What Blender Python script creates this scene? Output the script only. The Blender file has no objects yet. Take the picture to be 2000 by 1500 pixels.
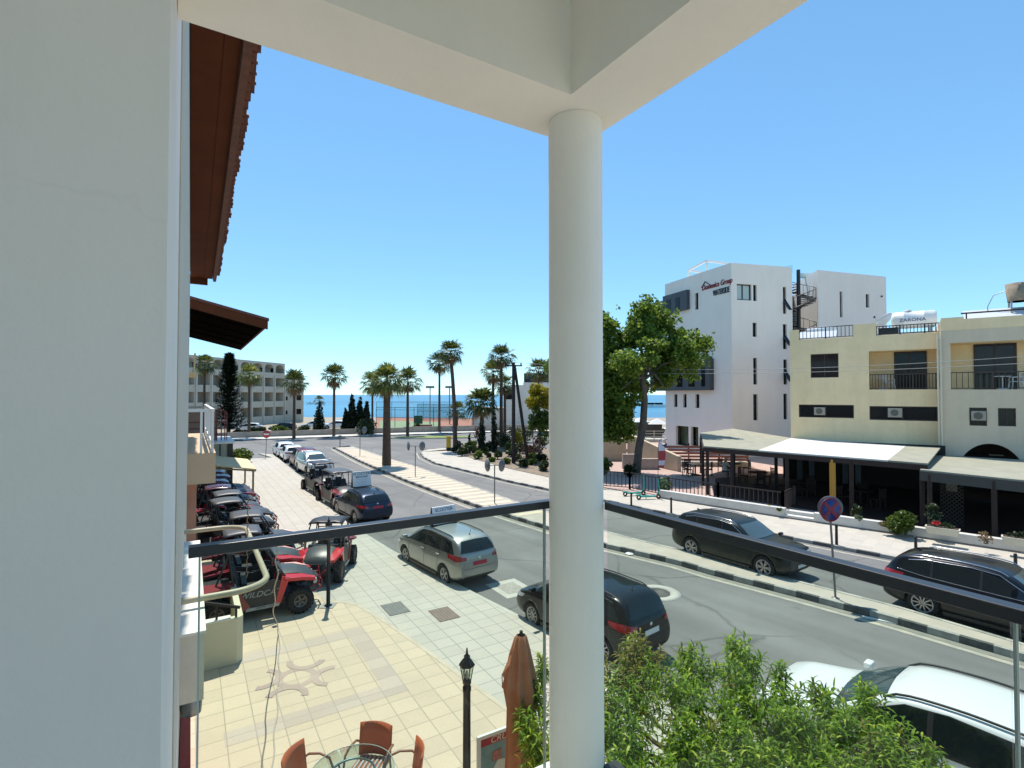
import bpy, bmesh, math, random
from mathutils import Vector, Matrix, noise
from mathutils.bvhtree import BVHTree
R = math.radians
random.seed(7)
S = bpy.context.scene
COL = S.collection
# ---------------------------------------------------------------- camera
F, TILT, CAMH = 1020.0, math.atan(21/1020.0), 5.6
cam_d = bpy.data.cameras.new('camera'); cam = bpy.data.objects.new('camera', cam_d); COL.objects.link(cam)
cam_d.sensor_width = 36; cam_d.lens = 36*F/2000; cam_d.clip_start = 0.05; cam_d.clip_end = 60000
cam.location = (0, 0, CAMH); cam.rotation_euler = (math.pi/2+TILT, 0, 0)
S.camera = cam
# ---------------------------------------------------------------- light
SUN_EL, SUN_AZ = R(68), R(-15)          # azimuth measured from +Y towards +X
W = bpy.data.worlds.new('World'); S.world = W; W.use_nodes = True
nt = W.node_tree; bg = nt.nodes['Background']
sky = nt.nodes.new('ShaderNodeTexSky'); sky.sky_type = 'NISHITA'; sky.sun_disc = False
sky.sun_elevation = SUN_EL; sky.sun_rotation = SUN_AZ; sky.air_density = 0.7; sky.dust_density = 0.0; sky.ozone_density = 3.0; sky.altitude = 0
g1 = nt.nodes.new('ShaderNodeMixRGB'); g1.blend_type = 'MULTIPLY'; g1.inputs[0].default_value = 1; g1.inputs[2].default_value = (.15,.15,.15,1)
g2 = nt.nodes.new('ShaderNodeGamma'); g2.inputs[1].default_value = .60
g3 = nt.nodes.new('ShaderNodeHueSaturation'); g3.inputs['Saturation'].default_value = 1.25; g3.inputs['Value'].default_value = 4.75
nt.links.new(sky.outputs[0], g1.inputs[1]); nt.links.new(g1.outputs[0], g2.inputs[0]); nt.links.new(g2.outputs[0], g3.inputs['Color'])
g4 = nt.nodes.new('ShaderNodeMixRGB'); g4.blend_type = 'MULTIPLY'; g4.inputs[0].default_value = 1; g4.inputs[2].default_value = (.72,.96,1.02,1)
nt.links.new(g3.outputs[0], g4.inputs[1]); nt.links.new(g4.outputs[0], bg.inputs[0]); bg.inputs[1].default_value = 0.15
sd = bpy.data.lights.new('sun', 'SUN'); sd.energy = 3.2; sd.angle = R(0.55); sd.color = (1.0, 0.935, 0.86)
sun = bpy.data.objects.new('sun', sd); COL.objects.link(sun)
sdir = Vector((math.sin(SUN_AZ)*math.cos(SUN_EL), math.cos(SUN_AZ)*math.cos(SUN_EL), math.sin(SUN_EL)))
sun.rotation_euler = (-sdir).to_track_quat('-Z', 'Y').to_euler(); sun.location = (0, 0, 60)
S.view_settings.view_transform = 'Standard'; S.view_settings.look = 'None'; S.view_settings.gamma = 1
S.view_settings.exposure = 0.86
S.cycles.max_bounces = 8; S.cycles.diffuse_bounces = 6; S.cycles.glossy_bounces = 3; S.cycles.transparent_max_bounces = 12
S.cycles.use_denoising = True
# ---------------------------------------------------------------- survey helpers (photo pixel -> metres)
ct, st = math.cos(TILT), math.sin(TILT)
def ray(px, py):
    dx, dy = (px-1000)/F, (750-py)/F
    return Vector((dx, ct-dy*st, st+dy*ct))
def G(px, py, z=0.0):
    d = ray(px, py); t = (z-CAMH)/d.z
    return Vector((d.x*t, d.y*t, z))
def D(px, py, Y):
    d = ray(px, py); t = Y/d.y
    return Vector((d.x*t, Y, CAMH+d.z*t))
# street frame: a runs along the building line, b out towards the road
U = Vector((-.5243, .8515, 0)).normalized(); V = Vector((U.y, -U.x, 0))
RZU = math.atan2(U.y, U.x)       # local x = a ; local y = -b
def L(a, b, z=0.0): return U*a+V*b+Vector((0, 0, z))
def ab(p): return p.dot(U), p.dot(V)
# ---------------------------------------------------------------- materials
MATS = {}
def mat(name, col, rough=.6, metal=0., var=0., vscale=3., bump=0., bscale=40., spec=.5, col2=None, dark=None, coat=0., emit=None, streak=0., crack=0.):
    if name in MATS: return MATS[name]
    m = bpy.data.materials.new(name); m.use_nodes = True; MATS[name] = m
    n = m.node_tree.nodes; l = m.node_tree.links; b = n['Principled BSDF']
    c = tuple(col)+(1,)
    b.inputs['Base Color'].default_value = c; b.inputs['Roughness'].default_value = rough
    b.inputs['Metallic'].default_value = metal; b.inputs['Specular IOR Level'].default_value = spec
    if coat: b.inputs['Coat Weight'].default_value = coat; b.inputs['Coat Roughness'].default_value = .03
    if emit: b.inputs['Emission Color'].default_value = tuple(emit)+(1,); b.inputs['Emission Strength'].default_value = 1
    tc = n.new('ShaderNodeTexCoord')
    if var > 0 or col2:
        nz = n.new('ShaderNodeTexNoise'); nz.inputs['Scale'].default_value = vscale; nz.inputs['Detail'].default_value = 6; nz.inputs['Roughness'].default_value = .65
        l.new(tc.outputs['Object'], nz.inputs['Vector'])
        r = n.new('ShaderNodeValToRGB'); l.new(nz.outputs['Fac'], r.inputs[0])
        r.color_ramp.elements[0].position = .3; r.color_ramp.elements[1].position = .7
        a = col2 if col2 else tuple(x*(1-var) for x in col)
        d = col if col2 else tuple(min(1, x*(1+var*.7)) for x in col)
        r.color_ramp.elements[0].color = tuple(a)+(1,); r.color_ramp.elements[1].color = tuple(d)+(1,)
        l.new(r.outputs[0], b.inputs['Base Color'])
    if streak > 0 or crack > 0:
        src = b.inputs['Base Color'].links[0].from_socket if b.inputs['Base Color'].links else None
        mp = n.new('ShaderNodeMapping'); mp.inputs['Scale'].default_value = (1.1,1.1,.12); l.new(tc.outputs['Object'], mp.inputs[0])
        ns = n.new('ShaderNodeTexNoise'); ns.inputs['Scale'].default_value = 1.4; ns.inputs['Detail'].default_value = 7; ns.inputs['Roughness'].default_value = .7; l.new(mp.outputs[0], ns.inputs['Vector'])
        rr = n.new('ShaderNodeMapRange'); rr.inputs[1].default_value = .35; rr.inputs[2].default_value = .6; rr.inputs[3].default_value = 1-streak; rr.inputs[4].default_value = 1.; l.new(ns.outputs['Fac'], rr.inputs[0])
        mm = n.new('ShaderNodeMixRGB'); mm.blend_type = 'MULTIPLY'; mm.inputs[0].default_value = 1; mm.inputs[1].default_value = c
        if src: l.new(src, mm.inputs[1])
        l.new(rr.outputs[0], mm.inputs[2]); last = mm
        if crack > 0:
            wv = n.new('ShaderNodeTexNoise'); wv.inputs['Scale'].default_value = 2.5; wv.inputs['Detail'].default_value = 5; l.new(tc.outputs['Object'], wv.inputs['Vector'])
            wm = n.new('ShaderNodeMixRGB'); wm.inputs[0].default_value = .25; l.new(tc.outputs['Object'], wm.inputs[1]); l.new(wv.outputs['Color'], wm.inputs[2])
            vo = n.new('ShaderNodeTexVoronoi'); vo.feature = 'DISTANCE_TO_EDGE'; vo.inputs['Scale'].default_value = 1.1; l.new(wm.outputs[0], vo.inputs['Vector'])
            cr = n.new('ShaderNodeMapRange'); cr.inputs[1].default_value = 0; cr.inputs[2].default_value = .004; cr.inputs[3].default_value = 1-crack; cr.inputs[4].default_value = 1; l.new(vo.outputs['Distance'], cr.inputs[0])
            bm_ = n.new('ShaderNodeTexNoise'); bm_.inputs['Scale'].default_value = 1.3; l.new(tc.outputs['Object'], bm_.inputs['Vector'])
            bf = n.new('ShaderNodeMapRange'); bf.inputs[1].default_value = .5; bf.inputs[2].default_value = .58; l.new(bm_.outputs['Fac'], bf.inputs[0])
            m5 = n.new('ShaderNodeMixRGB'); m5.blend_type = 'MULTIPLY'; l.new(bf.outputs[0], m5.inputs[0]); l.new(mm.outputs[0], m5.inputs[1]); l.new(cr.outputs[0], m5.inputs[2]); last = m5
        l.new(last.outputs[0], b.inputs['Base Color'])
    if bump > 0:
        nb = n.new('ShaderNodeTexNoise'); nb.inputs['Scale'].default_value = bscale; nb.inputs['Detail'].default_value = 5
        l.new(tc.outputs['Object'], nb.inputs['Vector'])
        bp = n.new('ShaderNodeBump'); bp.inputs['Strength'].default_value = bump; bp.inputs['Distance'].default_value = .02
        l.new(nb.outputs['Fac'], bp.inputs['Height']); l.new(bp.outputs[0], b.inputs['Normal'])
    return m
def leafmat(name, c1, c2, c3=None, trans=.35, rough=.45):
    if name in MATS: return MATS[name]
    m = bpy.data.materials.new(name); m.use_nodes = True; MATS[name] = m
    n = m.node_tree.nodes; l = m.node_tree.links; b = n['Principled BSDF']; out = n['Material Output']
    g = n.new('ShaderNodeNewGeometry'); r = n.new('ShaderNodeValToRGB'); l.new(g.outputs['Random Per Island'], r.inputs[0])
    e = r.color_ramp.elements; e[0].color = tuple(c1)+(1,); e[1].color = tuple(c2)+(1,)
    if c3:
        x = e.new(.85); x.color = tuple(c2)+(1,); e[2].color = tuple(c3)+(1,)
    l.new(r.outputs[0], b.inputs['Base Color']); b.inputs['Roughness'].default_value = rough
    b.inputs['Specular IOR Level'].default_value = .35
    t = n.new('ShaderNodeBsdfTranslucent'); mx = n.new('ShaderNodeMixShader'); mx.inputs[0].default_value = trans
    hs = n.new('ShaderNodeHueSaturation'); hs.inputs['Value'].default_value = 1.5; hs.inputs['Hue'].default_value = .485
    l.new(r.outputs[0], hs.inputs['Color']); l.new(hs.outputs[0], t.inputs[0])
    l.new(b.outputs[0], mx.inputs[1]); l.new(t.outputs[0], mx.inputs[2]); l.new(mx.outputs[0], out.inputs[0])
    return m
def tilemat(name, c1, c2, grout, size, ang, rough=.8, offset=0., var=.12, origin=(0, 0), gw=.012, stain=(.45, .42, .38), stainamt=.25):
    m = bpy.data.materials.new(name); m.use_nodes = True; MATS[name] = m
    n = m.node_tree.nodes; l = m.node_tree.links; b = n['Principled BSDF']
    tc = n.new('ShaderNodeTexCoord'); mp = n.new('ShaderNodeMapping'); mp.inputs['Rotation'].default_value = (0, 0, ang); mp.inputs['Location'].default_value = (origin[0], origin[1], 0)
    l.new(tc.outputs['Object'], mp.inputs[0])
    br = n.new('ShaderNodeTexBrick'); l.new(mp.outputs[0], br.inputs['Vector'])
    br.inputs['Color1'].default_value = tuple(c1)+(1,); br.inputs['Color2'].default_value = tuple(c2)+(1,); br.inputs['Mortar'].default_value = tuple(grout)+(1,)
    br.inputs['Scale'].default_value = 1; br.inputs['Mortar Size'].default_value = gw; br.inputs['Mortar Smooth'].default_value = .3
    br.inputs['Brick Width'].default_value = size[0]; br.inputs['Row Height'].default_value = size[1]; br.offset = offset; br.offset_frequency = 2
    nz = n.new('ShaderNodeTexNoise'); nz.inputs['Scale'].default_value = .9; nz.inputs['Detail'].default_value = 8; nz.inputs['Roughness'].default_value = .7
    l.new(tc.outputs['Object'], nz.inputs['Vector'])
    r = n.new('ShaderNodeValToRGB'); r.color_ramp.elements[0].position = .38; r.color_ramp.elements[1].position = .62
    r.color_ramp.elements[0].color = (stainamt,)*3+(1,); r.color_ramp.elements[1].color = (0, 0, 0, 1)
    l.new(nz.outputs['Fac'], r.inputs[0])
    mx = n.new('ShaderNodeMixRGB'); mx.blend_type = 'MIX'; l.new(r.outputs[0], mx.inputs[0]); l.new(br.outputs['Color'], mx.inputs[1]); mx.inputs[2].default_value = tuple(stain)+(1,)
    # second brick layer at the same joints shifts the tone of single slabs
    b2 = n.new('ShaderNodeTexBrick'); l.new(mp.outputs[0], b2.inputs['Vector']); b2.inputs['Color1'].default_value = (.80,.79,.77,1); b2.inputs['Color2'].default_value = (1.1,1.08,1.03,1); b2.inputs['Mortar'].default_value = (1,1,1,1)
    b2.inputs['Scale'].default_value = 1; b2.inputs['Mortar Size'].default_value = gw; b2.inputs['Brick Width'].default_value = size[0]; b2.inputs['Row Height'].default_value = size[1]; b2.offset = offset; b2.inputs['Bias'].default_value = .15
    mb_ = n.new('ShaderNodeMixRGB'); mb_.blend_type = 'MULTIPLY'; mb_.inputs[0].default_value = .8; l.new(mx.outputs[0], mb_.inputs[1]); l.new(b2.outputs['Color'], mb_.inputs[2]); mx = mb_
    n2 = n.new('ShaderNodeTexNoise'); n2.inputs['Scale'].default_value = 22; n2.inputs['Detail'].default_value = 6
    l.new(tc.outputs['Object'], n2.inputs['Vector'])
    mr = n.new('ShaderNodeMapRange'); mr.inputs[3].default_value = 1-var; mr.inputs[4].default_value = 1+var; l.new(n2.outputs['Fac'], mr.inputs[0])
    m2 = n.new('ShaderNodeMixRGB'); m2.blend_type = 'MULTIPLY'; m2.inputs[0].default_value = 1; l.new(mx.outputs[0], m2.inputs[1]); l.new(mr.outputs[0], m2.inputs[2])
    l.new(m2.outputs[0], b.inputs['Base Color']); b.inputs['Roughness'].default_value = rough
    bp = n.new('ShaderNodeBump'); bp.inputs['Strength'].default_value = .4; bp.inputs['Distance'].default_value = .01; l.new(br.outputs['Fac'], bp.inputs['Height']); bp.invert = True
    l.new(bp.outputs[0], b.inputs['Normal'])
    return m
def glassmat(name, tint, refl=.08, rough=.0, alpha_like=1.0):
    """clear pane: tinted see-through + fresnel mirror"""
    m = bpy.data.materials.new(name); m.use_nodes = True; MATS[name] = m
    n = m.node_tree.nodes; l = m.node_tree.links; out = n['Material Output']; n.remove(n['Principled BSDF'])
    t = n.new('ShaderNodeBsdfTransparent'); t.inputs[0].default_value = tuple(tint)+(1,)
    g = n.new('ShaderNodeBsdfGlossy'); g.inputs['Roughness'].default_value = rough
    fr = n.new('ShaderNodeFresnel'); gg = n.new('ShaderNodeNewGeometry'); mm = n.new('ShaderNodeMath'); mm.operation = 'MULTIPLY_ADD'; mm.inputs[1].default_value = -.37; mm.inputs[2].default_value = 1.20
    l.new(gg.outputs['Backfacing'], mm.inputs[0]); l.new(mm.outputs[0], fr.inputs[0])
    mx = n.new('ShaderNodeMixShader'); l.new(fr.outputs[0], mx.inputs[0]); l.new(t.outputs[0], mx.inputs[1]); l.new(g.outputs[0], mx.inputs[2])
    l.new(mx.outputs[0], out.inputs[0])
    return m
# ---------------------------------------------------------------- mesh builder
class MB:
    def __init__(s, T=None): s.v = []; s.f = []; s.mi = []; s.m = 0; s.T = T; s.smooth = []; s.sm = False
    def add(s, vs, fs):
        o = len(s.v)
        for p in vs:
            p = Vector(p); s.v.append(s.T @ p if s.T else p)
        for f in fs: s.f.append([o+i for i in f]); s.mi.append(s.m); s.smooth.append(s.sm)
        return s
    def box(s, x0, x1, y0, y1, z0, z1):
        return s.add([(x0,y0,z0),(x1,y0,z0),(x1,y1,z0),(x0,y1,z0),(x0,y0,z1),(x1,y0,z1),(x1,y1,z1),(x0,y1,z1)],
              [(3,2,1,0),(4,5,6,7),(0,1,5,4),(1,2,6,5),(2,3,7,6),(3,0,4,7)])
    def bar(s, p, q, w, h=None, up=(0,0,1)):
        p, q = Vector(p), Vector(q); h = h or w; d = (q-p).normalized(); up = Vector(up)
        if abs(d.dot(up)) > .98: up = Vector((1,0,0))
        x = d.cross(up).normalized(); y = x.cross(d)
        vs = [c+x*sx*w/2+y*sy*h/2 for c in (p, q) for sx, sy in ((-1,-1),(1,-1),(1,1),(-1,1))]
        return s.add(vs, [(0,1,2,3),(7,6,5,4),(0,4,5,1),(1,5,6,2),(2,6,7,3),(3,7,4,0)])
    def tube(s, pts, r, n=8, cap=True):
        pts = [Vector(p) for p in pts]; rs = r if isinstance(r, (list, tuple)) else [r]*len(pts)
        vs = []; x = None
        for i, p in enumerate(pts):
            d = (pts[min(i+1, len(pts)-1)]-pts[max(i-1, 0)])
            d = d.normalized() if d.length > 1e-9 else Vector((0,0,1))
            if x is None: x = d.cross(Vector((0,0,1)) if abs(d.z) < .95 else Vector((1,0,0))).normalized()
            else: x = (x-d*x.dot(d)).normalized()
            y = d.cross(x)
            for k in range(n):
                a = 2*math.pi*k/n; vs.append(p+(x*math.cos(a)+y*math.sin(a))*rs[i])
        fs = []
        for i in range(len(pts)-1):
            for k in range(n): fs.append((i*n+k, i*n+(k+1)%n, (i+1)*n+(k+1)%n, (i+1)*n+k))
        o = s.sm; s.sm = True; s.add(vs, fs); s.sm = False
        if cap: s.add(vs[:n], [tuple(range(n))[::-1]]); s.add(vs[-n:], [tuple(range(n))])
        s.sm = o
        return s
    def lathe(s, prof, c=(0,0,0), axis='z', n=24, closed=False, smooth=True, cap=True):
        vs = []; c = Vector(c)
        for (r, h) in prof:
            for k in range(n):
                a = 2*math.pi*k/n; x, y = r*math.cos(a), r*math.sin(a)
                p = Vector((x, y, h)) if axis == 'z' else (Vector((x, h, y)) if axis == 'y' else Vector((h, x, y)))
                vs.append(c+p)
        fs = []; m = len(prof)
        for i in range(m-1 if not closed else m):
            for k in range(n): fs.append((i*n+k, i*n+(k+1)%n, ((i+1)%m)*n+(k+1)%n, ((i+1)%m)*n+k))
        o = s.sm; s.sm = smooth; s.add(vs, fs); s.sm = False
        if not closed and cap:
            if prof[0][0] > 1e-3: s.add(vs[:n], [tuple(range(n))[::-1]])
            if prof[-1][0] > 1e-3: s.add(vs[-n:], [tuple(range(n))])
        s.sm = o
        return s
    def prism(s, poly, z0, z1):
        """poly: list of (x,y)"""
        n = len(poly)
        vs = [(p[0], p[1], z0) for p in poly]+[(p[0], p[1], z1) for p in poly]
        return s.add(vs, [tuple(range(n))[::-1], tuple(range(n, 2*n))]+[(i, (i+1)%n, n+(i+1)%n, n+i) for i in range(n)])
    def slab(s, quad_top, th):
        """4 corner points, thickness downwards"""
        n = len(quad_top); t = [Vector(p) for p in quad_top]; b = [p-Vector((0,0,th)) for p in t]
        return s.add(t+b, [tuple(range(n)), tuple(range(n, 2*n))[::-1]]+[(i, n+i, n+(i+1)%n, (i+1)%n) for i in range(n)])
    def wall(s, W_, z0, z1, holes, depth=.2, y=0., x0=0.):
        """front face at y facing -y, rectangular holes (xa,xb,za,zb), reveals going to y+depth"""
        xs = sorted(set([x0, x0+W_]+[h[0] for h in holes]+[h[1] for h in holes])); zs = sorted(set([z0, z1]+[h[2] for h in holes]+[h[3] for h in holes]))
        for i in range(len(xs)-1):
            for j in range(len(zs)-1):
                cx, cz = (xs[i]+xs[i+1])/2, (zs[j]+zs[j+1])/2
                if any(h[0] < cx < h[1] and h[2] < cz < h[3] for h in holes): continue
                s.add([(xs[i],y,zs[j]),(xs[i+1],y,zs[j]),(xs[i+1],y,zs[j+1]),(xs[i],y,zs[j+1])], [(0,1,2,3)])
        for (a, b, c, d) in holes:
            s.add([(a,y,c),(b,y,c),(b,y,d),(a,y,d),(a,y+depth,c),(b,y+depth,c),(b,y+depth,d),(a,y+depth,d)], [(0,4,5,1),(1,5,6,2),(2,6,7,3),(3,7,4,0)])
        return s
    def build(s, name, mats, parent=None, loc=None, rz=0., bevel=0., fixn=True):
        me = bpy.data.meshes.new(name)
        me.from_pydata([tuple(p) for p in s.v], [], s.f)
        if not isinstance(mats, (list, tuple)): mats = [mats]
        for m in mats: me.materials.append(m)
        me.polygons.foreach_set('material_index', s.mi); me.polygons.foreach_set('use_smooth', s.smooth)
        me.update()
        o = bpy.data.objects.new(name, me); COL.objects.link(o)
        if parent: o.parent = parent
        if loc is not None: o.location = loc
        if rz: o.rotation_euler = (0, 0, rz)
        if bevel:
            bv = o.modifiers.new('bevel', 'BEVEL'); bv.width = bevel; bv.segments = 2; bv.limit_method = 'ANGLE'; bv.angle_limit = R(40)
        return o
def tag(o, label, cat, group=None):
    o['label'] = label; o['category'] = cat
    if group: o['group'] = group
    return o
def thing(name, label, cat, loc=(0,0,0), rz=0., group=None):
    o = bpy.data.objects.new(name, None); COL.objects.link(o); o.empty_display_size = .3
    o.location = loc; o.rotation_euler = (0, 0, rz)
    return tag(o, label, cat, group)
def struct(o): o['kind'] = 'structure'; return o
def kids(o): return [c for c in bpy.data.objects if c.parent == o]
def copy_tree(o, loc=None, rz=None, label=None, parent=None):
    c = o.copy(); COL.objects.link(c)
    if parent: c.parent = parent
    if loc is not None: c.location = loc
    if rz is not None: c.rotation_euler = (0, 0, rz)
    if label: c['label'] = label
    for ch in kids(o): copy_tree(ch, parent=c)
    return c
def text(txt, size, m, parent, loc, rot, name='lettering', ext=.004, sx=1., shear=0., align='CENTER'):
    cu = bpy.data.curves.new('t', 'FONT'); cu.body = txt; cu.size = size; cu.extrude = ext; cu.align_x = align; cu.align_y = 'CENTER'; cu.shear = shear
    t = bpy.data.objects.new('t', cu); COL.objects.link(t)
    dg = bpy.context.evaluated_depsgraph_get(); me = bpy.data.meshes.new_from_object(t.evaluated_get(dg))
    bpy.data.objects.remove(t); bpy.data.curves.remove(cu)
    me.materials.clear(); me.materials.append(m)
    o = bpy.data.objects.new(name, me); COL.objects.link(o); o.parent = parent; o.location = loc; o.rotation_euler = rot; o.scale = (sx, 1, 1)
    return o
def evaluated(o):
    dg = bpy.context.evaluated_depsgraph_get(); me = bpy.data.meshes.new_from_object(o.evaluated_get(dg)); return me
# ---------------------------------------------------------------- shared materials
M_WHITE = mat('white render', (.64,.62,.57), .8, var=.05, vscale=1.2, bump=.12, bscale=30)
M_OWN = mat('smooth white balcony paint', (.89,.85,.755), .75, var=.035, vscale=1.5, bump=.10, bscale=70, streak=.035)
M_CREAM = mat('cream render', (.88,.69,.41), .85, var=.09, vscale=.8, bump=.2, bscale=25, streak=.08, crack=.15)
M_CREAMG = mat('beige render', (.66,.55,.40), .85, var=.07, vscale=.7, bump=.2, bscale=25, streak=.08, crack=.12)
M_BLACK = mat('black metal', (.012,.012,.014), .4)
M_RAIL = mat('black balustrade paint', (.02,.021,.024), .35)
M_DARK = mat('dark interior', (.012,.011,.010), .9)
M_GLASSD = mat('dark window glass', (.008,.010,.012), .08, spec=.25)
M_OWNSH = mat('shaded balcony wall paint', (.85,.80,.735), .8, var=.04, vscale=1.0, bump=.07, bscale=60, streak=.04, crack=.05)  # same balcony paint, darkened to carry the shade on this wall
M_BROWNF = mat('dark brown frame', (.035,.022,.018), .5)
M_GREYCL = mat('anthracite cladding', (.055,.062,.07), .55, var=.06)
M_STEEL = mat('galvanised steel', (.35,.35,.34), .45, metal=.6)
M_WHITEP = mat('white plastic', (.75,.75,.73), .45)
M_TYRE = mat('tyre rubber', (.015,.015,.015), .85, var=.2, vscale=20)
M_WOODD = mat('dark brown timber', (.022,.013,.010), .7, var=.25, vscale=6)
M_RED = mat('red plastic fender', (.55,.012,.02), .3, coat=.4)
M_BPLAS = mat('black plastic', (.02,.021,.022), .45, var=.1)
# ================================================================ GROUND, ROADS, PAVEMENTS
def asphalt():
    m = bpy.data.materials.new('asphalt'); m.use_nodes = True
    n = m.node_tree.nodes; l = m.node_tree.links; b = n['Principled BSDF']; tc = n.new('ShaderNodeTexCoord')
    def nz(sc, det=6, ro=.6):
        x = n.new('ShaderNodeTexNoise'); x.inputs['Scale'].default_value = sc; x.inputs['Detail'].default_value = det; x.inputs['Roughness'].default_value = ro
        l.new(tc.outputs['Object'], x.inputs['Vector']); return x
    a = nz(.22, 8, .65); r = n.new('ShaderNodeValToRGB'); l.new(a.outputs['Fac'], r.inputs[0])
    r.color_ramp.elements[0].position = .32; r.color_ramp.elements[0].color = (.140,.138,.130,1)
    r.color_ramp.elements[1].position = .68; r.color_ramp.elements[1].color = (.212,.208,.194,1)
    g = nz(90, 3); mr = n.new('ShaderNodeMapRange'); mr.inputs[3].default_value = .75; mr.inputs[4].default_value = 1.25; l.new(g.outputs['Fac'], mr.inputs[0])
    mx = n.new('ShaderNodeMixRGB'); mx.blend_type = 'MULTIPLY'; mx.inputs[0].default_value = 1; l.new(r.outputs[0], mx.inputs[1]); l.new(mr.outputs[0], mx.inputs[2])
    # cracks: thin voronoi cell edges, warped, broken up by noise
    w = nz(.6, 4); wa = n.new('ShaderNodeMixRGB'); wa.inputs[0].default_value = .35; l.new(tc.outputs['Object'], wa.inputs[1]); l.new(w.outputs['Color'], wa.inputs[2])
    vo = n.new('ShaderNodeTexVoronoi'); vo.feature = 'DISTANCE_TO_EDGE'; vo.inputs['Scale'].default_value = .34; l.new(wa.outputs[0], vo.inputs['Vector'])
    cr = n.new('ShaderNodeValToRGB'); l.new(vo.outputs['Distance'], cr.inputs[0]); cr.color_ramp.elements[0].position = .0; cr.color_ramp.elements[0].color = (.6,.6,.6,1)
    cr.color_ramp.elements[1].position = .011; cr.color_ramp.elements[1].color = (1,1,1,1)
    bm = nz(.13, 2); br = n.new('ShaderNodeValToRGB'); l.new(bm.outputs['Fac'], br.inputs[0]); br.color_ramp.elements[0].position = .36; br.color_ramp.elements[1].position = .46
    mc = n.new('ShaderNodeMixRGB'); mc.blend_type = 'MULTIPLY'; l.new(br.outputs[0], mc.inputs[0]); l.new(mx.outputs[0], mc.inputs[1]); l.new(cr.outputs[0], mc.inputs[2])
    # oil / tyre polish spots
    sp = nz(1.7, 5, .7); sr = n.new('ShaderNodeValToRGB'); l.new(sp.outputs['Fac'], sr.inputs[0]); sr.color_ramp.elements[0].position = .26; sr.color_ramp.elements[0].color = (.6,.6,.6,1); sr.color_ramp.elements[1].position = .36; sr.color_ramp.elements[1].color = (1,1,1,1)
    m3 = n.new('ShaderNodeMixRGB'); m3.blend_type = 'MULTIPLY'; m3.inputs[0].default_value = 1; l.new(mc.outputs[0], m3.inputs[1]); l.new(sr.outputs[0], m3.inputs[2])
    # tyre-polished lanes running with the street, and old patches
    mp = n.new('ShaderNodeMapping'); mp.inputs['Rotation'].default_value = (0,0,R(50)); mp.inputs['Scale'].default_value = (.05,1.1,1); mv = n.new('ShaderNodeVectorRotate'); mv.rotation_type = 'Z_AXIS'; mv.inputs['Angle'].default_value = -R(128); l.new(tc.outputs['Object'], mv.inputs['Vector'])
    mp.inputs['Rotation'].default_value = (0,0,0); l.new(mv.outputs[0], mp.inputs[0]); ln_ = n.new('ShaderNodeTexNoise'); ln_.inputs['Scale'].default_value = 1; ln_.inputs['Detail'].default_value = 5; l.new(mp.outputs[0], ln_.inputs['Vector'])
    lr = n.new('ShaderNodeMapRange'); lr.inputs[1].default_value = .3; lr.inputs[2].default_value = .7; lr.inputs[3].default_value = .80; lr.inputs[4].default_value = 1.14; l.new(ln_.outputs['Fac'], lr.inputs[0])
    m6 = n.new('ShaderNodeMixRGB'); m6.blend_type = 'MULTIPLY'; m6.inputs[0].default_value = 1; l.new(m3.outputs[0], m6.inputs[1]); l.new(lr.outputs[0], m6.inputs[2])
    l.new(m6.outputs[0], b.inputs['Base Color']); b.inputs['Roughness'].default_value = .85
    bp = n.new('ShaderNodeBump'); bp.inputs['Strength'].default_value = .3; bp.inputs['Distance'].default_value = .01; l.new(g.outputs['Fac'], bp.inputs['Height']); l.new(bp.outputs[0], b.inputs['Normal'])
    return m
M_ASPH = asphalt()
M_EARTH = mat('dry pale earth', (.33,.29,.22), .95, var=.25, vscale=.5, bump=.3, bscale=8)
M_SIDEG = tilemat('grey paving slabs', (.53,.495,.425), (.44,.415,.36), (.27,.27,.24), (.42,.42), RZU*-1, offset=.0, var=.08, stainamt=.3, stain=(.36,.35,.31), gw=.011)
M_CREAMT = tilemat('cream paving slabs', (.60,.495,.36), (.51,.425,.315), (.33,.29,.21), (.42,.42), RZU*-1, var=.07, stainamt=.4, stain=(.46,.39,.30), origin=(.1,.13), gw=.010)
M_SIDER = tilemat('pale pavement slabs', (.50,.465,.40), (.45,.42,.36), (.42,.40,.34), (.42,.42), R(43), var=.07, stainamt=.25, stain=(.46,.42,.36), gw=.009)
M_TERR = tilemat('pink terrace tiles', (.50,.34,.29), (.44,.30,.26), (.35,.28,.24), (.3,.3), R(43), var=.08)
M_KERBW = mat('worn white kerb paint', (.42,.41,.36), .8, col2=(.24,.235,.21), vscale=5, bump=.3, bscale=25)
M_KERBB = mat('worn black kerb paint', (.05,.052,.05), .75, col2=(.14,.14,.13), vscale=6, bump=.3, bscale=25)
M_CONC = mat('pale concrete', (.46,.44,.38), .85, var=.18, vscale=2, bump=.25, bscale=20)
# ground sheet
g = MB(); g.add([(-900,-60,0),(900,-60,0),(900,126,0),(160,133,0),(0,126,0),(-60,132,0),(-900,150,0)], [(0,1,2,3,4,5,6)])
g.add([(900,126,0),(160,133,0),(0,126,0),(-60,132,0),(-900,150,0),(900,131,-2),(160,139,-2),(0,131,-2),(-60,138,-2),(-900,156,-2)], [(0,1,6,5),(1,2,7,6),(2,3,8,7),(3,4,9,8)])
struct(g.build('ground', M_EARTH))
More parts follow.
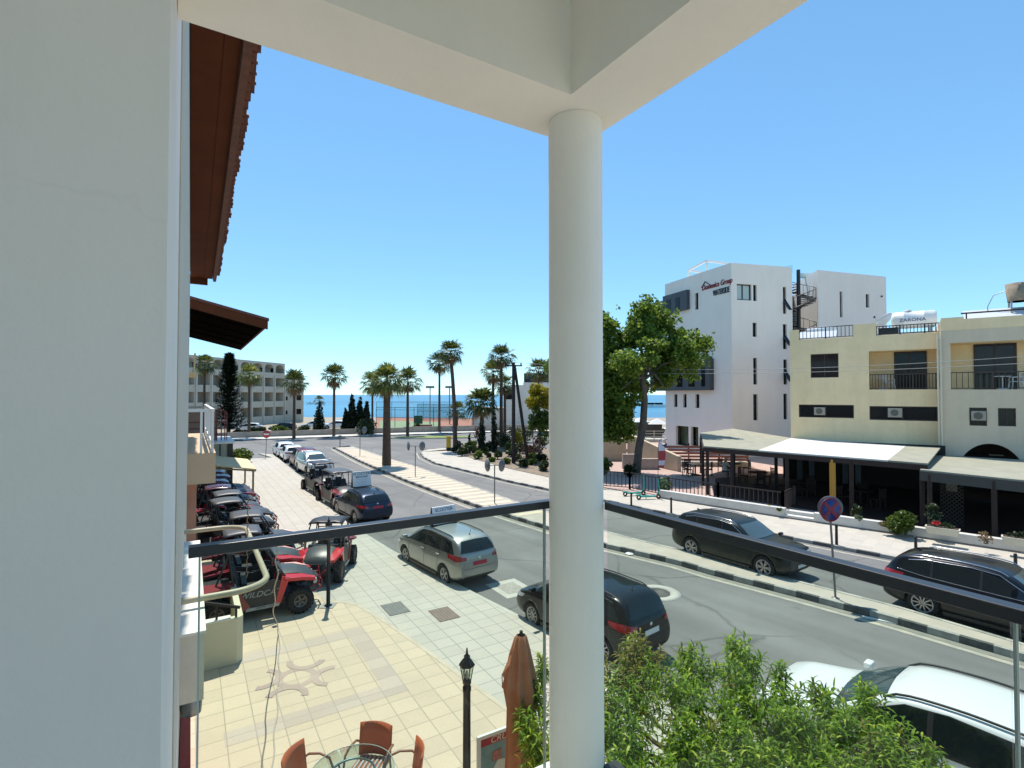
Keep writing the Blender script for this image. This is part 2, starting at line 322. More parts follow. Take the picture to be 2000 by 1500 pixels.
# sea
ms = bpy.data.materials.new('sea'); ms.use_nodes = True; n = ms.node_tree.nodes; l = ms.node_tree.links; b = n['Principled BSDF']
b.inputs['Roughness'].default_value = .28; b.inputs['Specular IOR Level'].default_value = .5
tc = n.new('ShaderNodeTexCoord'); mp = n.new('ShaderNodeMapping'); mp.inputs['Scale'].default_value = (.004,.012,1); l.new(tc.outputs['Object'], mp.inputs[0])
nz = n.new('ShaderNodeTexNoise'); nz.inputs['Scale'].default_value = 1; nz.inputs['Detail'].default_value = 7; l.new(mp.outputs[0], nz.inputs['Vector'])
r = n.new('ShaderNodeValToRGB'); r.color_ramp.elements[0].position = .35; r.color_ramp.elements[0].color = (.010,.12,.22,1); r.color_ramp.elements[1].position = .65; r.color_ramp.elements[1].color = (.02,.20,.33,1)
l.new(nz.outputs['Fac'], r.inputs[0]); l.new(r.outputs[0], b.inputs['Base Color'])
m2 = n.new('ShaderNodeMapping'); m2.inputs['Scale'].default_value = (.25,.5,1); l.new(tc.outputs['Object'], m2.inputs[0])
n2 = n.new('ShaderNodeTexNoise'); n2.inputs['Scale'].default_value = 1; n2.inputs['Detail'].default_value = 8; l.new(m2.outputs[0], n2.inputs['Vector'])
bp = n.new('ShaderNodeBump'); bp.inputs['Strength'].default_value = .7; bp.inputs['Distance'].default_value = .6; l.new(n2.outputs['Fac'], bp.inputs['Height']); l.new(bp.outputs[0], b.inputs['Normal'])
g = MB(); g.add([(-30000,120,-1.5),(30000,120,-1.5),(30000,40000,-1.5),(-30000,40000,-1.5)], [(0,1,2,3)]); struct(g.build('sea', ms))
# road sheet
g = MB(); g.add([(-62,-30,.004),(70,-30,.004),(70,18,.004),(40,60,.004),(40,84,.004),(-20,79,.004),(-62,66,.004)], [tuple(range(7))]); struct(g.build('road', M_ASPH))
def ext(p, q, d):
    """point beyond q on line p->q"""
    v = (q-p).normalized(); return q+v*d
def P2(lst): return [G(*p) for p in lst]
# kerb lines surveyed from the photo
KL = P2([(531,890),(560,915),(616,962),(671,1026),(760,1083),(900,1158),(1065,1245)])        # left pavement, street side
KL.append(ext(KL[-2], KL[-1], 9.0)); KL.append(ext(KL[-2], KL[-1], 14.0))
ML = P2([(653,877),(700,902),(736,918),(790,941),(856,966),(939,995),(1065,1034),(1183,1071),(1319,1103),(1387,1123),(1560,1168),(1656,1194),(1750,1220),(2000,1293)])
ML.append(ext(ML[-3], ML[-1], 25))
MR = P2([(684,873),(720,885),(768,901),(812,914),(900,946),(1000,982),(1068,1005),(1183,1044),(1240,1060),(1328,1081),(1460,1117),(1554,1143),(1700,1181),(1760,1197),(2000,1270)])
MR.append(ext(MR[-3], MR[-1], 25))
KR = P2([(1000,872),(866,877),(834,880),(820,885),(826,895),(850,907),(900,919),(992,942),(1068,958),(1183,981),(1328,1012),(1545,1055),(1656,1077),(1740,1093),(2000,1150)])
KR.append(ext(KR[-3], KR[-1], 25))
BR = P2([(872,880),(927,900),(1000,920),(1068,935),(1178,957),(1287,977),(1532,1017),(1766,1052),(2000,1088)])
BR.append(ext(BR[-3], BR[-1], 25))
def sheet(name, pts, z, m, z0=None):
    s = MB()
    if z0 is None: s.add([(p.x, p.y, z) for p in pts], [tuple(range(len(pts)))])
    else: s.prism([(p.x, p.y) for p in pts], z0, z)
    o = s.build(name, m); 
    bmx = bmesh.new(); bmx.from_mesh(o.data); bmesh.ops.recalc_face_normals(bmx, faces=bmx.faces)
    if z0 is None:
        for f in bmx.faces:
            if f.normal.z < 0: f.normal_flip()
    bmesh.ops.triangulate(bmx, faces=[f for f in bmx.faces if len(f.verts) > 4]); bmx.to_mesh(o.data); bmx.free()
    return struct(o)
PZ = .12
def inset(line, w, side):
    out = []
    for i, p in enumerate(line):
        d = (line[min(i+1, len(line)-1)]-line[max(i-1, 0)]).normalized(); nrm = Vector((-d.y, d.x, 0))*side
        out.append(p+nrm*w)
    return out
def kerb(name, line, w, side, h, mats, seg=.95):
    """row of kerb blocks with alternating paint, width w to one side of the line"""
    s = MB(); inn = inset(line, w, side); k = 0; acc = 0.
    for i in range(len(line)-1):
        p, q, pi, qi = line[i], line[i+1], inn[i], inn[i+1]; Ln = (q-p).length; t = 0.
        while t < Ln-1e-4:
            st_ = min(seg-acc, Ln-t); t2 = t+st_
            a, b_, c, d = p.lerp(q, t/Ln), p.lerp(q, t2/Ln), pi.lerp(qi, t2/Ln), pi.lerp(qi, t/Ln)
            s.m = k % len(mats); top = h
            s.add([(x.x, x.y, 0) for x in (a, b_, c, d)]+[(x.x, x.y, top) for x in (a.lerp(d, .06), b_.lerp(c, .06), c, d)],
                  [(4,5,6,7),(0,1,5,4),(1,2,6,5),(2,3,7,6),(3,0,4,7)])
            acc += st_; t = t2
            if acc >= seg-1e-4: acc = 0.; k += 1
    o = s.build(name, mats)
    bmx = bmesh.new(); bmx.from_mesh(o.data); bmesh.ops.recalc_face_normals(bmx, faces=bmx.faces); bmx.to_mesh(o.data); bmx.free()
    return struct(o)
# left pavement body (grey) + cream forecourt sheet
left_back = [L(-30,-6), L(60,-6), G(478,893), G(505,888)]
KLi = inset(KL, .14, 1)
sheet('pavement', KLi[::-1]+[G(505,888), L(50,6.2), L(50,-12), L(-30,-12), L(-30,2)], PZ, M_SIDEG, -.2)
kerb('kerb', KL, .14, 1, PZ+.003, [M_CONC], 1.2)
CF = P2([(498,930),(520,1000),(600,1145),(640,1184),(692,1190),(750,1226),(830,1284),(910,1344),(984,1400),(1060,1462)])
c2 = ext(CF[-2], CF[-1], 10)
sheet('forecourt_paving', [L(27,-3), L(24,1.2)]+CF[3:]+[c2, L(-12,-3)], PZ+.004, M_CREAMT)
# edging band between the two pavings
s = MB(); b1 = CF[3:]+[c2]; b2 = inset(b1, .09, 1)
for i in range(len(b1)-1): s.add([b1[i]+Vector((0,0,PZ+.008)), b1[i+1]+Vector((0,0,PZ+.008)), b2[i+1]+Vector((0,0,PZ+.008)), b2[i]+Vector((0,0,PZ+.008))], [(0,1,2,3)])
struct(s.build('paving_edge', mat('edging strip', (.52,.45,.34), .85, var=.15)))
# pink motif in the cream paving
M_PINK = tilemat('pink paving slabs', (.40,.30,.265), (.37,.285,.25), (.33,.28,.23), (.42,.42), RZU*-1, var=.1, origin=(.1,.13), gw=.010, stain=(.46,.38,.31), stainamt=.4)
s = MB(); c = G(580,1336); zc = PZ+.008
def ringarc(cx, cy, r0, r1, a0, a1, n=28, z=zc):
    vs = []
    for i in range(n+1):
        a = R(a0+(a1-a0)*i/n)
        for r_ in (r0, r1): q = c+U*(cx+r_*math.cos(a))+V*(cy+r_*math.sin(a)); vs.append((q.x, q.y, z))
    s.add(vs, [(2*i, 2*i+1, 2*i+3, 2*i+2) for i in range(n)])
ringarc(0, 0, .25, .38, 0, 360, 40)
for sx, sy, a0 in ((.60,.28,115),(-.60,-.28,-65),(-.28,.60,205),(.28,-.60,25)): ringarc(sx, sy, .25, .38, a0+3, a0+177, z=zc+.003)
o = s.build('paving_motif', M_PINK); struct(o)
s = MB(); M_PINK2 = tilemat('dusty pink slabs', (.49,.405,.33), (.45,.375,.31), (.36,.31,.25), (.42,.42), RZU*-1, var=.08, origin=(.1,.13), gw=.010)
for (x0,x1,y0,y1) in ((1.15,1.55,-1.3,1.3),(-1.55,-1.15,-1.3,1.3),(-1.55,1.55,1.3,1.7)):
    s.add([(lambda q:(q.x,q.y,PZ+.0065))(c+U*x+V*y) for x,y in ((x0,y0),(x1,y0),(x1,y1),(x0,y1))], [(0,1,2,3)])
struct(s.build('paving_band', M_PINK2))
# drain covers set in the pavement
for nm, (px, py), cc, lab in (('drain_cover',(772,1198),(.17,.175,.16),'dark grey square drain cover in the grey pavement'),('drain_cover',(867,1209),(.20,.15,.12),'brown rusty square drain cover in the grey pavement')):
    s = MB(); p = G(px, py); s.box(-.38,.38,-.27,.27,PZ-.02,PZ+.012)
    for k in range(-3,4): s.box(-.34,.34,k*.075-.012,k*.075+.012,PZ+.012,PZ+.017)
    tag(s.build(nm, mat('cover metal %.2f'%cc[0], cc, .7, var=.2, vscale=8), loc=(p.x,p.y,0), rz=RZU), lab, 'drain cover')
# round manhole with concrete collar in the road, and a square one beside the black car
p = G(1285,1158); s = MB(); s.m = 0; s.lathe([(.62,.005),(.62,.009),(.36,.010),(.36,.006)], n=32); s.m = 1; s.lathe([(.34,.006),(.34,.013),(.30,.013),(.30,.011),(.0001,.011)], n=32)
tag(s.build('manhole_cover', [M_CONC, mat('manhole iron', (.10,.095,.085), .6, var=.2, vscale=20, bump=.6, bscale=60)], loc=p), 'round manhole cover with pale concrete collar in the road by the black car', 'manhole cover')
p = G(998,1149); s = MB(); s.m = 0; s.box(-.62,.62,-.5,.5,.005,.010); s.m = 1; s.box(-.38,.38,-.3,.3,.010,.014)
tag(s.build('manhole_cover', [M_CONC, mat('concrete lid', (.34,.32,.27), .8, var=.25, vscale=9)], loc=p, rz=RZU), 'square manhole lid set in the road between silver car and black car', 'manhole cover')
# median island
MLi = inset(ML, .12, 1); MRi = inset(MR, .12, -1)
M_MED = mat('median concrete', (.46,.405,.33), .85, var=.14, vscale=1.5, bump=.2, bscale=20)
s = MB()
def resamp(line, n):
    ln = [0]; 
    for i in range(len(line)-1): ln.append(ln[-1]+(line[i+1]-line[i]).length)
    out = []
    for k in range(n):
        t = ln[-1]*k/(n-1); i = max(j for j in range(len(ln)) if ln[j] <= t+1e-9); i = min(i, len(line)-2)
        out.append(line[i].lerp(line[i+1], (t-ln[i])/(ln[i+1]-ln[i])))
    return out
# strip between the two edges, matched pairwise
def pairs(A, B, step=.5):
    out = []
    A2 = resamp(A, 200)
    for p in A2:
        bq, bd = None, 1e9
        for i in range(len(B)-1):
            d = B[i+1]-B[i]; t = max(0, min(1, (p-B[i]).dot(d)/d.length_squared)); q = B[i]+d*t
            if (q-p).length < bd: bd, bq = (q-p).length, q
        out.append((p, bq))
    return out
pr = pairs(MLi, MRi); zt = PZ
zt = PZ+.03
for i in range(len(pr)-1):
    a_, b_ = pr[i]; c_, d_ = pr[i+1]
    s.add([(a_.x,a_.y,zt),(c_.x,c_.y,zt),(d_.x,d_.y,zt),(b_.x,b_.y,zt)], [(0,1,2,3)])
o = s.build('median', M_MED); struct(o)
kerb('median_kerb', ML, .125, 1, PZ+.042, [M_KERBB, M_KERBW], .58)
kerb('median_kerb', MR, .125, -1, PZ+.041, [M_KERBW, M_CONC], .58)
kerb('median_kerb', [MR[0], ML[0]], .2, -1, PZ+.044, [M_KERBB], 3)
# pale stripes across the median
M_STR = mat('cream stripe paint', (.66,.55,.38), .8, var=.12, vscale=6)
s = MB(); pr2 = pairs(MLi, MRi)
d_acc = 0
Ls = [0]
for i in range(len(pr2)-1): Ls.append(Ls[-1]+(pr2[i+1][0]-pr2[i][0]).length)
k = 0; t = 3.0
while t < 36:
    i = max(j for j in range(len(Ls)) if Ls[j] <= t); i2 = max(j for j in range(len(Ls)) if Ls[j] <= t+.45)
    def at(tt):
        j = max(q for q in range(len(Ls)) if Ls[q] <= tt); f = (tt-Ls[j])/(Ls[j+1]-Ls[j]); return pr2[j][0].lerp(pr2[j+1][0], f), pr2[j][1].lerp(pr2[j+1][1], f)
    a_, b_ = at(t); c_, d_ = at(t+.42)
    if (a_-b_).length > .5:
        sh = Vector((.0,.0,0))
        s.add([(q.x,q.y,PZ+.036) for q in (a_.lerp(b_,.03), c_.lerp(d_,.03), c_.lerp(d_,.97), a_.lerp(b_,.97))], [(0,1,2,3)])
    t += .95
struct(s.build('median_stripes', M_STR))
# yellow-white line along the median and dusty gutter
M_LINE = mat('worn pale road paint', (.50,.45,.34), .8, col2=(.30,.29,.25), vscale=3)
def line(name, pts, w, z=.009, m=M_LINE):
    s = MB(); a_ = inset(pts, w/2, 1); b_ = inset(pts, w/2, -1)
    for i in range(len(pts)-1): s.add([(q.x,q.y,z) for q in (a_[i], b_[i], b_[i+1], a_[i+1])], [(0,1,2,3)])
    return struct(s.build(name, m))
line('road_line', inset(ML, .32, -1), .16)
line('road_line', inset(MR[:12], .3, 1), .12)
line('road_line', inset(KR[3:], .32, -1), .13)
line('gutter_dust', inset(ML, .11, -1), .2, .007, mat('pale gutter dust', (.30,.28,.22), .95, col2=(.20,.195,.17), vscale=4))
# right pavement
KRi = inset(KR, .14, 1)
s = MB(); A = resamp(KRi[3:], 160); 
prr = pairs(KRi[3:], BR)
for i in range(len(prr)-1):
    a_, b_ = prr[i]; c_, d_ = prr[i+1]; s.add([(q.x,q.y,PZ) for q in (a_, c_, d_, b_)], [(0,1,2,3)])
o = s.build('pavement', M_SIDER); struct(o)
sheet('pavement', [KRi[3],KRi[2],KRi[1],KRi[0],G(1000,866),G(880,874),BR[0]], PZ-.002, M_SIDER)
kerb('kerb', KR, .14, 1, PZ+.003, [M_KERBB, M_KERBW], .7)
# planted bed
sheet('planting_bed', [BR[0],BR[1],BR[2],BR[3],BR[4],G(1178,900),G(1000,866),G(880,874)], PZ+.03, mat('bed soil', (.24,.19,.135), .95, var=.3, vscale=3, bump=.5, bscale=12), -.1)
# yard + restaurant terrace
yard = [BR[4], BR[5], BR[6], BR[7], BR[8], BR[9], Vector((60,5,0)), Vector((60,60,0)), Vector((13,60,0)), G(1178,900)]
sheet('terrace', yard, PZ+.06, M_TERR, -.1)
# far pavement across the junction
FK = P2([(300,868),(440,862),(572,857.5),(662,854.5),(800,850),(930,846),(1100,843),(1400,838)])
kerb('kerb', FK, .3, 1, .14, [M_KERBB, M_KERBW], 1.0)
f2 = inset(FK, .3, 1); f3 = inset(FK, 3.6, 1)
s = MB()
for i in range(len(FK)-1): s.add([(q.x,q.y,.13) for q in (f2[i], f2[i+1], f3[i+1], f3[i])], [(0,1,2,3)])
struct(s.build('pavement', mat('pale far pavement', (.58,.56,.50), .85, var=.1)))
# grass islet
s = MB(); c = G(845,855.5); pts = [(c.x+5.6*math.cos(t_*.2618)*1.0, c.y+1.6*math.sin(t_*.2618)+.12*5.6*math.cos(t_*.2618)) for t_ in range(24)]
s.prism(pts, 0, .13); struct(s.build('verge', M_CONC)); s = MB(); s.prism([(c.x+(x-c.x)*.95, c.y+(y-c.y)*.85) for x, y in pts], .05, .16)
struct(s.build('verge_turf', mat('yellow green turf', (.20,.27,.05), .95, var=.35, vscale=2, bump=.6, bscale=20)))  # turf's own green, varied at random
# tennis court sheets
sheet('tennis_court', P2([(735,843),(845,845),(925,842),(925,817),(735,815)]), .02, mat('red court surface', (.36,.17,.11), .9, var=.1))
sheet('tennis_court_green', P2([(742,838),(850,841),(862,825),(742,821.5)]), .026, mat('green court surface', (.22,.30,.16), .9, var=.1))

# dark sheet painting the canopy's shade onto the terrace floor
sheet('restaurant_floor_shade', [Vector((10.9,28.3,0)),Vector((16.9,21.2,0)),Vector((27,10,0)),Vector((40,22,0)),Vector((24.8,31.3,0)),Vector((18.6,36,0)),Vector((13.2,34,0))], PZ+.066, mat('brown floor shade', (.035,.024,.020), .7, var=.3, vscale=2))
# ================================================================ OWN BALCONY (street frame: local x = a, local y = -b)
BX = -1.84+CAMH     # balcony floor level
own = thing('apartment_building', 'white balcony corner wall, beams and round column the view is taken from', 'building', (0,0,0), RZU)
T = lambda a0,a1,b0,b1,z0,z1,mb: mb.box(a0,a1,-b1,-b0,z0,z1)
s = MB(); T(1.46, 2.66, -6, -.05, 0, 9.3, s); s.build('wall', M_OWNSH, own)
s = MB(); T(-6, 1.455, -2.2, -1.9, 0, 9.3, s); s.build('balcony_door', mat('white room wall', (.78,.76,.72), .8), own)  # unseen back wall added to bounce light into the balcony; no door here
ZB = CAMH+1.262
s = MB(); T(1.72, 2.06, -.048, 1.67, ZB, ZB+1.05, s); T(-6, 1.72, 1.35, 1.67, ZB, ZB+1.05, s); s.build('beam', M_OWN, own)
s = MB(); T(-6, 1.9, -1.9, 1.5, ZB+1.0, ZB+1.2, s); s.build('ceiling', M_OWN, own)
s = MB(); s.lathe([(.124, 3.7), (.124, ZB-.001)], c=(1.895,-1.512,0), n=64); o = s.build('column', M_OWN, own)
s = MB(); T(-6, 1.93, -1.9, 1.55, BX-.25, BX, s); s.build('floor_slab', mat('balcony floor tiles', (.62,.60,.55), .6), own)
s = MB(); T(1.93, 2.05, -.048, 1.67, BX-.3, BX+.10, s); T(-6, 1.93, 1.55, 1.67, BX-.3, BX+.10, s); s.build('upstand', mat('white upstand', (.68,.68,.67), .6), own)
# glass balustrade
bal = thing('glass_balustrade', 'clear glass balcony balustrade with thin black top rail, left run and right run', 'balustrade', L(1.97, 1.6, BX), RZU)
ba, bb = 1.97, 1.6
def bbx(mb, a0,a1,b0,b1,z0,z1): mb.box(a0-ba,a1-ba,-(b1-bb),-(b0-bb),z0-BX,z1-BX)
RT = CAMH-.485
s = MB(); bbx(s, 1.95,1.995, .0,1.50, RT-.034, RT); s.build('top_rail', M_RAIL, bal, bevel=.003)
s = MB(); bbx(s, -4,1.80, 1.598,1.643, RT-.034, RT); s.build('top_rail', M_RAIL, bal, bevel=.003)
GL = glassmat('balustrade glass', (.885,.94,.90))
s = MB(); bbx(s, 1.967,1.979, .035,1.385, BX+.06, RT-.02); s.build('glass_panel', GL, bal)
s = MB(); bbx(s, .433,1.80, 1.615,1.627, BX+.06, RT-.02); s.build('glass_panel', GL, bal)
s = MB(); bbx(s, -1.6,.417, 1.615,1.627, BX+.06, RT-.02); s.build('glass_panel', GL, bal)
s = MB(); bbx(s, .422,.428, 1.613,1.629, BX+.06, RT-.034); s.build('glass_edge', mat('pale green glass edge', (.30,.38,.32), .2), bal)
s = MB(); bbx(s, 1.965,1.981, 1.386,1.392, BX+.06, RT-.034); s.build('glass_edge', mat('glass edge light', (.35,.42,.38), .2), bal)
s = MB(); bbx(s, 1.9655,1.981, .028,.034, BX+.06, RT-.034); s.build('glass_edge', MATS['glass edge light'], bal)
s = MB(); bbx(s, 1.93,2.0, .0,1.40, BX+.10, BX+.14); bbx(s, -4,1.80, 1.59,1.65, BX+.10, BX+.14); s.build('bottom_channel', mat('white powder coat', (.62,.63,.62), .4), bal, bevel=.004)
s = MB(); bbx(s, 1.86,1.93, .1,1.36, BX+.10, BX+.115); s.build('gutter_grille', M_BPLAS, bal)
s = MB(); bbx(s, 1.70,1.80, 1.58,1.66, BX+.14, BX+.19); s.build('clamp', M_BPLAS, bal, bevel=.006)
# ================================================================ NEIGHBOURING HOUSE WITH TILED EAVE
nb = thing('tiled_roof_house', 'beige neighbouring house with dark red boarded eave overhead and red shop front below', 'house', L(2.66,-.06,0), RZU)
def nbx(mb, a0,a1,b0,b1,z0,z1): mb.box(a0-2.66,a1-2.66,-(b1+.06),-(b0+.06),z0,z1)
s = MB(); nbx(s, 2.665,19.5,-7,-.045,0,9.0); s.build('wall', mat('beige rough render', (.56,.53,.43), .9, var=.08, vscale=2, bump=.4, bscale=14), nb)
M_SOFF = mat('red brown soffit boards', (.12,.036,.014), .85, col2=(.085,.026,.011), vscale=1.2, spec=.15)
M_TILE = mat('clay roof tile', (.20,.065,.035), .75, col2=(.08,.035,.024), vscale=5, bump=.4, bscale=10)
EZ = CAMH+4.2
def eb(a): return .655+(a-6.9)*(.82-.655)/15
NP = [(-.047,.13),(.135,.36),(.365,.60)]
for i,(b0,b1) in enumerate(NP):
    s = MB()
    for (a0,a1) in ((1.7,21.8),):
        z = EZ+(.0 if i != 1 else .012)
        f0, f1 = eb(a0)/.8, eb(a1)/.8
        q = [L(a0,b0*f0,z), L(a1,b0*f1,z), L(a1,b1*f1+.02,z), L(a0,b1*f0+.02,z)]
        q = [Vector(((p-L(2.66,-.06,0)).dot(U), -(p-L(2.66,-.06,0)).dot(V), p.z+.05)) for p in q]
        s.slab(q, .05)
    s.build('soffit_board', M_SOFF, nb)
s = MB()
for (bo, w, z0, z1) in ((-.16,.03,-.03,.12),(-.115,.10,-.09,.10),):
    p0, p1 = (1.7, eb(1.7)+bo), (21.8, eb(21.8)+bo)
    s.bar(Vector((p0[0]-2.66, -(p0[1]+.06), EZ+(z0+z1)/2)), Vector((p1[0]-2.66, -(p1[1]+.06), EZ+(z0+z1)/2)), w, z1-z0)
s.build('fascia', mat('weathered fascia', (.17,.065,.035), .7, col2=(.07,.03,.02), vscale=7), nb)
s = MB()
k = 0; a = 1.7
while a < 21.3:
    b_ = eb(a)-.02
    # half round tile pointing outwards
    oo = .05+random.uniform(-.02,.03)
    for j in range(6):
        t0, t1 = math.pi*j/6, math.pi*(j+1)/6
        def tp(t, o): return (a-2.66+.12*math.cos(t)+.12, -(b_+o+.06), EZ+.05+.11*math.sin(t)-(.0 if o > 0 else -.05))
        s.add([tp(t0,oo), tp(t1,oo), tp(t1,-.22), tp(t0,-.22)], [(0,1,2,3)])
    s.add([(a-2.66, -(b_-.2+.06), EZ+.06), (a-2.66+.21, -(b_-.2+.06), EZ+.06), (a-2.66+.21, -(b_+.02+.06), EZ+.045), (a-2.66, -(b_+.02+.06), EZ+.045)], [(0,1,2,3)])
    a += .25+random.uniform(-.015,.015)
s.build('roof_tiles', M_TILE, nb)
s = MB(); q = [(1.7-2.66,-(.5),EZ+.12),(21.8-2.66,-.55,EZ+.12),(21.8-2.66,7,EZ+2.6),(1.7-2.66,7,EZ+2.6)]; s.slab(q, .1); s.build('roof', M_TILE, nb)
s = MB(); s.box(21.8-2.66,21.95-2.66,-.55,.0,EZ-.22,EZ+.1); s.build('bargeboard', M_SOFF, nb)
# wall-top ledge box, awning hoop, red shop front, porch wall
s = MB(); nbx(s, 4.42,7.1,-.045,.105,CAMH-2.2,CAMH-1.72); s.build('ledge', mat('pale ledge', (.62,.58,.48), .8, var=.08, vscale=6, bump=.2, bscale=18), nb)
s = MB(); nbx(s, 4.40,7.15,-.045,.115,CAMH-1.72,CAMH-1.70); s.build('ledge_cap', mat('white cap', (.72,.70,.62), .7, var=.06), nb)
M_PIPE = mat('beige painted pipe', (.42,.37,.25), .45, var=.12, vscale=12)
def hoop(a0, a1, b1, z, r=.026):
    pts = [(a0,-.05)]; rr = .30
    pts += [(a0+rr-rr*math.cos(t*math.pi/16), b1-rr+rr*math.sin(t*math.pi/16)) for t in range(9)]
    pts += [(a1-rr+rr*math.sin(t*math.pi/16), b1-rr+rr*math.cos(t*math.pi/16)) for t in range(9)]
    pts += [(a1,-.05)]
    return [(a-2.66, -(b+.06), z) for a, b in pts]
hz = CAMH-1.68
hp = MB(); hp.tube(hoop(4.90, 7.35, .60, hz+.05), .026, 10)
ho = thing('awning_frame', 'beige bent pipe awning hoop sticking out of the neighbouring wall', 'pipe frame', L(5.7,-.05,hz), RZU)
for i in range(len(hp.v)): hp.v[i] = hp.v[i]-Vector((5.7-2.66, -.01, hz))
hp.build('pipe', M_PIPE, ho)
for fx in (4.90,7.35): s = MB(); s.lathe([(.06,0),(.06,.012)], c=(fx-5.7,0,.05), axis='y', n=12); s.build('wall_flange', M_STEEL, ho)
s = MB(); pts = [Vector((5.9-5.7, -.86, .05))]
for k in range(60): 
    t = k/59; pts.append(Vector((.95+.006*math.cos(k*1.1)+.01*t, -.62+.006*math.sin(k*1.1), .55-.95*t)))
s.tube(pts[1:], .006, 5); s.build('twine', mat('old twine', (.25,.16,.08), .9), ho)
M_REDF = mat('orange red painted frame', (.48,.07,.025), .55, var=.15, vscale=4)
s = MB(); nbx(s, 2.67,9.6,-.043,.012,0,2.75); s.build('shop_front', M_REDF, nb)
s = MB(); nbx(s, 2.67,9.7,-.04,.03,2.75,2.95); nbx(s, 2.67,2.75,-.04,.03,0,2.75); nbx(s, 4.2,4.28,-.04,.03,0,2.75); s.build('shop_frame', mat('deep red trim', (.35,.03,.015), .5), nb)
# air vent bell under the ledge
s = MB(); s.lathe([(.02,.0),(.05,-.02),(.07,-.05),(.075,-.14),(.07,-.2),(.03,-.21)], c=(0,0,0), n=20); 
bell = s.build('wall_lamp', mat('galvanised bell', (.22,.24,.25), .35, metal=.7)); bell.location = L(4.75,.03,CAMH-2.24); tag(bell, 'grey metal bell shaped fitting hanging under the ledge beside the red shop front', 'wall lamp')
# porch low wall with rail
pw = thing('porch_wall', 'low cream porch wall with dark sloping handrail in front of the buggy', 'wall', L(12.1,0,PZ), RZU)
s = MB(); s.prism([(0,.04),(0,-.86),(.12,-.98),(2.4,-.98),(2.4,-.86),(.16,-.86),(.16,.04)], 0, .92); s.build('panel', mat('smooth cream render', (.60,.56,.40), .85, var=.05, vscale=2), pw)
s = MB(); s.box(-.02,.18,-.75,.02,.92,.95); s.build('coping', MATS['white cap'], pw)
s = MB(); s.bar((.08,.0,1.42),(.08,-.92,1.10),.05,.05); s.bar((.08,-.85,.93),(.08,-.85,1.12),.04); s.bar((.08,-.5,.93),(.08,-.5,1.25),.04); s.build('handrail', M_WOODD, pw)
# leaning white frame board at the wall
s = MB(); s.bar((0,0,0),(0,-.16,.95),.62,.03,up=(1,0,0)); s2 = s
fb = tag(s.build('menu_board', mat('white board frame', (.66,.64,.58), .6, var=.1)), 'white framed board leaning on the red shop front', 'board'); fb.location = L(6.2,.06,PZ); fb.rotation_euler = (0,0,RZU-math.pi/2+math.pi)
# loose white cable
def cable(name, pts, r, m, label, cat='cable', n=6):
    s = MB(); s.tube(pts, r, n); return tag(s.build(name, m), label, cat)
pts = []
A0 = L(6.3,.93,CAMH-1.66); 
ga = G(545,1240,PZ+.02)
cp = [D(539,1062,7.8), D(541,1120,8.3), D(534,1190,9.5), G(545,1240,PZ+.015), G(545,1310,PZ+.015), G(540,1400,PZ+.015), G(530,1510,PZ+.015), G(520,1640,PZ+.015)]
for i in range(len(cp)-1):
    for k in range(8):
        t = k/8; p = cp[i].lerp(cp[i+1], t); w = .02*math.sin(i*8+k*1.0); pts.append(p+Vector((w,0,0)))
cable('cable', pts, .010, mat('grey cable', (.38,.36,.32), .6), 'thin grey cable hanging past the buggies and trailing over the cream paving')
# ---------------------------------------------------------------- second tiled house, further along
n2 = thing('tiled_roof_house', 'further house with low tiled verge and black soffit jutting out to the street', 'house', L(27,-.3,0), RZU)
s = MB()
def q2(a, b, z): return Vector((a-27, -(b+.3), z))
top = [q2(28,-1,CAMH+4.75), q2(28,3.25,CAMH+3.75), q2(44,3.25,CAMH+3.75), q2(44,-1,CAMH+4.75)]
s.slab(top, .12); s.build('roof', M_TILE, n2)
s = MB(); s.slab([p-Vector((0,0,.125)) for p in [q2(28.02,-1,CAMH+4.75), q2(28.02,3.2,CAMH+3.75), q2(28.12,3.2,CAMH+3.75), q2(28.12,-1,CAMH+4.75)]], .42)
s.slab([p-Vector((0,0,.125)) for p in [q2(28.12,3.1,CAMH+3.75), q2(28.12,3.2,CAMH+3.75), q2(44,3.2,CAMH+3.75), q2(44,3.1,CAMH+3.75)]], .28); s.build('fascia', M_SOFF, n2)
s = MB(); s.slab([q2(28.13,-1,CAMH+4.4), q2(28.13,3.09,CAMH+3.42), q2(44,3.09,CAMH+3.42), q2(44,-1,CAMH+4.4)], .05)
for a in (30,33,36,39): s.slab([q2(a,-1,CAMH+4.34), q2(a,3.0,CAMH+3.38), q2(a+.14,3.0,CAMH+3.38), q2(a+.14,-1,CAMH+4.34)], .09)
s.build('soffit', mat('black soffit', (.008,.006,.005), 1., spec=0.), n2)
s = MB(); s.box(1,17,.3,8,0,9.6); s.build('wall', M_CREAM, n2)
s = MB(); s.box(3.5,9,-.55,.3,CAMH+1.0,CAMH+1.12)
for x in (3.6,5,6.4,7.8,8.9): s.box(x,x+.06,-.5,-.44,CAMH+1.12,CAMH+2.0)
s.box(3.5,9,-.52,-.44,CAMH+2.0,CAMH+2.08); s.build('balcony', M_CREAM, n2)
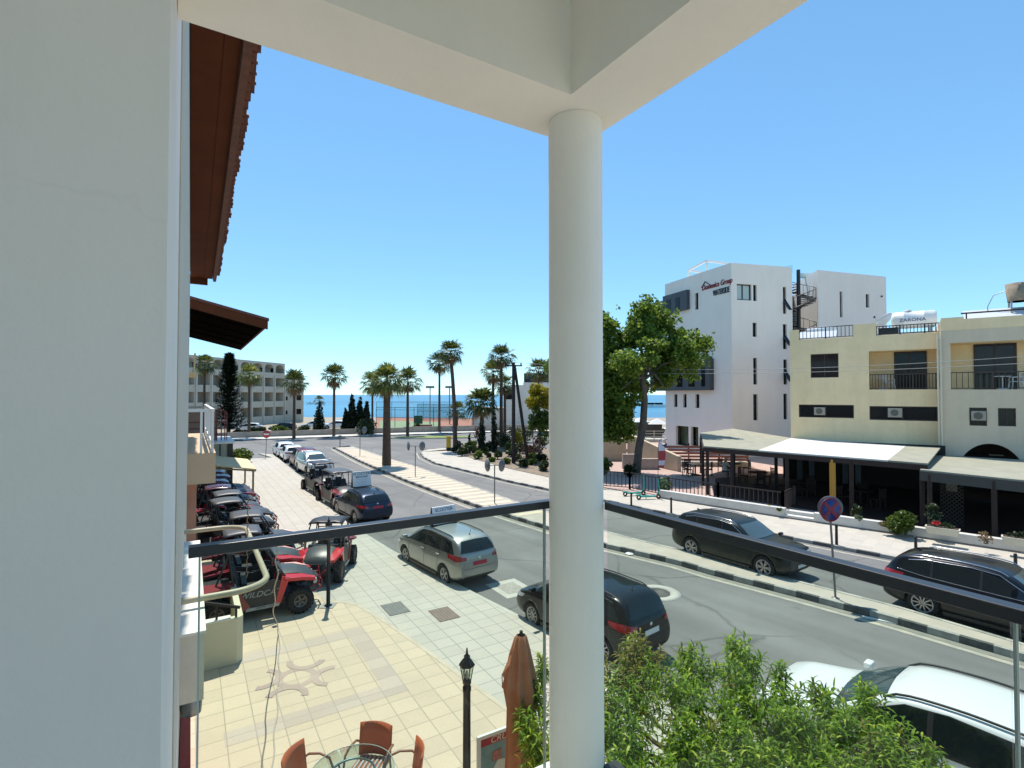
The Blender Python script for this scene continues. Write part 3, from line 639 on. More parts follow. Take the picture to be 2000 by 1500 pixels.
# balcony with beige parapet between (mid distance)
bh = thing('balcony_house', 'peach rendered house with a projecting balcony and white balcony rail', 'house', L(19.6,-.1,0), RZU)
s = MB(); s.box(0,7.3,.1,7,0,8.8); s.build('wall', mat('peach render', (.50,.37,.25), .85, var=.06, vscale=1), bh)
s = MB(); s.box(-5.6,1.8,-.62,.1,3.55,4.25); s.build('balcony_parapet', mat('peach parapet', (.55,.42,.28), .85, var=.05, vscale=1), bh)
s = MB(); 
for x in (-5.5,-3.2,-1.0,1.2): s.box(x,x+.06,-.58,-.52,4.25,5.25)
s.box(-5.55,1.75,-.59,-.51,5.2,5.27); s.box(-5.55,1.75,-.57,-.53,4.45,4.49)
for y in (-.3,): s.box(-5.5,-5.44,-.58,.1,5.2,5.27); s.box(-5.5,-5.44,-.35,-.30,4.25,5.2)
s.build('balcony_rail', M_WHITEP, bh)
s = MB(); s.box(-5.0,-4.7,-.25,.12,0,3.55); s.build('pier', mat('reddish pier', (.42,.22,.15), .8, var=.15), bh)
# grey kiosk block + red-brown pergola billboard above
kb = thing('kiosk', 'grey green kiosk block with white roof edge at the end of the building row', 'kiosk', L(37,-.2,PZ), RZU)
s = MB(); s.box(0,5,-2.5,.3,0,2.45); s.build('wall', mat('grey green panel', (.34,.35,.28), .8, var=.06), kb)
s = MB(); s.box(-.12,5.1,-2.62,.4,2.45,2.55); s.build('roof', M_WHITEP, kb)
s = MB(); s.box(-.05,.0,-1.83,-1.77,0,2.44); s.box(-.06,0,-2.5,-2.2,0,2.44); s.bar((-.03,-.6,1.3),(-.03,-1.8,.3),.04); s.build('downpipe', M_BLACK, kb)
pg_ = thing('pergola', 'red brown boarded pergola structure standing over the grey kiosk', 'pergola', L(38.5,0,2.68), RZU)
s = MB(); s.box(0,.1,-1.5,.2,0,1.85); s.build('panel', mat('brown boards', (.30,.20,.16), .8, var=.15, vscale=5), pg_)
s = MB()
for y in (-1.95,-1.75,-1.5,-.8): s.box(-.06,0.0,y,y+.06,0,1.9)
for z in (.35,.75,1.15): s.box(-.05,-.01,-1.95,.2,z,z+.05)
s.bar((-.03,-1.5,2.1),(-.03,-2.05,1.75),.05); s.bar((-.03,-2.03,0),(-.03,-2.03,1.8),.05); s.build('post', mat('dark red steel', (.20,.03,.03), .5), pg_)
s = MB(); s.slab([(-.2,-1.5,2.15),(-.2,.4,2.15),(2.4,.4,2.15),(2.4,-1.5,2.15)], .08); s.build('roof', M_CONC, pg_)
# cream lean-to roof
lt = thing('lean_to', 'cream boarded lean-to roof in front of the round green bush', 'shelter', L(31.5,0,PZ), RZU)
s = MB(); s.slab([(0,-3.1,1.45),(5.2,-3.1,1.45),(5.2,-1.2,1.8),(0,-1.2,1.8)], .07); s.build('roof', mat('cream plywood', (.66,.55,.33), .8, var=.1, vscale=2), lt)
s = MB()
for x,y in ((.1,-3.0),(5,-3.0),(.1,-1.3),(5,-1.3)): s.box(x,x+.09,y,y+.09,0,1.4)
s.bar((0.05,-3.05,1.35),(5.1,-3.05,1.35),.08); s.bar((0.05,-3.05,1.35),(.05,-1.2,1.62),.08); s.build('post', mat('ochre timber', (.22,.15,.05), .8), lt)
# ================================================================ RIGHT: CREAM APARTMENT BLOCK
E = Vector((.808,-.589,0)).normalized(); N_ = Vector((.589,.808,0)).normalized()   # N_ = inwards
C0 = Vector((18.6,34.9,0)); RZE = math.atan2(E.y, E.x)
def onp(px, py, off=0.):
    o = C0+N_*off; d = ray(px, py)
    # t*d + cam on plane (p-o).N_=0
    t = (o-Vector((0,0,CAMH))).dot(N_)/d.dot(N_); p = Vector((0,0,CAMH))+d*t
    return (p-C0).dot(E), p.z
def rect(x0, y0, x1, y1, off=0.):
    s0, z1 = onp(x0, y0, off); s1, z0 = onp(x1, y1, off); return (s0, s1, z0, z1)
cb = thing('apartment_block', 'cream rendered apartment block with balconies above the brown restaurant pergola', 'building', C0, RZE)
W1 = onp(1836,700)[0]; ZT = onp(1560,664)[1]
h_win = rect(1583,692,1638,737); h_bal = (onp(1697,683)[0], W1-.02, onp(1697,761)[1], onp(1697,686)[1]); h_s1 = rect(1560,790,1668,817); h_s2 = rect(1698,793,1832,823)
s = MB(); s.wall(W1, 0, ZT, [h_win,h_s1,h_s2], depth=.16) if False else None
s.wall(W1, 0, ZT, [h_win,h_s1,h_s2,h_bal], depth=.18)
a,b,c_,d = h_bal; s.box(a-.01,a,.18,1.6,c_,d)   # recess side walls etc.
s.add([(a,.18,c_),(b,.18,c_),(b,1.7,c_),(a,1.7,c_),(a,.18,d),(b,.18,d),(b,1.7,d),(a,1.7,d)], [(0,3,2,1),(4,5,6,7),(0,4,7,3),(1,2,6,5),(3,7,6,2)])
s.add([(0,0,0),(0,9,0),(0,9,ZT),(0,0,ZT)], [(0,1,2,3)]); s.add([(0,0,ZT),(W1,0,ZT),(W1,9,ZT),(0,9,ZT)], [(0,1,2,3)])
s.build('wall', M_CREAM, cb)
def window(parent, h, y, nm='window', mull=1, fr=.06, m=None, gm=None):
    a,b,c_,d = h; s = MB(); m = m or M_BROWNF
    s.box(a,b,y-.03,y+.03,c_,c_+fr); s.box(a,b,y-.03,y+.03,d-fr,d); s.box(a,a+fr,y-.031,y+.031,c_+fr,d-fr); s.box(b-fr,b,y-.031,y+.031,c_+fr,d-fr)
    for k in range(mull):
        x = a+(b-a)*(k+1)/(mull+1); s.box(x-fr*.4,x+fr*.4,y-.028,y+.028,c_+fr,d-fr)
    w = s.build(nm, m, parent); s = MB(); s.add([(a,y+.01,c_),(b,y+.01,c_),(b,y+.01,d),(a,y+.01,d)], [(0,1,2,3)]); s.build('pane', gm or M_GLASSD, w)
    return w
M_GLB = mat('bronze window glass', (.03,.02,.018), .08, col2=(.01,.009,.010), vscale=1.5, spec=.3)
window(cb, h_win, .12, gm=M_GLB)
window(cb, h_s1, .14); window(cb, h_s2, .14)
dr = rect(1746,688,1811,762, 1.7); window(cb, (dr[0],dr[1],h_bal[2]+.02,dr[3]), 1.66, 'balcony_door', fr=.09)
def railing(parent, x0, x1, y, z0, z1, n, m=M_WOODD, r=.022, nm='railing', mid=None):
    s = MB(); s.box(x0,x1,y-.03,y+.03,z1-.05,z1); s.box(x0,x1,y-.02,y+.02,z0+.06,z0+.1)
    for k in range(n+1):
        x = x0+(x1-x0)*k/n; w = r*(2.0 if k % 7 == 0 else 1)
        s.box(x-w/2,x+w/2,y-w/2,y+w/2,z0 if w > r else z0+.08,z1-.04)
    return s.build(nm, m, parent)
M_RLB = mat('brown balcony rail', (.05,.036,.028), .55)
railing(cb, h_bal[0], h_bal[1]-.02, .10, h_bal[2], h_bal[2]+.95, 22, M_RLB, .03)
# roof parapet pieces + black roof rails
pz = onp(1560,664)[1]
s = MB()
for (x0,x1,yt,dd) in ((1543,1561,645,.35),(1667,1712,634,.55)):
    a = onp(x0,700)[0]; b = onp(x1,700)[0]; s = MB(); s.box(max(a,0),b,.0-.003,dd,pz,onp(x0,yt)[1]); s.build('parapet', M_CREAM, cb)
a = onp(1561,700)[0]; b = onp(1667,700)[0]; railing(cb, a, b, .12, pz, onp(1561,641)[1], 14, M_BLACK, .035, 'roof_railing')
a = onp(1712,700)[0]; b = W1; railing(cb, a, b, .12, pz, onp(1712,637)[1], 18, M_BLACK, .035, 'roof_railing')
s = MB(); s.box(.3,W1,.3,8,pz,pz+.06); s.build('roof', mat('white roof coating', (.75,.74,.7), .7), cb)
# air conditioners in the strip windows
def aircon(px, py, off, label, w=.62, h_=.5):
    sc, zc_ = onp(px, py, off); p = C0+E*sc+N_*(off)
    t = thing('air_conditioner', label, 'air conditioner', (p.x,p.y,zc_-h_/2), RZE, 'air conditioner units on the apartment block')
    s = MB(); s.box(-w/2,w/2,-.12,.10,0,h_); s.build('casing', mat('aircon casing', (.33,.30,.24), .6), t, bevel=.015)
    s = MB(); s.lathe([(.19,-.125),(.19,-.135),(.16,-.135),(.16,-.13)], c=(-.02,0,h_/2), axis='y', n=20); s.lathe([(.04,-.14),(.04,-.13)], c=(-.02,0,h_/2), axis='y', n=10)
    for k in range(5): s.box(-.18,.14,-.134,-.126,h_/2-.12+k*.06-.006,h_/2-.12+k*.06+.006)
    s.build('fan_grille', mat('aircon grille', (.12,.11,.09), .6), t); return t
aircon(1601,803,.0,'small beige air conditioner set in the left black strip window of the cream block')
aircon(1748,806,.0,'beige air conditioner in the strip window under the cream balcony', .7,.56)
# section 2
OFF = -.9
cb2 = thing('apartment_block', 'beige right-hand apartment block with arched ground floor opening and drainpipe', 'building', C0+E*(onp(1838,700,OFF)[0])+N_*OFF, RZE)
S0 = onp(1838,700,OFF)[0]
def rect2(x0,y0,x1,y1,off=OFF): r_ = rect(x0,y0,x1,y1,off); return (r_[0]-S0, r_[1]-S0, r_[2], r_[3])
W2 = 12.; ZT2 = onp(1840,650,OFF)[1]; ZP2 = onp(1863,624,OFF)[1]
hb = rect2(1856,670,1862,761); hb = (hb[0], W2-.5, hb[2], hb[3]); hw1 = rect2(1893,796,1928,832); hw2 = rect2(1949,797,1985,833)
ar = rect2(1868,864,2006,906); acx = (ar[0]+ar[1])/2; arx = (ar[1]-ar[0])/2; azt = ar[3]; azb = ar[2]-.9
s = MB(); s.m = 0
s.wall(W2, azt+.02, ZP2, [hb,hw1,hw2], depth=.2); s.wall(W2, 0, azt+.02, [(ar[0],ar[1],0,azt+.02)], depth=.0)
nseg = 24
for i in range(nseg):
    x0 = ar[0]+(ar[1]-ar[0])*i/nseg; x1 = ar[0]+(ar[1]-ar[0])*(i+1)/nseg
    f = lambda x: azb+(azt-azb)*math.sqrt(max(0,1-((x-acx)/arx)**2))
    s.add([(x0,0,f(x0)),(x1,0,f(x1)),(x1,0,azt+.02),(x0,0,azt+.02)], [(0,1,2,3)])
    s.add([(x0,0,f(x0)),(x0,.5,f(x0)),(x1,.5,f(x1)),(x1,0,f(x1))], [(0,1,2,3)])
s.add([(0,0,0),(0,2,0),(0,2,ZP2),(0,0,ZP2)], [(0,1,2,3)]); s.add([(0,0,ZP2),(W2,0,ZP2),(W2,9,ZP2),(0,9,ZP2)], [(0,1,2,3)])
s.add([(0,.9,ZT),(0,9,ZT),(0,9,ZP2),(0,.9,ZP2)], [(0,1,2,3)])
s.m = 1; a,b,c_,d = hb
s.add([(a,.2,c_),(b,.2,c_),(b,1.9,c_),(a,1.9,c_),(a,.2,d),(b,.2,d),(b,1.9,d),(a,1.9,d)], [(0,3,2,1),(4,5,6,7),(0,4,7,3),(1,2,6,5),(3,7,6,2)])
s.build('wall', [M_CREAMG, M_CREAM], cb2)
s = MB(); s.add([(ar[0]-1,2.5,0),(ar[1]+1,2.5,0),(ar[1]+1,2.5,azt+.5),(ar[0]-1,2.5,azt+.5)], [(0,1,2,3)]); s.build('inner_wall', M_DARK, cb2)
window(cb2, hw1, .15); window(cb2, hw2, .15)
dr = rect(1901,672,1987,761,OFF+1.9); window(cb2, (dr[0]-S0,dr[1]-S0,hb[2]+.02,dr[3]), 1.86, 'balcony_door', fr=.1, gm=M_GLB)
railing(cb2, hb[0], W2-.5, .12, hb[2], hb[2]+.98, 44, M_RLB, .03)
s = MB(); s.box(.02,1.0,-.016,.4,ZP2,ZP2+.12); s.box(.01,W2,-.014,-.002,ZT2+.12,ZP2-.001); s.build('parapet', M_CREAM, cb2)
s = MB(); s.box(acx-.2,acx+arx*.9,1.6,1.7,azt-.95,azt-.85); s.box(acx+.1,acx+.7,1.5,1.55,azt-1.3,azt-.7); s.build('arch_shelf', mat('dim cream shelf', (.30,.28,.22), .8), cb2)
s = MB(); s.box(.9,W2,.1,.16,ZP2+.28,ZP2+.36)
for x in (1.1,4.2,7.4): s.box(x,x+.06,.1,.16,ZP2,ZP2+.3)
s.build('roof_railing', M_BLACK, cb2)
s = MB(); s.tube([(.0-.14,-.06,0.2),(-.14,-.06,ZT-.2)], .05, 10); s.tube([(-.02,-.16,.3),(-.02,-.16,ZT2-.3)], .045, 10); s.build('drainpipe', mat('cream drainpipe', (.66,.60,.46), .6), cb2)
t = aircon(1911,812,OFF,'round-fan air conditioner filling the square dark window beside the drainpipe', .62,.52)
# lattice, satellite dish, water tanks on the roofs
def rooftop(px, py, off): sc, z = onp(px, py, off); return C0+E*sc+N_*off
p = rooftop(1725,655,2.0)
t = thing('satellite_dish', 'white satellite dish pointing up on the cream block roof', 'satellite dish', (p.x,p.y,pz+.06), RZE)
s = MB(); s.lathe([(.001,.0),(.25,.03),(.5,.12),(.7,.25),(.72,.25),(.5,.09),(.001,-.04)], n=28); dsh = s.build('dish', mat('dish white', (.72,.72,.70), .5), t); dsh.location = (0,0,.75); dsh.rotation_euler = (R(-8),R(-40),0); dsh.scale = (1.25,1.25,1.25)
s = MB(); s.tube([(0,0,0),(0,0,.85)], .04); s.tube([(0,0,.75),(-.45,.05,1.3)], .02); s.build('mast', M_STEEL, t)
s = MB(); s.lathe([(.05,0),(.06,.1),(.03,.14)], c=(-.45,.05,1.28), n=10); s.build('feed_horn', M_BPLAS, t)
p = rooftop(1785,650,3.0)
t = thing('water_tank', 'long rounded white water tank lying on the cream block roof', 'water tank', (p.x,p.y,pz+.36), RZE); t.scale = (.76,.85,.88)
s = MB(); s.lathe([(.001,-1.55),(.5,-1.5),(.62,-1.3),(.62,-.7),(.64,-.68),(.62,-.66),(.62,.66),(.64,.68),(.62,.7),(.62,1.3),(.5,1.5),(.001,1.55)], c=(0,0,.92), axis='x', n=28); s.build('tank', mat('tank white', (.78,.78,.74), .4, var=.04), t)
s = MB(); s.lathe([(.3,1.5),(.3,1.58),(.22,1.6),(.22,1.66),(.001,1.66)], c=(-.4,0,0), n=18); s.build('lid', mat('tank lid', (.5,.5,.46), .6), t)
for x in (-1.2,1.0): s = MB(); s.box(x,x+.2,-.5,.5,0,.32); s.build('cradle', M_STEEL, t)
s = MB(); s.box(-1.3,1.3,-.6,.6,-.36,-.002); s.build('plinth', M_CONC, t)
text('ZARONA', .34, mat('navy lettering', (.03,.03,.12), .6), t, (-.1,-.633,.86), (R(90),0,0), sx=1.25)
p = rooftop(1735,665,.9)
t = thing('roof_planter', 'small black rectangular box behind the roof railing under the dish', 'box', (p.x,p.y,pz+.06), RZE); s = MB(); s.box(-.5,.5,-.2,.2,0,.42); s.build('box', M_BPLAS, t); s = MB(); s.box(-.52,.52,-.22,.22,.42,.46); s.build('rim', M_BLACK, t)
p = rooftop(1600,662,1.6)
t = thing('solar_heater', 'low white solar water heater behind the left roof railing', 'water heater', (p.x,p.y,pz+.06), RZE)
s = MB(); s.slab([(-1.2,-.5,.15),(1.0,-.5,.15),(1.0,.7,.7),(-1.2,.7,.7)], .08); s.build('panel', mat('solar panel', (.55,.57,.6), .3), t)
s = MB(); s.lathe([(.001,-.9),(.25,-.85),(.25,.85),(.001,.9)], c=(0,.9,.75), axis='x', n=18); s.build('tank', MATS['tank white'], t)
p = C0+E*(onp(1992,600,1.5)[0])+N_*1.5
t = thing('water_tank', 'weathered brown open topped tank on the right edge roof', 'water tank', (p.x,p.y,ZP2), RZE)
s = MB(); s.lathe([(.52,1.05),(.62,2.05),(.58,2.05),(.5,1.1)], n=24); s.lathe([(.52,1.05),(.001,1.06)], n=24); s.build('tank', mat('weathered tank', (.30,.24,.17), .9, var=.35, vscale=4), t)
for x,y in ((-.4,-.4),(.4,-.4),(.4,.4),(-.4,.4)): s = MB(); s.box(x-.04,x+.04,y-.04,y+.04,0,1.05); s.build('leg', M_STEEL, t)
s = MB(); s.tube([(-.6,0,1.7),(-1.1,0,1.5),(-1.35,0,.9),(-1.35,0,0)], .025, 6); s.build('pipe', M_STEEL, t)
p = C0+E*(onp(1965,620,.9)[0])+N_*.9
t = thing('solar_heater', 'sloping pale solar panels behind the rail on the beige block roof', 'water heater', (p.x,p.y,ZP2), RZE)
s = MB(); s.slab([(-1.8,-.3,.1),(1.8,-.3,.1),(1.8,.8,.75),(-1.8,.8,.75)], .06); s.build('panel', mat('pale panel', (.62,.63,.64), .3), t); s = MB(); s.box(-1.5,-1.4,.6,.7,0,.6); s.box(1.4,1.5,.6,.7,0,.6); s.build('leg', M_STEEL, t)
# plastic chairs and table on the balconies
def plastic_chair(p, z, rz, label, grp='white plastic balcony chairs'):
    t = thing('plastic_chair', label, 'chair', (p.x,p.y,z), rz, grp)
    s = MB(); s.slab([(-.24,-.22,.44),(.24,-.22,.44),(.22,.24,.43),(-.22,.24,.43)], .03); s.build('seat', M_WHITEP, t)
    s = MB(); s.slab([(-.22,.22,.46),(.22,.22,.46),(.24,.34,.9),(-.24,.34,.9)], .03); s.build('backrest', M_WHITEP, t)
    for x, y in ((-.22,-.2),(.22,-.2),(-.21,.22),(.21,.22)): q = MB(); q.bar((x,y,.42),(x*1.15,y*1.2,0),.045); q.build('leg', M_WHITEP, t)
    for x in (-.25,.25): q = MB(); q.tube([(x,-.2,.42),(x,-.2,.64),(x,.0,.68),(x,.28,.66)], .022, 6); q.build('armrest', M_WHITEP, t)
    return t
def balc(px, off): return C0+E*(onp(px,740,off)[0])+N_*off
plastic_chair(balc(1735,.8), h_bal[2]+.01, RZE+2.2, 'white plastic chair on the cream block balcony')
p = balc(1723,.9)
def ptable(p, z, label):
    t = thing('plastic_table', label, 'table', (p.x,p.y,z), 0, 'white balcony tables'); s = MB(); s.lathe([(.38,.70),(.38,.73),(.36,.735),(.001,.735)], n=24); s.build('tabletop', M_WHITEP, t)
    s = MB(); s.tube([(0,0,.7),(0,0,.08)], .03); s.lathe([(.26,0),(.24,.03),(.05,.09)], n=16); s.build('pedestal', M_WHITEP, t)
ptable(p, h_bal[2]+.01, 'small white round table on the cream block balcony')
plastic_chair(balc(1984,OFF+.9), hb[2]+.01, RZE-1.4, 'white plastic chair on the beige block balcony at the right edge')
ptable(balc(1958,OFF+1.0), hb[2]+.01, 'small white round table on the beige block balcony by the brown doors')
# ================================================================ WHITE WATERSIDE BUILDING
A_ = Vector((18.97,45,0)); B_ = Vector((15.85,53.9,0)); C_ = Vector((25.1,46.6,0)); H_ = 5.6+258/1020*45+.0
ws = thing('white_office_building', 'tall white five storey building with dark grey cladding boxes and lettering', 'building', A_, 0)
ZW = CAMH+(D(1430,513,45).z-CAMH)
def face_frame(P, Q):
    d = (Q-P); Ln = d.length; d.normalize(); return d, Ln
dl, Ll = face_frame(B_, A_)      # left face runs from B to A (left->right)
dr_, Lr = face_frame(A_, C_)
def onface(px, py, P, d):
    nn = Vector((-d.y, d.x, 0)); r_ = ray(px, py); t = (P-Vector((0,0,CAMH))).dot(nn)/r_.dot(nn); p = Vector((0,0,CAMH))+r_*t
    return (p-P).dot(d), p.z
def fr(x0,y0,x1,y1,P,d): a,z1 = onface(x0,y0,P,d); b,z0 = onface(x1,y1,P,d); return (a,b,z0,z1)
def TF(P, d): return Matrix.Translation(P-A_) @ Matrix.Rotation(math.atan2(d.y, d.x), 4, 'Z')
def mbT(T): return MB(T)
M_WW = mat('cool white render', (.80,.75,.67), .8, var=.04, vscale=.4, bump=.12, bscale=20, streak=.035, crack=.05)
TL_, TR_ = TF(B_, dl), TF(A_, dr_)
# left face windows (slots)
hl = [fr(x0,y0,x1,y1,B_,dl) for x0,y0,x1,y1 in ((1357,573,1364,604),(1357,641,1364,668),(1316,770,1323,795),(1334,770,1341,796),(1358,770,1366,797),(1320,831,1345,872),(1349,833,1364,872))]
s = mbT(TL_); s.wall(Ll, 0, ZW, hl, depth=.25)
s.T = TR_; hr = [fr(x0,y0,x1,y1,A_,dr_) for x0,y0,x1,y1 in ((1439,554,1468,587),(1471,556,1478,588),(1470,630,1478,658),(1471,699,1479,751),(1471,770,1480,821),(1529,560,1536,613),(1529,633,1537,682),(1530,702,1538,751),(1530,769,1538,819))]
s.wall(Lr, 0, ZW, hr, depth=.25)
s.T = None
rel = lambda p: p-A_
Dk = Vector((-dr_.y, dr_.x, 0))
pB, pC = rel(B_), rel(C_)
back = pC+Dk*10; backB = pB+dr_*0+Vector((6,3,0))
s.add([pC+Vector((0,0,0)), back, back+Vector((0,0,ZW)), pC+Vector((0,0,ZW))], [(0,1,2,3)])
s.add([Vector((0,0,ZW)), pC+Vector((0,0,ZW)), back+Vector((0,0,ZW)), pB+Vector((0,0,ZW))], [(0,1,2,3)])
s.add([pB, pB+Vector((0,0,ZW)), back+Vector((0,0,ZW)), back], [(0,1,2,3)])
s.build('wall', M_WW, ws)
def slotwin(T, h, open_=False, fullframe=False):
    a,b,c_,d = h; s = mbT(T); f = .06
    s.box(a,b,.16,.22,c_,c_+f); s.box(a,b,.16,.22,d-f,d); s.box(a,a+f,.161,.221,c_+f,d-f); s.box(b-f,b,.161,.221,c_+f,d-f)
    mid = c_+(d-c_)*.55; s.box(a+f,b-f,.162,.218,mid-.03,mid+.03)
    if open_:
        z0 = c_+.02; z1 = mid; o_ = .75
        for x in (a+.02, b-.04): s.bar((x,.1,z1),(x,.1-o_,z0+.25),.05)
        s.bar((a,.1-o_,z0+.25),(b,.1-o_,z0+.25),.05)
    w = s.build('window', M_BLACK, ws); q = mbT(T); q.add([(a,.2,c_),(b,.2,c_),(b,.2,d),(a,.2,d)], [(0,1,2,3)])
    if open_: q.add([(a+.03,.1,z1),(b-.03,.1,z1),(b-.03,.1-o_,z0+.25),(a+.03,.1-o_,z0+.25)], [(0,1,2,3)])
    q.build('pane', M_GLASSD, w)
M_SHUT = mat('pale curtain glass', (.42,.50,.47), .15, spec=.6)
for i, h in enumerate(hr): 
    if i == 0:
        a,b,c_,d = h; w = None; s = mbT(TR_)
        for bx in ((a,b,.15,.21,c_,c_+.09),(a,b,.15,.21,d-.09,d),(a,a+.09,.151,.211,c_+.09,d-.09),(b-.09,b,.151,.211,c_+.09,d-.09),((a+b)/2-.12,(a+b)/2-.02,.152,.2,c_+.09,d-.09)): s.box(*bx)
        w = s.build('window', M_BLACK, ws); q = mbT(TR_); q.add([(a,.2,c_),(b,.2,c_),(b,.2,d),(a,.2,d)], [(0,1,2,3)]); q.build('pane', M_SHUT, w)
    else: slotwin(TR_, h, i in (5,6,7))
for i, h in enumerate(hl[:5]): slotwin(TL_, h)
for h in hl[5:]:
    s = mbT(TL_); s.box(h[0],h[1],.6,.66,h[2],h[3]); s.build('glazing', mat('green glazing', (.07,.10,.06), .2, var=.3, vscale=1), ws)
# dark cladding boxes on the left side
def clad(x0,y0,x1,y1,out,label):
    a,z1 = onface(x1,y0,B_,dl); b0,z0 = onface(x1,y1,B_,dl); aL = onface(x0,y1,B_,dl)[0]
    s = mbT(TL_); s.box(aL, a, -out, -.003, z0, z1); s.build('cladding_box', M_GREYCL, ws)
    return aL, a, z0, z1
q1 = clad(1300,566,1347,604,.35,'');
q2_ = clad(1300,700,1394,762,.5,'')
for f0, f1 in ((.1,.22),(.35,.47),(.6,.72),(.85,.92)):
    s = mbT(TL_); s.box(q2_[0]+(q2_[1]-q2_[0])*f0, q2_[0]+(q2_[1]-q2_[0])*f1, -.52, -.49, q2_[2]+.35, q2_[3]-.3); s.build('window', M_GLASSD, ws)
for f0, f1 in ((.15,.35),(.55,.72)): s = mbT(TL_); s.box(q1[0]+(q1[1]-q1[0])*f0, q1[0]+(q1[1]-q1[0])*f1, -.37, -.34, q1[2]+.15, q1[3]-.5); s.build('window', M_GLASSD, ws)
# extension of the dark boxes past the far corner
s = MB(); dd = rel(B_); 
for (z0,z1,w) in ((q1[2],q1[3]-.4,1.5),(q2_[2],q2_[3],2.3)):
    ang = math.atan2(dl.y,dl.x); s.T = TL_; s.box(-w, .0, -.3, 3.5, z0, z1)
s.build('cladding_box', M_GREYCL, ws)
# lettering
rz_l = math.atan2(dl.y, dl.x); M_LR = mat('dark red letters', (.20,.008,.02), .4); M_LN = mat('dark navy letters', (.015,.025,.04), .4)
def onws(px, py, off=.04):
    sc, z = onface(px, py, B_, dl); n_ = Vector((dl.y,-dl.x,0)); p = B_+dl*sc+n_*off-A_; return (p.x,p.y,z)
text('Domenica Group', .70, M_LR, ws, onws(1400,555.5), (R(90),0,rz_l), shear=.25, sx=.78, ext=.03)
text('WATERSIDE', .74, M_LN, ws, onws(1409,569.5), (R(90),0,rz_l), sx=.52, ext=.03)
s = MB(); pa, pb, pc = [Vector(onws(*q)) for q in ((1371,562),(1378,550),(1388,557))]; s.bar(pa,pb,.1,.05); s.bar(pb,pc,.1,.05); s.build('roof_logo', M_LN, ws)
# roof terrace frame
s = MB(); 
def rp(px, Y): v = D(px, 520, Y); return Vector((v.x-A_.x, v.y-A_.y, 0))
P_ = [rp(1345,53.0), rp(1380,49.2), rp(1428,50.5), rp(1400,55)]
for k in range(4):
    p, q = P_[k], P_[(k+1) % 4]; s.bar(p+Vector((0,0,ZW+1.25)), q+Vector((0,0,ZW+1.25)), .15,.18); s.bar(p+Vector((0,0,ZW-.5)), p+Vector((0,0,ZW+1.25)), .14)
s.build('roof_frame', mat('white steel', (.72,.72,.70), .5), ws)
s = MB(); w_ = [rp(1395,51), rp(1424,50.6), rp(1424,52), rp(1395,52)]; s.prism([(p.x,p.y) for p in w_], ZW-.2, ZW+1.0); s.build('roof_room', M_WW, ws)
# glass windscreens on the roof edge
GLS = glassmat('pale screen glass', (.72,.86,.84))
s = MB(); a = rp(1515,46.8); b = rp(1548,47.0); s.add([a+Vector((0,0,ZW-.4)), b+Vector((0,0,ZW-.4)), b+Vector((0,0,ZW+.35)), a+Vector((0,0,ZW-.1))], [(0,1,2,3)]); s.build('glass_screen', GLS, ws)
# second block behind
Dc = Vector((28.1,47.8,0)); De = Vector((36.4,50.6,0)); Df = Vector((29.2,54.0,0))
Hb = D(1600,527,47.8).z
wb = thing('white_office_block', 'plain white rear block right of the black spiral staircase', 'building', Dc, 0)
db, Lb = face_frame(Dc, De); Tb = Matrix.Rotation(math.atan2(db.y, db.x), 4, 'Z')
hbk = [(lambda r_: r_)(fr(x0,y0,x1,y1,Dc,db)) for x0,y0,x1,y1 in ((1640,569,1646,620),(1691,574,1698,601))]
s = MB(Tb); s.wall(Lb, 0, Hb, hbk, depth=.25); s.T = None
f_ = Df-Dc; e_ = De-Dc; g_ = e_+Vector((-.4,9,0))
s.add([f_, (0,0,0), (0,0,Hb), f_+Vector((0,0,Hb))], [(0,1,2,3)]); s.add([(0,0,Hb), e_+Vector((0,0,Hb)), g_+Vector((0,0,Hb)), f_+Vector((0,0,Hb))], [(0,1,2,3)]); s.add([e_, g_, g_+Vector((0,0,Hb)), e_+Vector((0,0,Hb))], [(0,1,2,3)])
s.build('wall', M_WW, wb)
for h in hbk:
    a,b,c_,d = h; s = MB(Tb); s.box(a,b,.18,.22,c_,d); s.build('window', M_GLASSD, wb)
s = MB(); s.bar(Vector((0,3,Hb+.15)), Vector((5,3.5,Hb+.15)), .1, .5); s.build('roof_screen', mat('pale green screen', (.55,.62,.58), .3), wb)
s = MB(Tb); hx, hzz = onface(1721,579,Dc,db); s.lathe([(.08,-.12),(.08,0)], c=(hx,0,hzz), axis='y', n=10); s.build('wall_light', M_BLACK, wb)
# connecting wall behind the stairs (beige)
s = MB(); p0, p1 = C_+Dk*3.5-Dc, f_; s.add([p0, p1, p1+Vector((0,0,Hb-1.2)), p0+Vector((0,0,Hb-1.2))], [(0,1,2,3)]); s.build('link_wall', mat('beige link wall', (.42,.38,.32), .85), wb)
# spiral stair
sp = D(1560,600,48.2); stt = thing('spiral_staircase', 'black steel spiral fire stair between the two white blocks', 'staircase', (sp.x,sp.y,5.2), 0)
zt = D(1560,527,48.2).z-5.2
s = MB(); s.tube([(0,0,0),(0,0,zt)], .16, 12); s.build('central_pole', M_BLACK, stt)
st_ = MB(); hr_ = MB(); pts = []; r_o = 1.42; nst = 56
for k in range(nst):
    a0 = k*R(22.5)+.4; z = k*.2; 
    if z > zt-1.2: break
    a1 = a0+R(26)
    st_.prism([(.14*math.cos(a0),.14*math.sin(a0)), (r_o*math.cos(a0),r_o*math.sin(a0)), (r_o*math.cos(a1),r_o*math.sin(a1)), (.14*math.cos(a1),.14*math.sin(a1))], z, z+.05)
    hr_.tube([(r_o*math.cos(a0),r_o*math.sin(a0),z), (r_o*math.cos(a0),r_o*math.sin(a0),z+1.0)], .018, 5)
    pts.append((r_o*math.cos(a0), r_o*math.sin(a0), z+1.0))
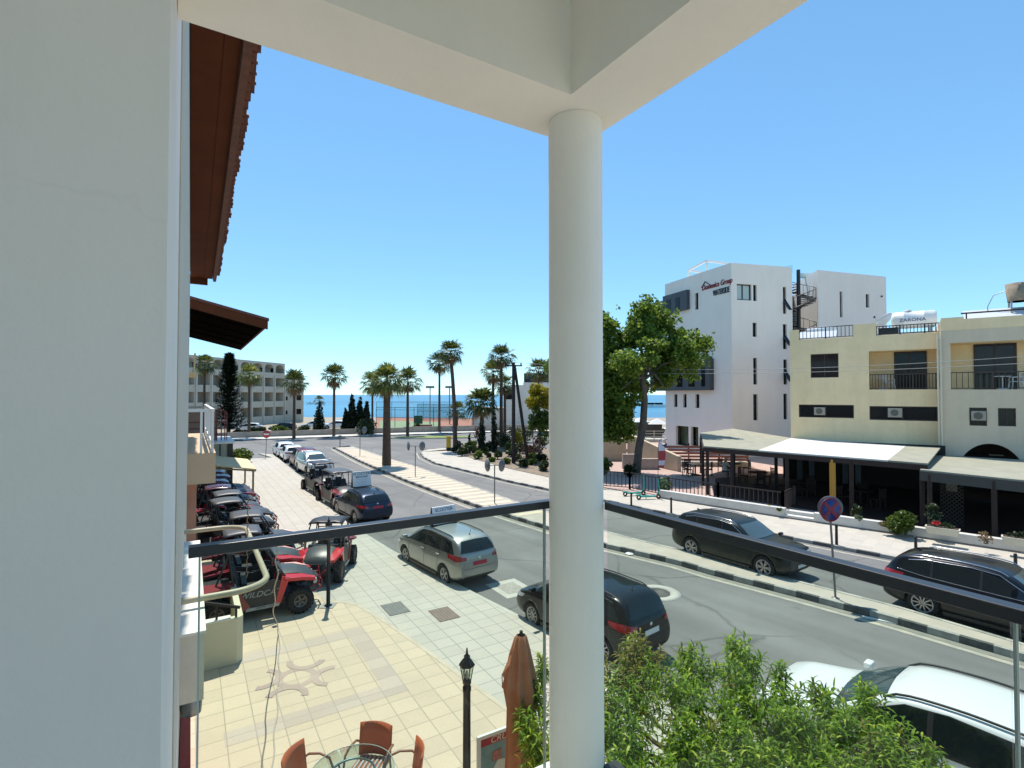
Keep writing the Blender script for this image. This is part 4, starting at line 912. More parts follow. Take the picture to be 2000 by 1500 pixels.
hr_.tube(pts, .03, 6); hr_.tube([(p[0],p[1],p[2]-.95) for p in pts], .05, 6)
st_.build('treads', M_BLACK, stt); hr_.build('handrail', M_BLACK, stt)
# ================================================================ RESTAURANT PERGOLA
M_CANV = mat('faded canopy sheet', (.36,.35,.26), .85, col2=(.26,.255,.19), vscale=1.5, bump=.2, bscale=8)
M_CANW = mat('bright white canopy sheet', (.62,.60,.53), .8, var=.04, vscale=1)
rs_ = thing('restaurant_pergola', 'dark timber restaurant pergola with a faded green and white flat canopy roof', 'pergola', (10.7,28.6,.18), 0)
O = Vector((10.7,28.6,.18))
FL = D(1375,872,28.6); FR = D(1812,905,21.4); fl = Vector((FL.x,FL.y,2.80)); frr = Vector((FR.x,FR.y,2.80)); bl = Vector((13.2,36.6,2.95)); bk = Vector((17.3,41,2.95)); cl = C0+Vector((0,0,2.72)); cr = C0+E*W1+Vector((0,0,2.62))
mid = fl.lerp(frr,.30); midb = cl.lerp(bl,.02)
s = MB(); s.m = 0; s.slab([v-O for v in (fl, bl, bk, cl, mid)][::-1], .07)
m2_ = fl.lerp(frr,.86); c2_ = cl.lerp(cr,.80)
s.m = 1; s.slab([v-O for v in (mid, cl, c2_, m2_)][::-1], .07); s.m = 0; s.slab([v-O for v in (m2_, c2_, cr, frr)][::-1], .07)
s.build('canopy', [M_CANV, M_CANW], rs_)
s = MB(); 
for (p, q) in ((fl,frr),(fl,bl),(bl,bk)): s.bar(p-O-Vector((0,0,.19)), q-O-Vector((0,0,.19)), .1, .22)
for k in range(1,14): p = fl.lerp(frr,k/14); q = (bl if k < 3 else cl.lerp(cr,(k-2)/12)); s.bar(p-O-Vector((0,0,.16)), Vector((q.x,q.y,2.7))-O-Vector((0,0,.16)), .07, .12)
s.build('beam', M_WOODD, rs_)
def post(parent, p, O, z, w=.13, m=M_WOODD): s = MB(); s.box(p.x-O.x-w/2,p.x-O.x+w/2,p.y-O.y-w/2,p.y-O.y+w/2,0,z-.07); return s.build('post', m, parent)
for k, tt in enumerate((.02,.16,.44,.72,.98)): post(rs_, fl.lerp(frr,tt), O, 2.5)
for tt in (.35,.95): post(rs_, fl.lerp(bl,tt), O, 2.55)
post(rs_, fl.lerp(frr,.1)+Vector((1.6,2.2,0)), O, 2.5); post(rs_, fl.lerp(frr,.3)+Vector((2.2,2.6,0)), O, 2.5)
yp = D(1626,930,24.0); s = MB(); s.box(yp.x-O.x-.09,yp.x-O.x+.09,yp.y-O.y-.09,yp.y-O.y+.09,.0,2.45); s.build('post', mat('ochre yellow post', (.50,.27,.04), .6), rs_)
# interior back wall, dark
s = MB(); 
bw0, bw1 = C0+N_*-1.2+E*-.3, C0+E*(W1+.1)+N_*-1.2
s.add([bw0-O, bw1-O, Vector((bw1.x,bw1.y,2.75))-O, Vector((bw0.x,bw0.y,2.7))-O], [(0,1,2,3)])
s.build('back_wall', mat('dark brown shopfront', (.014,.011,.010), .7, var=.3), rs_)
s = MB()
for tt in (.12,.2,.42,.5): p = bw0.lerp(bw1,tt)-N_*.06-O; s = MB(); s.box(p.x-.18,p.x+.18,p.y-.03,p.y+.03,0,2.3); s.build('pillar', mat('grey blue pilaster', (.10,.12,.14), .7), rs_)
# second lower canopy to the right
c2t = thing('restaurant_awning', 'pale green sloping awning roof at the right over the black restaurant bay', 'awning', (16.5,20.8,.18), 0)
O2 = Vector((16.5,20.8,.18)); f1 = D(1797,916,21.2); f1 = Vector((f1.x,f1.y,2.58)); f2_ = D(2010,940,18.6); f2_ = Vector((f2_.x,f2_.y,2.55)); f2x = f1+(f2_-f1)*3.2; g1 = D(1831,890,26.6); g1 = Vector((g1.x,g1.y,2.55)); g2 = C0+E*(S0+W2)+N_*(OFF)+Vector((0,0,2.5)); g1 = C0+E*(S0-.3)+N_*(OFF-.05)+Vector((0,0,2.18)); g2.z = 2.15
s = MB(); s.slab([v-O2 for v in (f1,g1,g2,f2x)][::-1], .06); s.build('canopy', M_CANV, c2t)
s = MB(); s.bar(f1-O2-Vector((0,0,.25)), f2x-O2-Vector((0,0,.25)), .08, .38); s.build('valance', mat('dark green valance', (.05,.055,.05), .8), c2t)
for tt in (.03,.22,.5): post(c2t, f1.lerp(f2x,tt), O2, 2.3, w=.12)
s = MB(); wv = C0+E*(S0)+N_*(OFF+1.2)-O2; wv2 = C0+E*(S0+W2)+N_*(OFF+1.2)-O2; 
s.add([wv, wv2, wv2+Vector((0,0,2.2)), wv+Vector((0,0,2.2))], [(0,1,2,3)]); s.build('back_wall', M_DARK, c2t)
# lattice screen
def lattice(parent, p, d, w, h, z0, m, pitch=.16):
    s = MB(); n_ = int((w+h)/pitch)
    for k in range(-int(h/pitch), int(w/pitch)+1):
        for sg in (1,-1):
            x0, z0_, x1, z1_ = k*pitch, 0, k*pitch+h, h
            if sg < 0: x0, x1 = w-x0, w-x1
            # clip to 0..w
            def cl_(xa, za, xb, zb):
                pts_ = []
                for t_ in (0, 1):
                    pass
                dx = xb-xa
                t0, t1 = 0, 1
                if dx > 0: t0 = max(t0, -xa/dx); t1 = min(t1, (w-xa)/dx)
                elif dx < 0: t0 = max(t0, (w-xa)/dx); t1 = min(t1, -xa/dx)
                if t1 <= t0: return None
                return xa+dx*t0, za+(zb-za)*t0, xa+dx*t1, za+(zb-za)*t1
            r_ = cl_(x0, z0_, x1, z1_)
            if r_: s.bar(p+d*r_[0]+Vector((0,0,z0+r_[1])), p+d*r_[2]+Vector((0,0,z0+r_[3])), .03, .012)
    return s.build('lattice', m, parent)
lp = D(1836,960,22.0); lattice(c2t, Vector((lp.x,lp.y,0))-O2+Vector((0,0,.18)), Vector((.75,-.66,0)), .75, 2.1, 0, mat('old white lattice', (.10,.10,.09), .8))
# street wall (low, white) and planter edge
WLs = BR[5:8]+BR[8:]
def lowwall(name, p, q, h, w, label, m=M_WHITE):
    d = (q-p); rz = math.atan2(d.y, d.x); s = MB(); s.box(0,d.length,0,w,0,h); o = s.build(name, m, loc=(p.x,p.y,PZ), rz=rz, bevel=.01); return tag(o, label, 'wall')
M_WALLW = mat('stained white wall', (.60,.585,.53), .85, var=.12, vscale=2.2, bump=.2, bscale=16)
lowwall('low_wall', BR[5], BR[6], .42, .28, 'low white street wall in front of the black terrace fence', M_WALLW)
st0 = BR[6]; st1 = BR[6].lerp(BR[7], .27)
d = st1-st0; s = MB(); s.box(0,d.length,.0,.35,0,.14); s.box(0,d.length,.35,.7,0,.28); tag(s.build('steps', M_WALLW, loc=(st0.x,st0.y,PZ), rz=math.atan2(d.y,d.x)), 'two pale steps up to the restaurant between the low white walls', 'steps')
w2 = lowwall('low_wall', st1, BR[7], .40, .28, 'low white wall with plants on top behind the no stopping sign', M_WALLW)
lowwall('low_wall', BR[7]+(BR[8]-BR[7])*.012, ext(BR[7],BR[8],9), .38, .3, 'low white wall with planters at the right edge behind the black car', M_WALLW)
# black fences
M_FENCE = mat('black painted fence', (.02,.014,.014), .5)
def fence(name, pts, h, step, label, z=PZ+.06, rail=.05, balw=.035):
    o0 = pts[0]; t = thing(name, label, 'fence', (o0.x,o0.y,z), 0)
    s = MB(); q = MB()
    for i in range(len(pts)-1):
        p, r_ = pts[i]-o0, pts[i+1]-o0; p = Vector((p.x,p.y,0)); r_ = Vector((r_.x,r_.y,0)); s.bar(p+Vector((0,0,h)), r_+Vector((0,0,h)), rail); s.bar(p+Vector((0,0,.12)), r_+Vector((0,0,.12)), rail*.8)
        n_ = int((r_-p).length/step)
        for k in range(n_+1): c = p.lerp(r_, k/n_); q.box(c.x-balw/2,c.x+balw/2,c.y-balw/2,c.y+balw/2,.1,h)
    s.build('rail', M_FENCE, t); q.build('balusters', M_FENCE, t)
    for i in range(len(pts)-1):
        Ln = (pts[i+1]-pts[i]).length; nn = max(1, int(Ln/2.6))
        for k in range(nn+1):
            c = (pts[i]-o0).lerp(pts[i+1]-o0, k/nn); e = MB(); e.box(c.x-.05,c.x+.05,c.y-.05,c.y+.05,0,h+.08); e.build('post', M_FENCE, t)
    return t
fence('metal_fence', [G(1177,958),G(1230,962),G(1287,974)], .95, .22, 'black slatted fence beside the green scooters, left of the low white wall')
fz = G(1318,967); fence('metal_fence', [Vector((BR[5].x+.6,BR[5].y+.3,0)), BR[5].lerp(BR[6],.5)+Vector((.3,.5,0)), BR[5].lerp(BR[6],.98)+Vector((.35,.55,0)), BR[5].lerp(BR[6],.98)+Vector((1.6,1.9,0))], .95, .2, 'black slatted fence along the terrace behind the low white wall')
# terraced brown steps/deck behind the banner
M_DECK = mat('red brown deck boards', (.30,.13,.09), .8, var=.15, vscale=3)
dk = thing('deck_screen', 'red brown slatted timber barrier below the parked white hatchback', 'barrier', (11.2,40.2,0), R(-3))
s = MB()
for k in range(5): s.box(0,6.8,-.06*k,.02-.06*k,.55+.25*k,.72+.25*k)
s.build('slats', M_DECK, dk)
s = MB()
for x in (.1,2.3,4.6,6.7): s.box(x,x+.09,.03,.12,0,1.9)
s.build('post', M_WOODD, dk); s = MB(); s.box(0,6.8,-.5,.3,0,.5); s.build('plinth', M_CONC, dk)
# beige boundary walls, left of trunk
bw = thing('boundary_wall', 'beige rendered stepped boundary wall behind the big tree trunk', 'wall', (5.5,45,0), 0)
s = MB(); p = G(1100,885); 
q = [D(1150,870,43), D(1215,862,43)]
a_ = MB(); a_.add([(1.0,-2,0),(3.9,-2,0),(3.9,-2,2.0),(1.0,-2,2.0),(1.0,-1.75,0),(3.9,-1.75,0),(3.9,-1.75,2.0),(1.0,-1.75,2.0)], [(0,1,2,3),(3,2,6,7),(1,5,6,2)])
a_.add([(3.95,-2.1,0),(6.2,-8,0),(6.2,-8,1.25),(3.95,-2.1,2.45),(4.2,-2.1,0),(6.45,-8,0),(6.45,-8,1.25),(4.2,-2.1,2.45)], [(0,1,2,3),(3,2,6,7),(1,5,6,2),(0,3,7,4)])
a_.build('wall', mat('beige wall render', (.55,.45,.32), .85, var=.12, vscale=1.5), bw)
s = MB(); s.box(2.6,3.6,-6.8,-6.4,0,1.25); s.box(3.75,5.2,-7.0,-6.6,0,.95); s.build('pier', mat('pinkish pier', (.42,.34,.29), .85, var=.15), bw)
# ================================================================ CARS
SC = .90
def carpaint(name, col, metal=.3, rough=.25): return mat(name, col, rough+.1, metal=metal, coat=(1.0 if max(col) > .1 else .45), spec=(.5 if max(col) > .1 else .2))
M_TRIM = mat('black car trim', (.018,.018,.019), .5)
M_CHROME = mat('chrome', (.7,.7,.7), .15, metal=1.)
M_CGLASS = mat('tinted car glass', (.008,.013,.015), .04, spec=.5)
M_CGLASS2 = mat('windscreen glass', (.05,.08,.085), .04, spec=.9)
M_RIM = mat('alloy rim', (.38,.38,.38), .3, metal=.7)
M_TAIL = mat('red tail lens', (.30,.006,.010), .12, coat=.6)
M_HEAD = mat('clear head lens', (.45,.47,.50), .08, coat=.8)
M_PLATER = mat('red number plate', (.40,.01,.04), .4); M_PLATEW = mat('white number plate', (.7,.7,.66), .4)
def interp(tab, x):
    if x <= tab[0][0]: return tab[0][1]
    for (x0,y0),(x1,y1) in zip(tab, tab[1:]):
        if x <= x1:
            t = (x-x0)/(x1-x0); return y0+(y1-y0)*t
    return tab[-1][1]
WHEELS = {}
def wheel_mesh(r, w, spokes, rimr=.68, m=None, sw=.05):
    key = (r, w, spokes, m.name if m else '')
    if key in WHEELS: return WHEELS[key]
    s = MB(); ri = r*rimr
    s.lathe([(ri,-w/2+.01),(r*.93,-w/2),(r*.985,-w/2+.02),(r,-w*.3),(r,w*.3),(r*.985,w/2-.02),(r*.93,w/2),(ri,w/2-.01)], axis='y', n=36, closed=True)
    ty = s.build('wheel', M_TYRE)
    s = MB(); s.lathe([(ri,w/2-.015),(ri+.008,w/2-.002),(ri-.02,w/2-.005),(ri-.03,w/2-.05),(ri-.03,-w/2+.02)], axis='y', n=36, cap=False)
    s.lathe([(.001,w/2-.02),(.055,w/2-.022),(.065,w/2-.035),(.065,w/2-.06)], axis='y', n=16)
    for k in range(spokes):
        a = 2*math.pi*k/spokes
        for da in ((-.16,.16) if spokes <= 6 else (0,)):
            p = Vector((.05*math.cos(a+da*.5), w/2-.03, .05*math.sin(a+da*.5))); q = Vector(((ri-.015)*math.cos(a+da), w/2-.022, (ri-.015)*math.sin(a+da)))
            s.bar(p, q, sw*.6, .03, up=(0,1,0))
    rm = s.build('rim', m or M_RIM); s = MB(); s.lathe([(ri-.03,w/2-.085),(.001,w/2-.085)], axis='y', n=24); dk_ = s.build('brake_disc', M_BLACK)
    for o in (ty, rm, dk_): COL.objects.unlink(o)
    WHEELS[key] = (ty.data, rm.data, dk_.data); return WHEELS[key]
def put_wheel(parent, x, y, r, w, spokes, m=None, rimr=.68, sw=.05, steer=0):
    ty, rm, dk_ = wheel_mesh(r, w, spokes, rimr, m, sw)
    o = bpy.data.objects.new('wheel', ty); COL.objects.link(o); o.parent = parent; o.location = (x, y, r); o.rotation_euler = (0, 0, (math.pi if y < 0 else 0)+steer)
    for nm, me in (('rim', rm), ('brake_disc', dk_)): c = bpy.data.objects.new(nm, me); COL.objects.link(c); c.parent = o
def patch(name, bvh, bot, top, dirn, m, parent, off=.005, nu=10, nv=4, th=0):
    """panel laid on the body: two polylines (3D), interpolated, cast along dirn onto the body"""
    dirn = Vector(dirn).normalized(); vs = []
    def along(pl, t):
        n_ = len(pl)-1; i = min(int(t*n_), n_-1); return Vector(pl[i]).lerp(Vector(pl[i+1]), t*n_-i)
    for j in range(nv+1):
        for i in range(nu+1):
            p = along(bot, i/nu).lerp(along(top, i/nu), j/nv)
            h, nrm, _, _ = bvh.ray_cast(p-dirn*2.0, dirn)
            if h is None: h = p; nrm = -dirn
            if nrm.dot(dirn) > 0: nrm = -nrm
            vs.append(h+nrm*off)
    fs = [(j*(nu+1)+i, j*(nu+1)+i+1, (j+1)*(nu+1)+i+1, (j+1)*(nu+1)+i) for j in range(nv) for i in range(nu)]
    s = MB(); s.sm = True; s.add(vs, fs); o = s.build(name, m, parent)
    # face outward
    me = o.data; c = sum((me.polygons[k].normal for k in range(len(me.polygons))), Vector())
    if c.dot(dirn) > 0: me.flip_normals()
    return o
def car(name, label, paint, loc, rz, kind, group=None, plate='w', cat='car', rimm=None, spokes=5, rack=True, detail=True, chrome=False, xk=1.):
    P = dict(
     mpv = dict(L=4.52, W=1.80, H=1.60, wb=2.75, fo=.90, r=.33, spokes=5,
        top=[(-2.26,.80),(-2.22,1.02),(-2.10,1.20),(-1.93,1.50),(-1.5,1.57),(-.6,1.60),(.1,1.585),(.5,1.50),(1.18,1.12),(1.35,1.05),(1.9,.92),(2.15,.80),(2.26,.58)],
        belt=[(-2.26,.78),(-2.15,.98),(-1.8,1.06),(1.2,.98),(1.35,.98),(1.9,.84),(2.15,.72),(2.26,.52)]),
     suv = dict(L=4.72, W=1.90, H=1.69, wb=2.86, fo=.86, r=.375, spokes=6,
        top=[(-2.36,.85),(-2.33,1.08),(-2.2,1.25),(-1.98,1.58),(-1.5,1.655),(-.5,1.69),(.15,1.66),(.45,1.58),(1.08,1.16),(1.25,1.12),(1.85,1.08),(2.2,1.0),(2.34,.80)],
        belt=[(-2.36,.83),(-2.25,1.05),(-1.9,1.12),(1.1,1.04),(1.25,1.06),(1.85,1.01),(2.2,.92),(2.34,.74)]),
     hatch = dict(L=4.35, W=1.80, H=1.50, wb=2.64, fo=.86, r=.325, spokes=5,
        top=[(-2.17,.75),(-2.13,.98),(-2.0,1.12),(-1.72,1.40),(-1.4,1.46),(-.5,1.50),(.1,1.47),(.35,1.40),(1.0,1.03),(1.15,.98),(1.75,.88),(2.0,.78),(2.17,.55)],
        belt=[(-2.17,.72),(-2.05,.92),(-1.7,1.00),(1.0,.91),(1.15,.90),(1.75,.80),(2.0,.70),(2.17,.50)]),
    )[kind]
    L_, W_, H, wb, r = P['L'], P['W'], P['H'], P['wb'], P['r']; spk = spokes or P['spokes']
    t = thing(name, label, cat, loc, rz, group); t.scale = (SC*xk, SC, SC)
    top, belt = P['top'], P['belt']; hx = L_/2
    xs = sorted(set([p[0] for p in top]+[-hx+.04, -1.2, -.9, -.3, .75, .95, 1.6, hx-.05, hx-.22]))
    def hw(x):
        f = abs(x)/hx; e = 1-.035*f**2-(.16*max(0,(f-.82)/.18)**2.2); return W_/2*e
    zl = lambda x: .22+.14*max(0,(abs(x)-hx+.55)/.55)**2
    cab0, cab1 = top[3][0], [p for p in top if p[0] > 0][3][0]
    rings = []
    for x in xs:
        zt, zb, w, z0 = interp(top, x), interp(belt, x), hw(x), zl(x)
        zb = min(zb, zt-.015)
        fr = max(0, min(1, (zt-zb)/(H-1.05)))       # 0 on bonnet, 1 on roof
        ye = (w-.06)*(1-fr)*.86+(W_/2-.235)*fr
        zs = zt-.045*fr-.02
        rings.append([(x,0,z0),(x,w-.16,z0),(x,w-.035,z0+.07),(x,w-.005,z0+.22),(x,w,(z0+zb)*.52+.05),(x,w-.025,zb-.09),(x,w-.06,zb),
                      (x,(w-.07)*.5+ye*.5,(zb+.01)*.5+zs*.5),(x,ye,zs),(x,ye-.10,zt-.008),(x,ye*.45,zt+.012*fr),(x,0,zt+.02*fr)])
    n = len(rings[0]); vs = []; fs = []
    full = [rg+[(p[0],-p[1],p[2]) for p in rg[-2:0:-1]] for rg in rings]; m_ = len(full[0])
    for rg in full: vs += rg
    for i in range(len(full)-1):
        for k in range(m_): fs.append((i*m_+k, (i+1)*m_+k, (i+1)*m_+(k+1)%m_, i*m_+(k+1)%m_))
    fs.append(tuple(range(m_))); fs.append(tuple((len(full)-1)*m_+k for k in range(m_))[::-1])
    s = MB(); s.sm = True; s.add(vs, fs); o = s.build('body', [paint, M_TRIM])
    bmx = bmesh.new(); bmx.from_mesh(o.data); bmesh.ops.recalc_face_normals(bmx, faces=bmx.faces)
    cl_ = bmx.edges.layers.float.new('crease_edge')
    for e in bmx.edges:
        ks = [v.index % m_ for v in e.verts]
        if all(k in (6, m_-6) for k in ks): e[cl_] = .45
        if all(k in (8, m_-8) for k in ks): e[cl_] = .35
    bmx.to_mesh(o.data); bmx.free()
    sb = o.modifiers.new('s', 'SUBSURF'); sb.levels = 2; sb.render_levels = 2
    # wheel arches
    xf, xr = hx-P['fo'], hx-P['fo']-wb
    s = MB(); s.m = 1
    for x in (xf, xr):
        for sg in (1,-1):
            y0, y1 = sorted((sg*(W_/2-.34), sg*(W_/2+.2))); 
            prof = [(.0001,y0),(r+.055,y0),(r+.055,y1),(.0001,y1)]
            s.lathe(prof, c=(x,0,r+.015), axis='y', n=32, smooth=False)
    cut = s.build('cut', [paint, M_TRIM])
    bmx = bmesh.new(); bmx.from_mesh(cut.data); bmesh.ops.remove_doubles(bmx, verts=bmx.verts, dist=.0005); bmesh.ops.recalc_face_normals(bmx, faces=bmx.faces); bmx.to_mesh(cut.data); bmx.free()
    me0 = evaluated(o); bvh = BVHTree.FromPolygons([v.co for v in me0.vertices], [p.vertices for p in me0.polygons])
    bo = o.modifiers.new('b', 'BOOLEAN'); bo.object = cut; bo.operation = 'DIFFERENCE'; bo.solver = 'EXACT'; bo.use_self = (kind == 'mpv')
    me = evaluated(o); o.modifiers.clear(); o.data = me; bpy.data.objects.remove(cut); o.parent = t
    for p in me.polygons: p.use_smooth = True
    # ---- surface helpers
    def sy(x, z):
        h = bvh.ray_cast(Vector((x,3,z)), Vector((0,-1,0)))[0]; return h.y if h else W_/2
    zbl = lambda x: interp(belt, x)
    for sg in (1, -1):
        d = (0,-sg,0)
        def pl(pts): return [(x, sg*1.0, z) for x, z in pts]
        xa = cab0+.02; xA = cab1
        if kind == 'mpv':
            bot = [(-1.92,zbl(-1.9)+.05),(-1.3,zbl(-1.3)+.035),(-.2,zbl(-.2)+.03),(.75,zbl(.75)+.03),(1.17,zbl(1.1)+.02)]; topl = [(-1.62,1.43),(-1.3,1.475),(-.3,1.51),(.30,1.46),(1.12,1.03)]
        elif kind == 'suv':
            bot = [(-1.95,zbl(-1.9)+.08),(-1.3,zbl(-1.3)+.035),(-.2,zbl(-.2)+.03),(.75,zbl(.75)+.03),(1.06,zbl(1.1)+.02)]; topl = [(-1.70,1.48),(-1.3,1.56),(-.3,1.60),(.25,1.55),(1.0,1.09)]
        else:
            bot = [(-1.62,zbl(-1.6)+.06),(-1.1,zbl(-1.1)+.03),(-.2,zbl(-.2)+.03),(.65,zbl(.65)+.03),(.96,zbl(.96)+.02)]; topl = [(-1.35,1.31),(-1.1,1.37),(-.3,1.41),(.15,1.36),(.92,.965)]
        patch('side_window', bvh, pl(bot), pl(topl), d, M_CGLASS, t, off=.012, nu=32, nv=8)
        if detail:
            # pillars between door windows
            for x in ((-.10,-1.15) if kind != 'hatch' else (-.12,-1.0)):
                zt_ = 1.0*interp([(p[0],p[1]) for p in topl], x); zb_ = interp([(p[0],p[1]) for p in bot], x)
                patch('pillar_trim', bvh, pl([(x-.03,zb_),(x+.03,zb_)]), pl([(x-.03,zt_),(x+.03,zt_)]), d, M_TRIM, t, off=.017, nu=1, nv=8)
            # door seams
            s = MB()
            for x, dx in ((1.02 if kind != 'hatch' else .92,.0),(-.12,.0),(-1.1 if kind != 'hatch' else -.98,.28)):
                pts = []
                for k in range(9):
                    z = .32+(zbl(x)-.30)*k/8; xx = x-dx*(1-k/8)*-1*0.6 if dx else x; pts.append((xx, sg*(sy(xx,z)+.001), z))
                s.tube(pts, .0055, 4)
            s.build('door_seam', M_BLACK, t)
            for x in (.05,-.98):
                z = zbl(x)-.10; y = sy(x,z); s = MB(); s.tube([(x-.1,sg*(y+.0),z),(x-.07,sg*(y+.035),z+.005),(x+.07,sg*(y+.035),z+.005),(x+.1,sg*(y),z)], .014, 6); s.build('door_handle', M_CHROME if chrome or kind == 'mpv' else paint, t)
            # sill trim
            s = MB(); s.bar((xr+r+.1,sg*(W_/2-.03),.27),(xf-r-.1,sg*(W_/2-.03),.27),.05,.09); s.build('sill', M_TRIM, t)
            # window surround line
            pts = []
            for k in range(25):
                u_ = k/24; q_ = interp2(topl, u_); z = q_[1]; x = q_[0]; pts.append((x, sg*(sy(x,z)+.004), z+.004))
            s = MB(); s.tube(pts, .010 if chrome else .008, 5)
            if chrome:
                pts = []
                for k in range(25):
                    u_ = k/24; q_ = interp2(bot, u_); z = q_[1]; x = q_[0]; pts.append((x, sg*(sy(x,z)+.006), z-.004))
                s.tube(pts, .009, 5)
            s.build('window_trim', M_CHROME if chrome else M_TRIM, t)
        # mirror
        xm = cab1-.18; ym = sy(xm, zbl(xm)); s = MB(); s.sm = True
        s.sm = False; zz_ = zbl(xm)+.10; ya_, yb_ = sorted((sg*(ym+.03), sg*(ym+.22))); s.box(xm-.03,xm+.085,ya_,yb_,zz_-.045,zz_+.045); s.build('wing_mirror', paint, t, bevel=.022); s = MB(); s.bar((xm,sg*(ym-.02),zbl(xm)+.02),(xm,sg*(ym+.1),zbl(xm)+.06),.04); s.build('mirror_stalk', M_TRIM, t)
        if rack:
            pts = []
            for k in range(15):
                x = -1.6+2.0*k/14; h = bvh.ray_cast(Vector((x,sg*(W_/2-.30),3)), Vector((0,0,-1)))[0]
                if h is None: continue
                pts.append((x, h.y, h.z+(.035 if 0 < k < 14 else .0)))
            s = MB(); s.tube(pts, .016, 6); s.build('roof_rail', M_CHROME if chrome else M_TRIM, t)
        # lights
        xb = -hx
        if kind == 'mpv':
            patch('tail_light', bvh, [(-2.3,sg*.56,.93),(-2.15,sg*.84,.90),(-1.88,sg*1.0,.96)], [(-2.3,sg*.56,1.02),(-2.1,sg*.84,1.07),(-1.80,sg*1.0,1.06)], (.80,-sg*.6,0), M_TAIL, t, off=.012, nu=10)
        elif kind == 'suv':
            patch('tail_light', bvh, [(-2.4,sg*.50,1.0),(-2.3,sg*.84,.98),(-1.98,sg*1.0,1.02)], [(-2.4,sg*.50,1.08),(-2.2,sg*.84,1.12),(-1.94,sg*1.0,1.10)], (.80,-sg*.6,0), M_TAIL, t, off=.012, nu=10)
        else:
            patch('tail_light', bvh, [(-2.2,sg*.52,.86),(-2.1,sg*.80,.84),(-1.8,sg*.95,.88)], [(-2.2,sg*.52,.95),(-2.0,sg*.80,.98),(-1.72,sg*.95,.95)], (.80,-sg*.6,0), M_TAIL, t, off=.012, nu=10)
        zf = interp(belt, hx-.35)
        patch('headlight', bvh, [(hx,sg*.46,zf-.17),(hx-.1,sg*.72,zf-.17),(hx-.45,sg*.9,zf-.10)], [(hx,sg*.46,zf-.08),(hx-.1,sg*.72,zf-.04),(hx-.55,sg*.9,zf-.01)], (-.75,-sg*.66,0), M_HEAD, t, off=.010, nu=8)
    # windscreens
    if kind == 'mpv': fb_, ft_, rb_, rt_ = (1.16,.70,1.14),(.55,.54,1.49),(-2.13,.66,1.14),(-1.94,.52,1.46)
    elif kind == 'suv': fb_, ft_, rb_, rt_ = (1.05,.74,1.18),(.48,.58,1.57),(-2.22,.68,1.20),(-2.0,.56,1.53)
    else: fb_, ft_, rb_, rt_ = (.97,.70,1.06),(.38,.54,1.39),(-2.02,.64,1.08),(-1.74,.50,1.36)
    patch('windscreen', bvh, [(fb_[0],-fb_[1],fb_[2]),(fb_[0]+.05,0,fb_[2]),(fb_[0],fb_[1],fb_[2])], [(ft_[0],-ft_[1],ft_[2]),(ft_[0]+.03,0,ft_[2]),(ft_[0],ft_[1],ft_[2])], (-.55,0,-.83), M_CGLASS2, t, off=.012, nu=20, nv=8)
    patch('rear_window', bvh, [(rb_[0],-rb_[1],rb_[2]),(rb_[0],0,rb_[2]-.02),(rb_[0],rb_[1],rb_[2])], [(rt_[0],-rt_[1],rt_[2]),(rt_[0],0,rt_[2]+.02),(rt_[0],rt_[1],rt_[2])], (1,0,-.25), M_CGLASS, t, off=.012, nu=20, nv=8)
    zf = interp(belt, hx-.3)
    patch('grille', bvh, [(hx,-.42,zf-.34),(hx,.42,zf-.34)], [(hx,-.46,zf-.12),(hx,.46,zf-.12)], (-1,0,0), M_TRIM, t, off=.008, nu=8)
    patch('lower_bumper', bvh, [(hx,-.75,.27),(hx,.75,.27)], [(hx,-.7,.40),(hx,.7,.40)], (-1,0,0), M_TRIM, t, off=.008, nu=10)
    patch('rear_bumper_trim', bvh, [(-hx,-.72,.28),(-hx,.72,.28)], [(-hx,-.7,.42),(-hx,.7,.42)], (1,0,0), M_TRIM, t, off=.010, nu=10)
    pm = M_PLATER if plate == 'r' else M_PLATEW
    zp = .74 if kind == 'mpv' else .80
    if kind == 'suv' and plate == 'r': zp = .58
    patch('number_plate', bvh, [(-hx,-.26,zp),(-hx,.26,zp)], [(-hx,-.26,zp+.12),(-hx,.26,zp+.12)], (1,0,0), pm, t, off=.016, nu=4, nv=1)
    patch('number_plate', bvh, [(hx,-.26,.44),(hx,.26,.44)], [(hx,-.26,.55),(hx,.26,.55)], (-1,0,0), pm, t, off=.016, nu=4, nv=1)
    # tailgate seam + antenna + badge + wiper
    if detail:
        s = MB(); pts = []
        for k in range(13):
            y = -.74+1.48*k/12; z = .66 if abs(y) < .6 else .66+(abs(y)-.6)*1.2; h = bvh.ray_cast(Vector((-4,y,z)), Vector((1,0,0)))[0]
            if h: pts.append((h.x-.001, h.y, h.z))
        s.tube(pts, .006, 4); s.build('tailgate_seam', M_BLACK, t)
        h = bvh.ray_cast(Vector((-1.62,0,3)), Vector((0,0,-1)))[0]; s = MB()
        if kind == 'mpv': s.lathe([(.03,-.01),(.02,.03),(.001,.035)], c=h, n=10); s.tube([h, h+Vector((-.12,.02,.22))], .006, 5)
        else: s.add([(h.x-.1,0,h.z),(h.x+.1,.025,h.z-.005),(h.x+.1,-.025,h.z-.005),(h.x-.1,.005,h.z+.06),(h.x-.1,-.005,h.z+.06)], [(0,1,3),(0,4,2),(1,2,4,3),(0,3,4)])
        s.build('antenna', M_TRIM, t)
        h = bvh.ray_cast(Vector((-4,0,zp+.22)), Vector((1,0,0)))[0]; s = MB(); s.lathe([(.045,-.012),(.04,-.02),(.001,-.02)], c=(h.x+.006,0,h.z), axis='x', n=14); s.build('badge', M_CHROME, t)
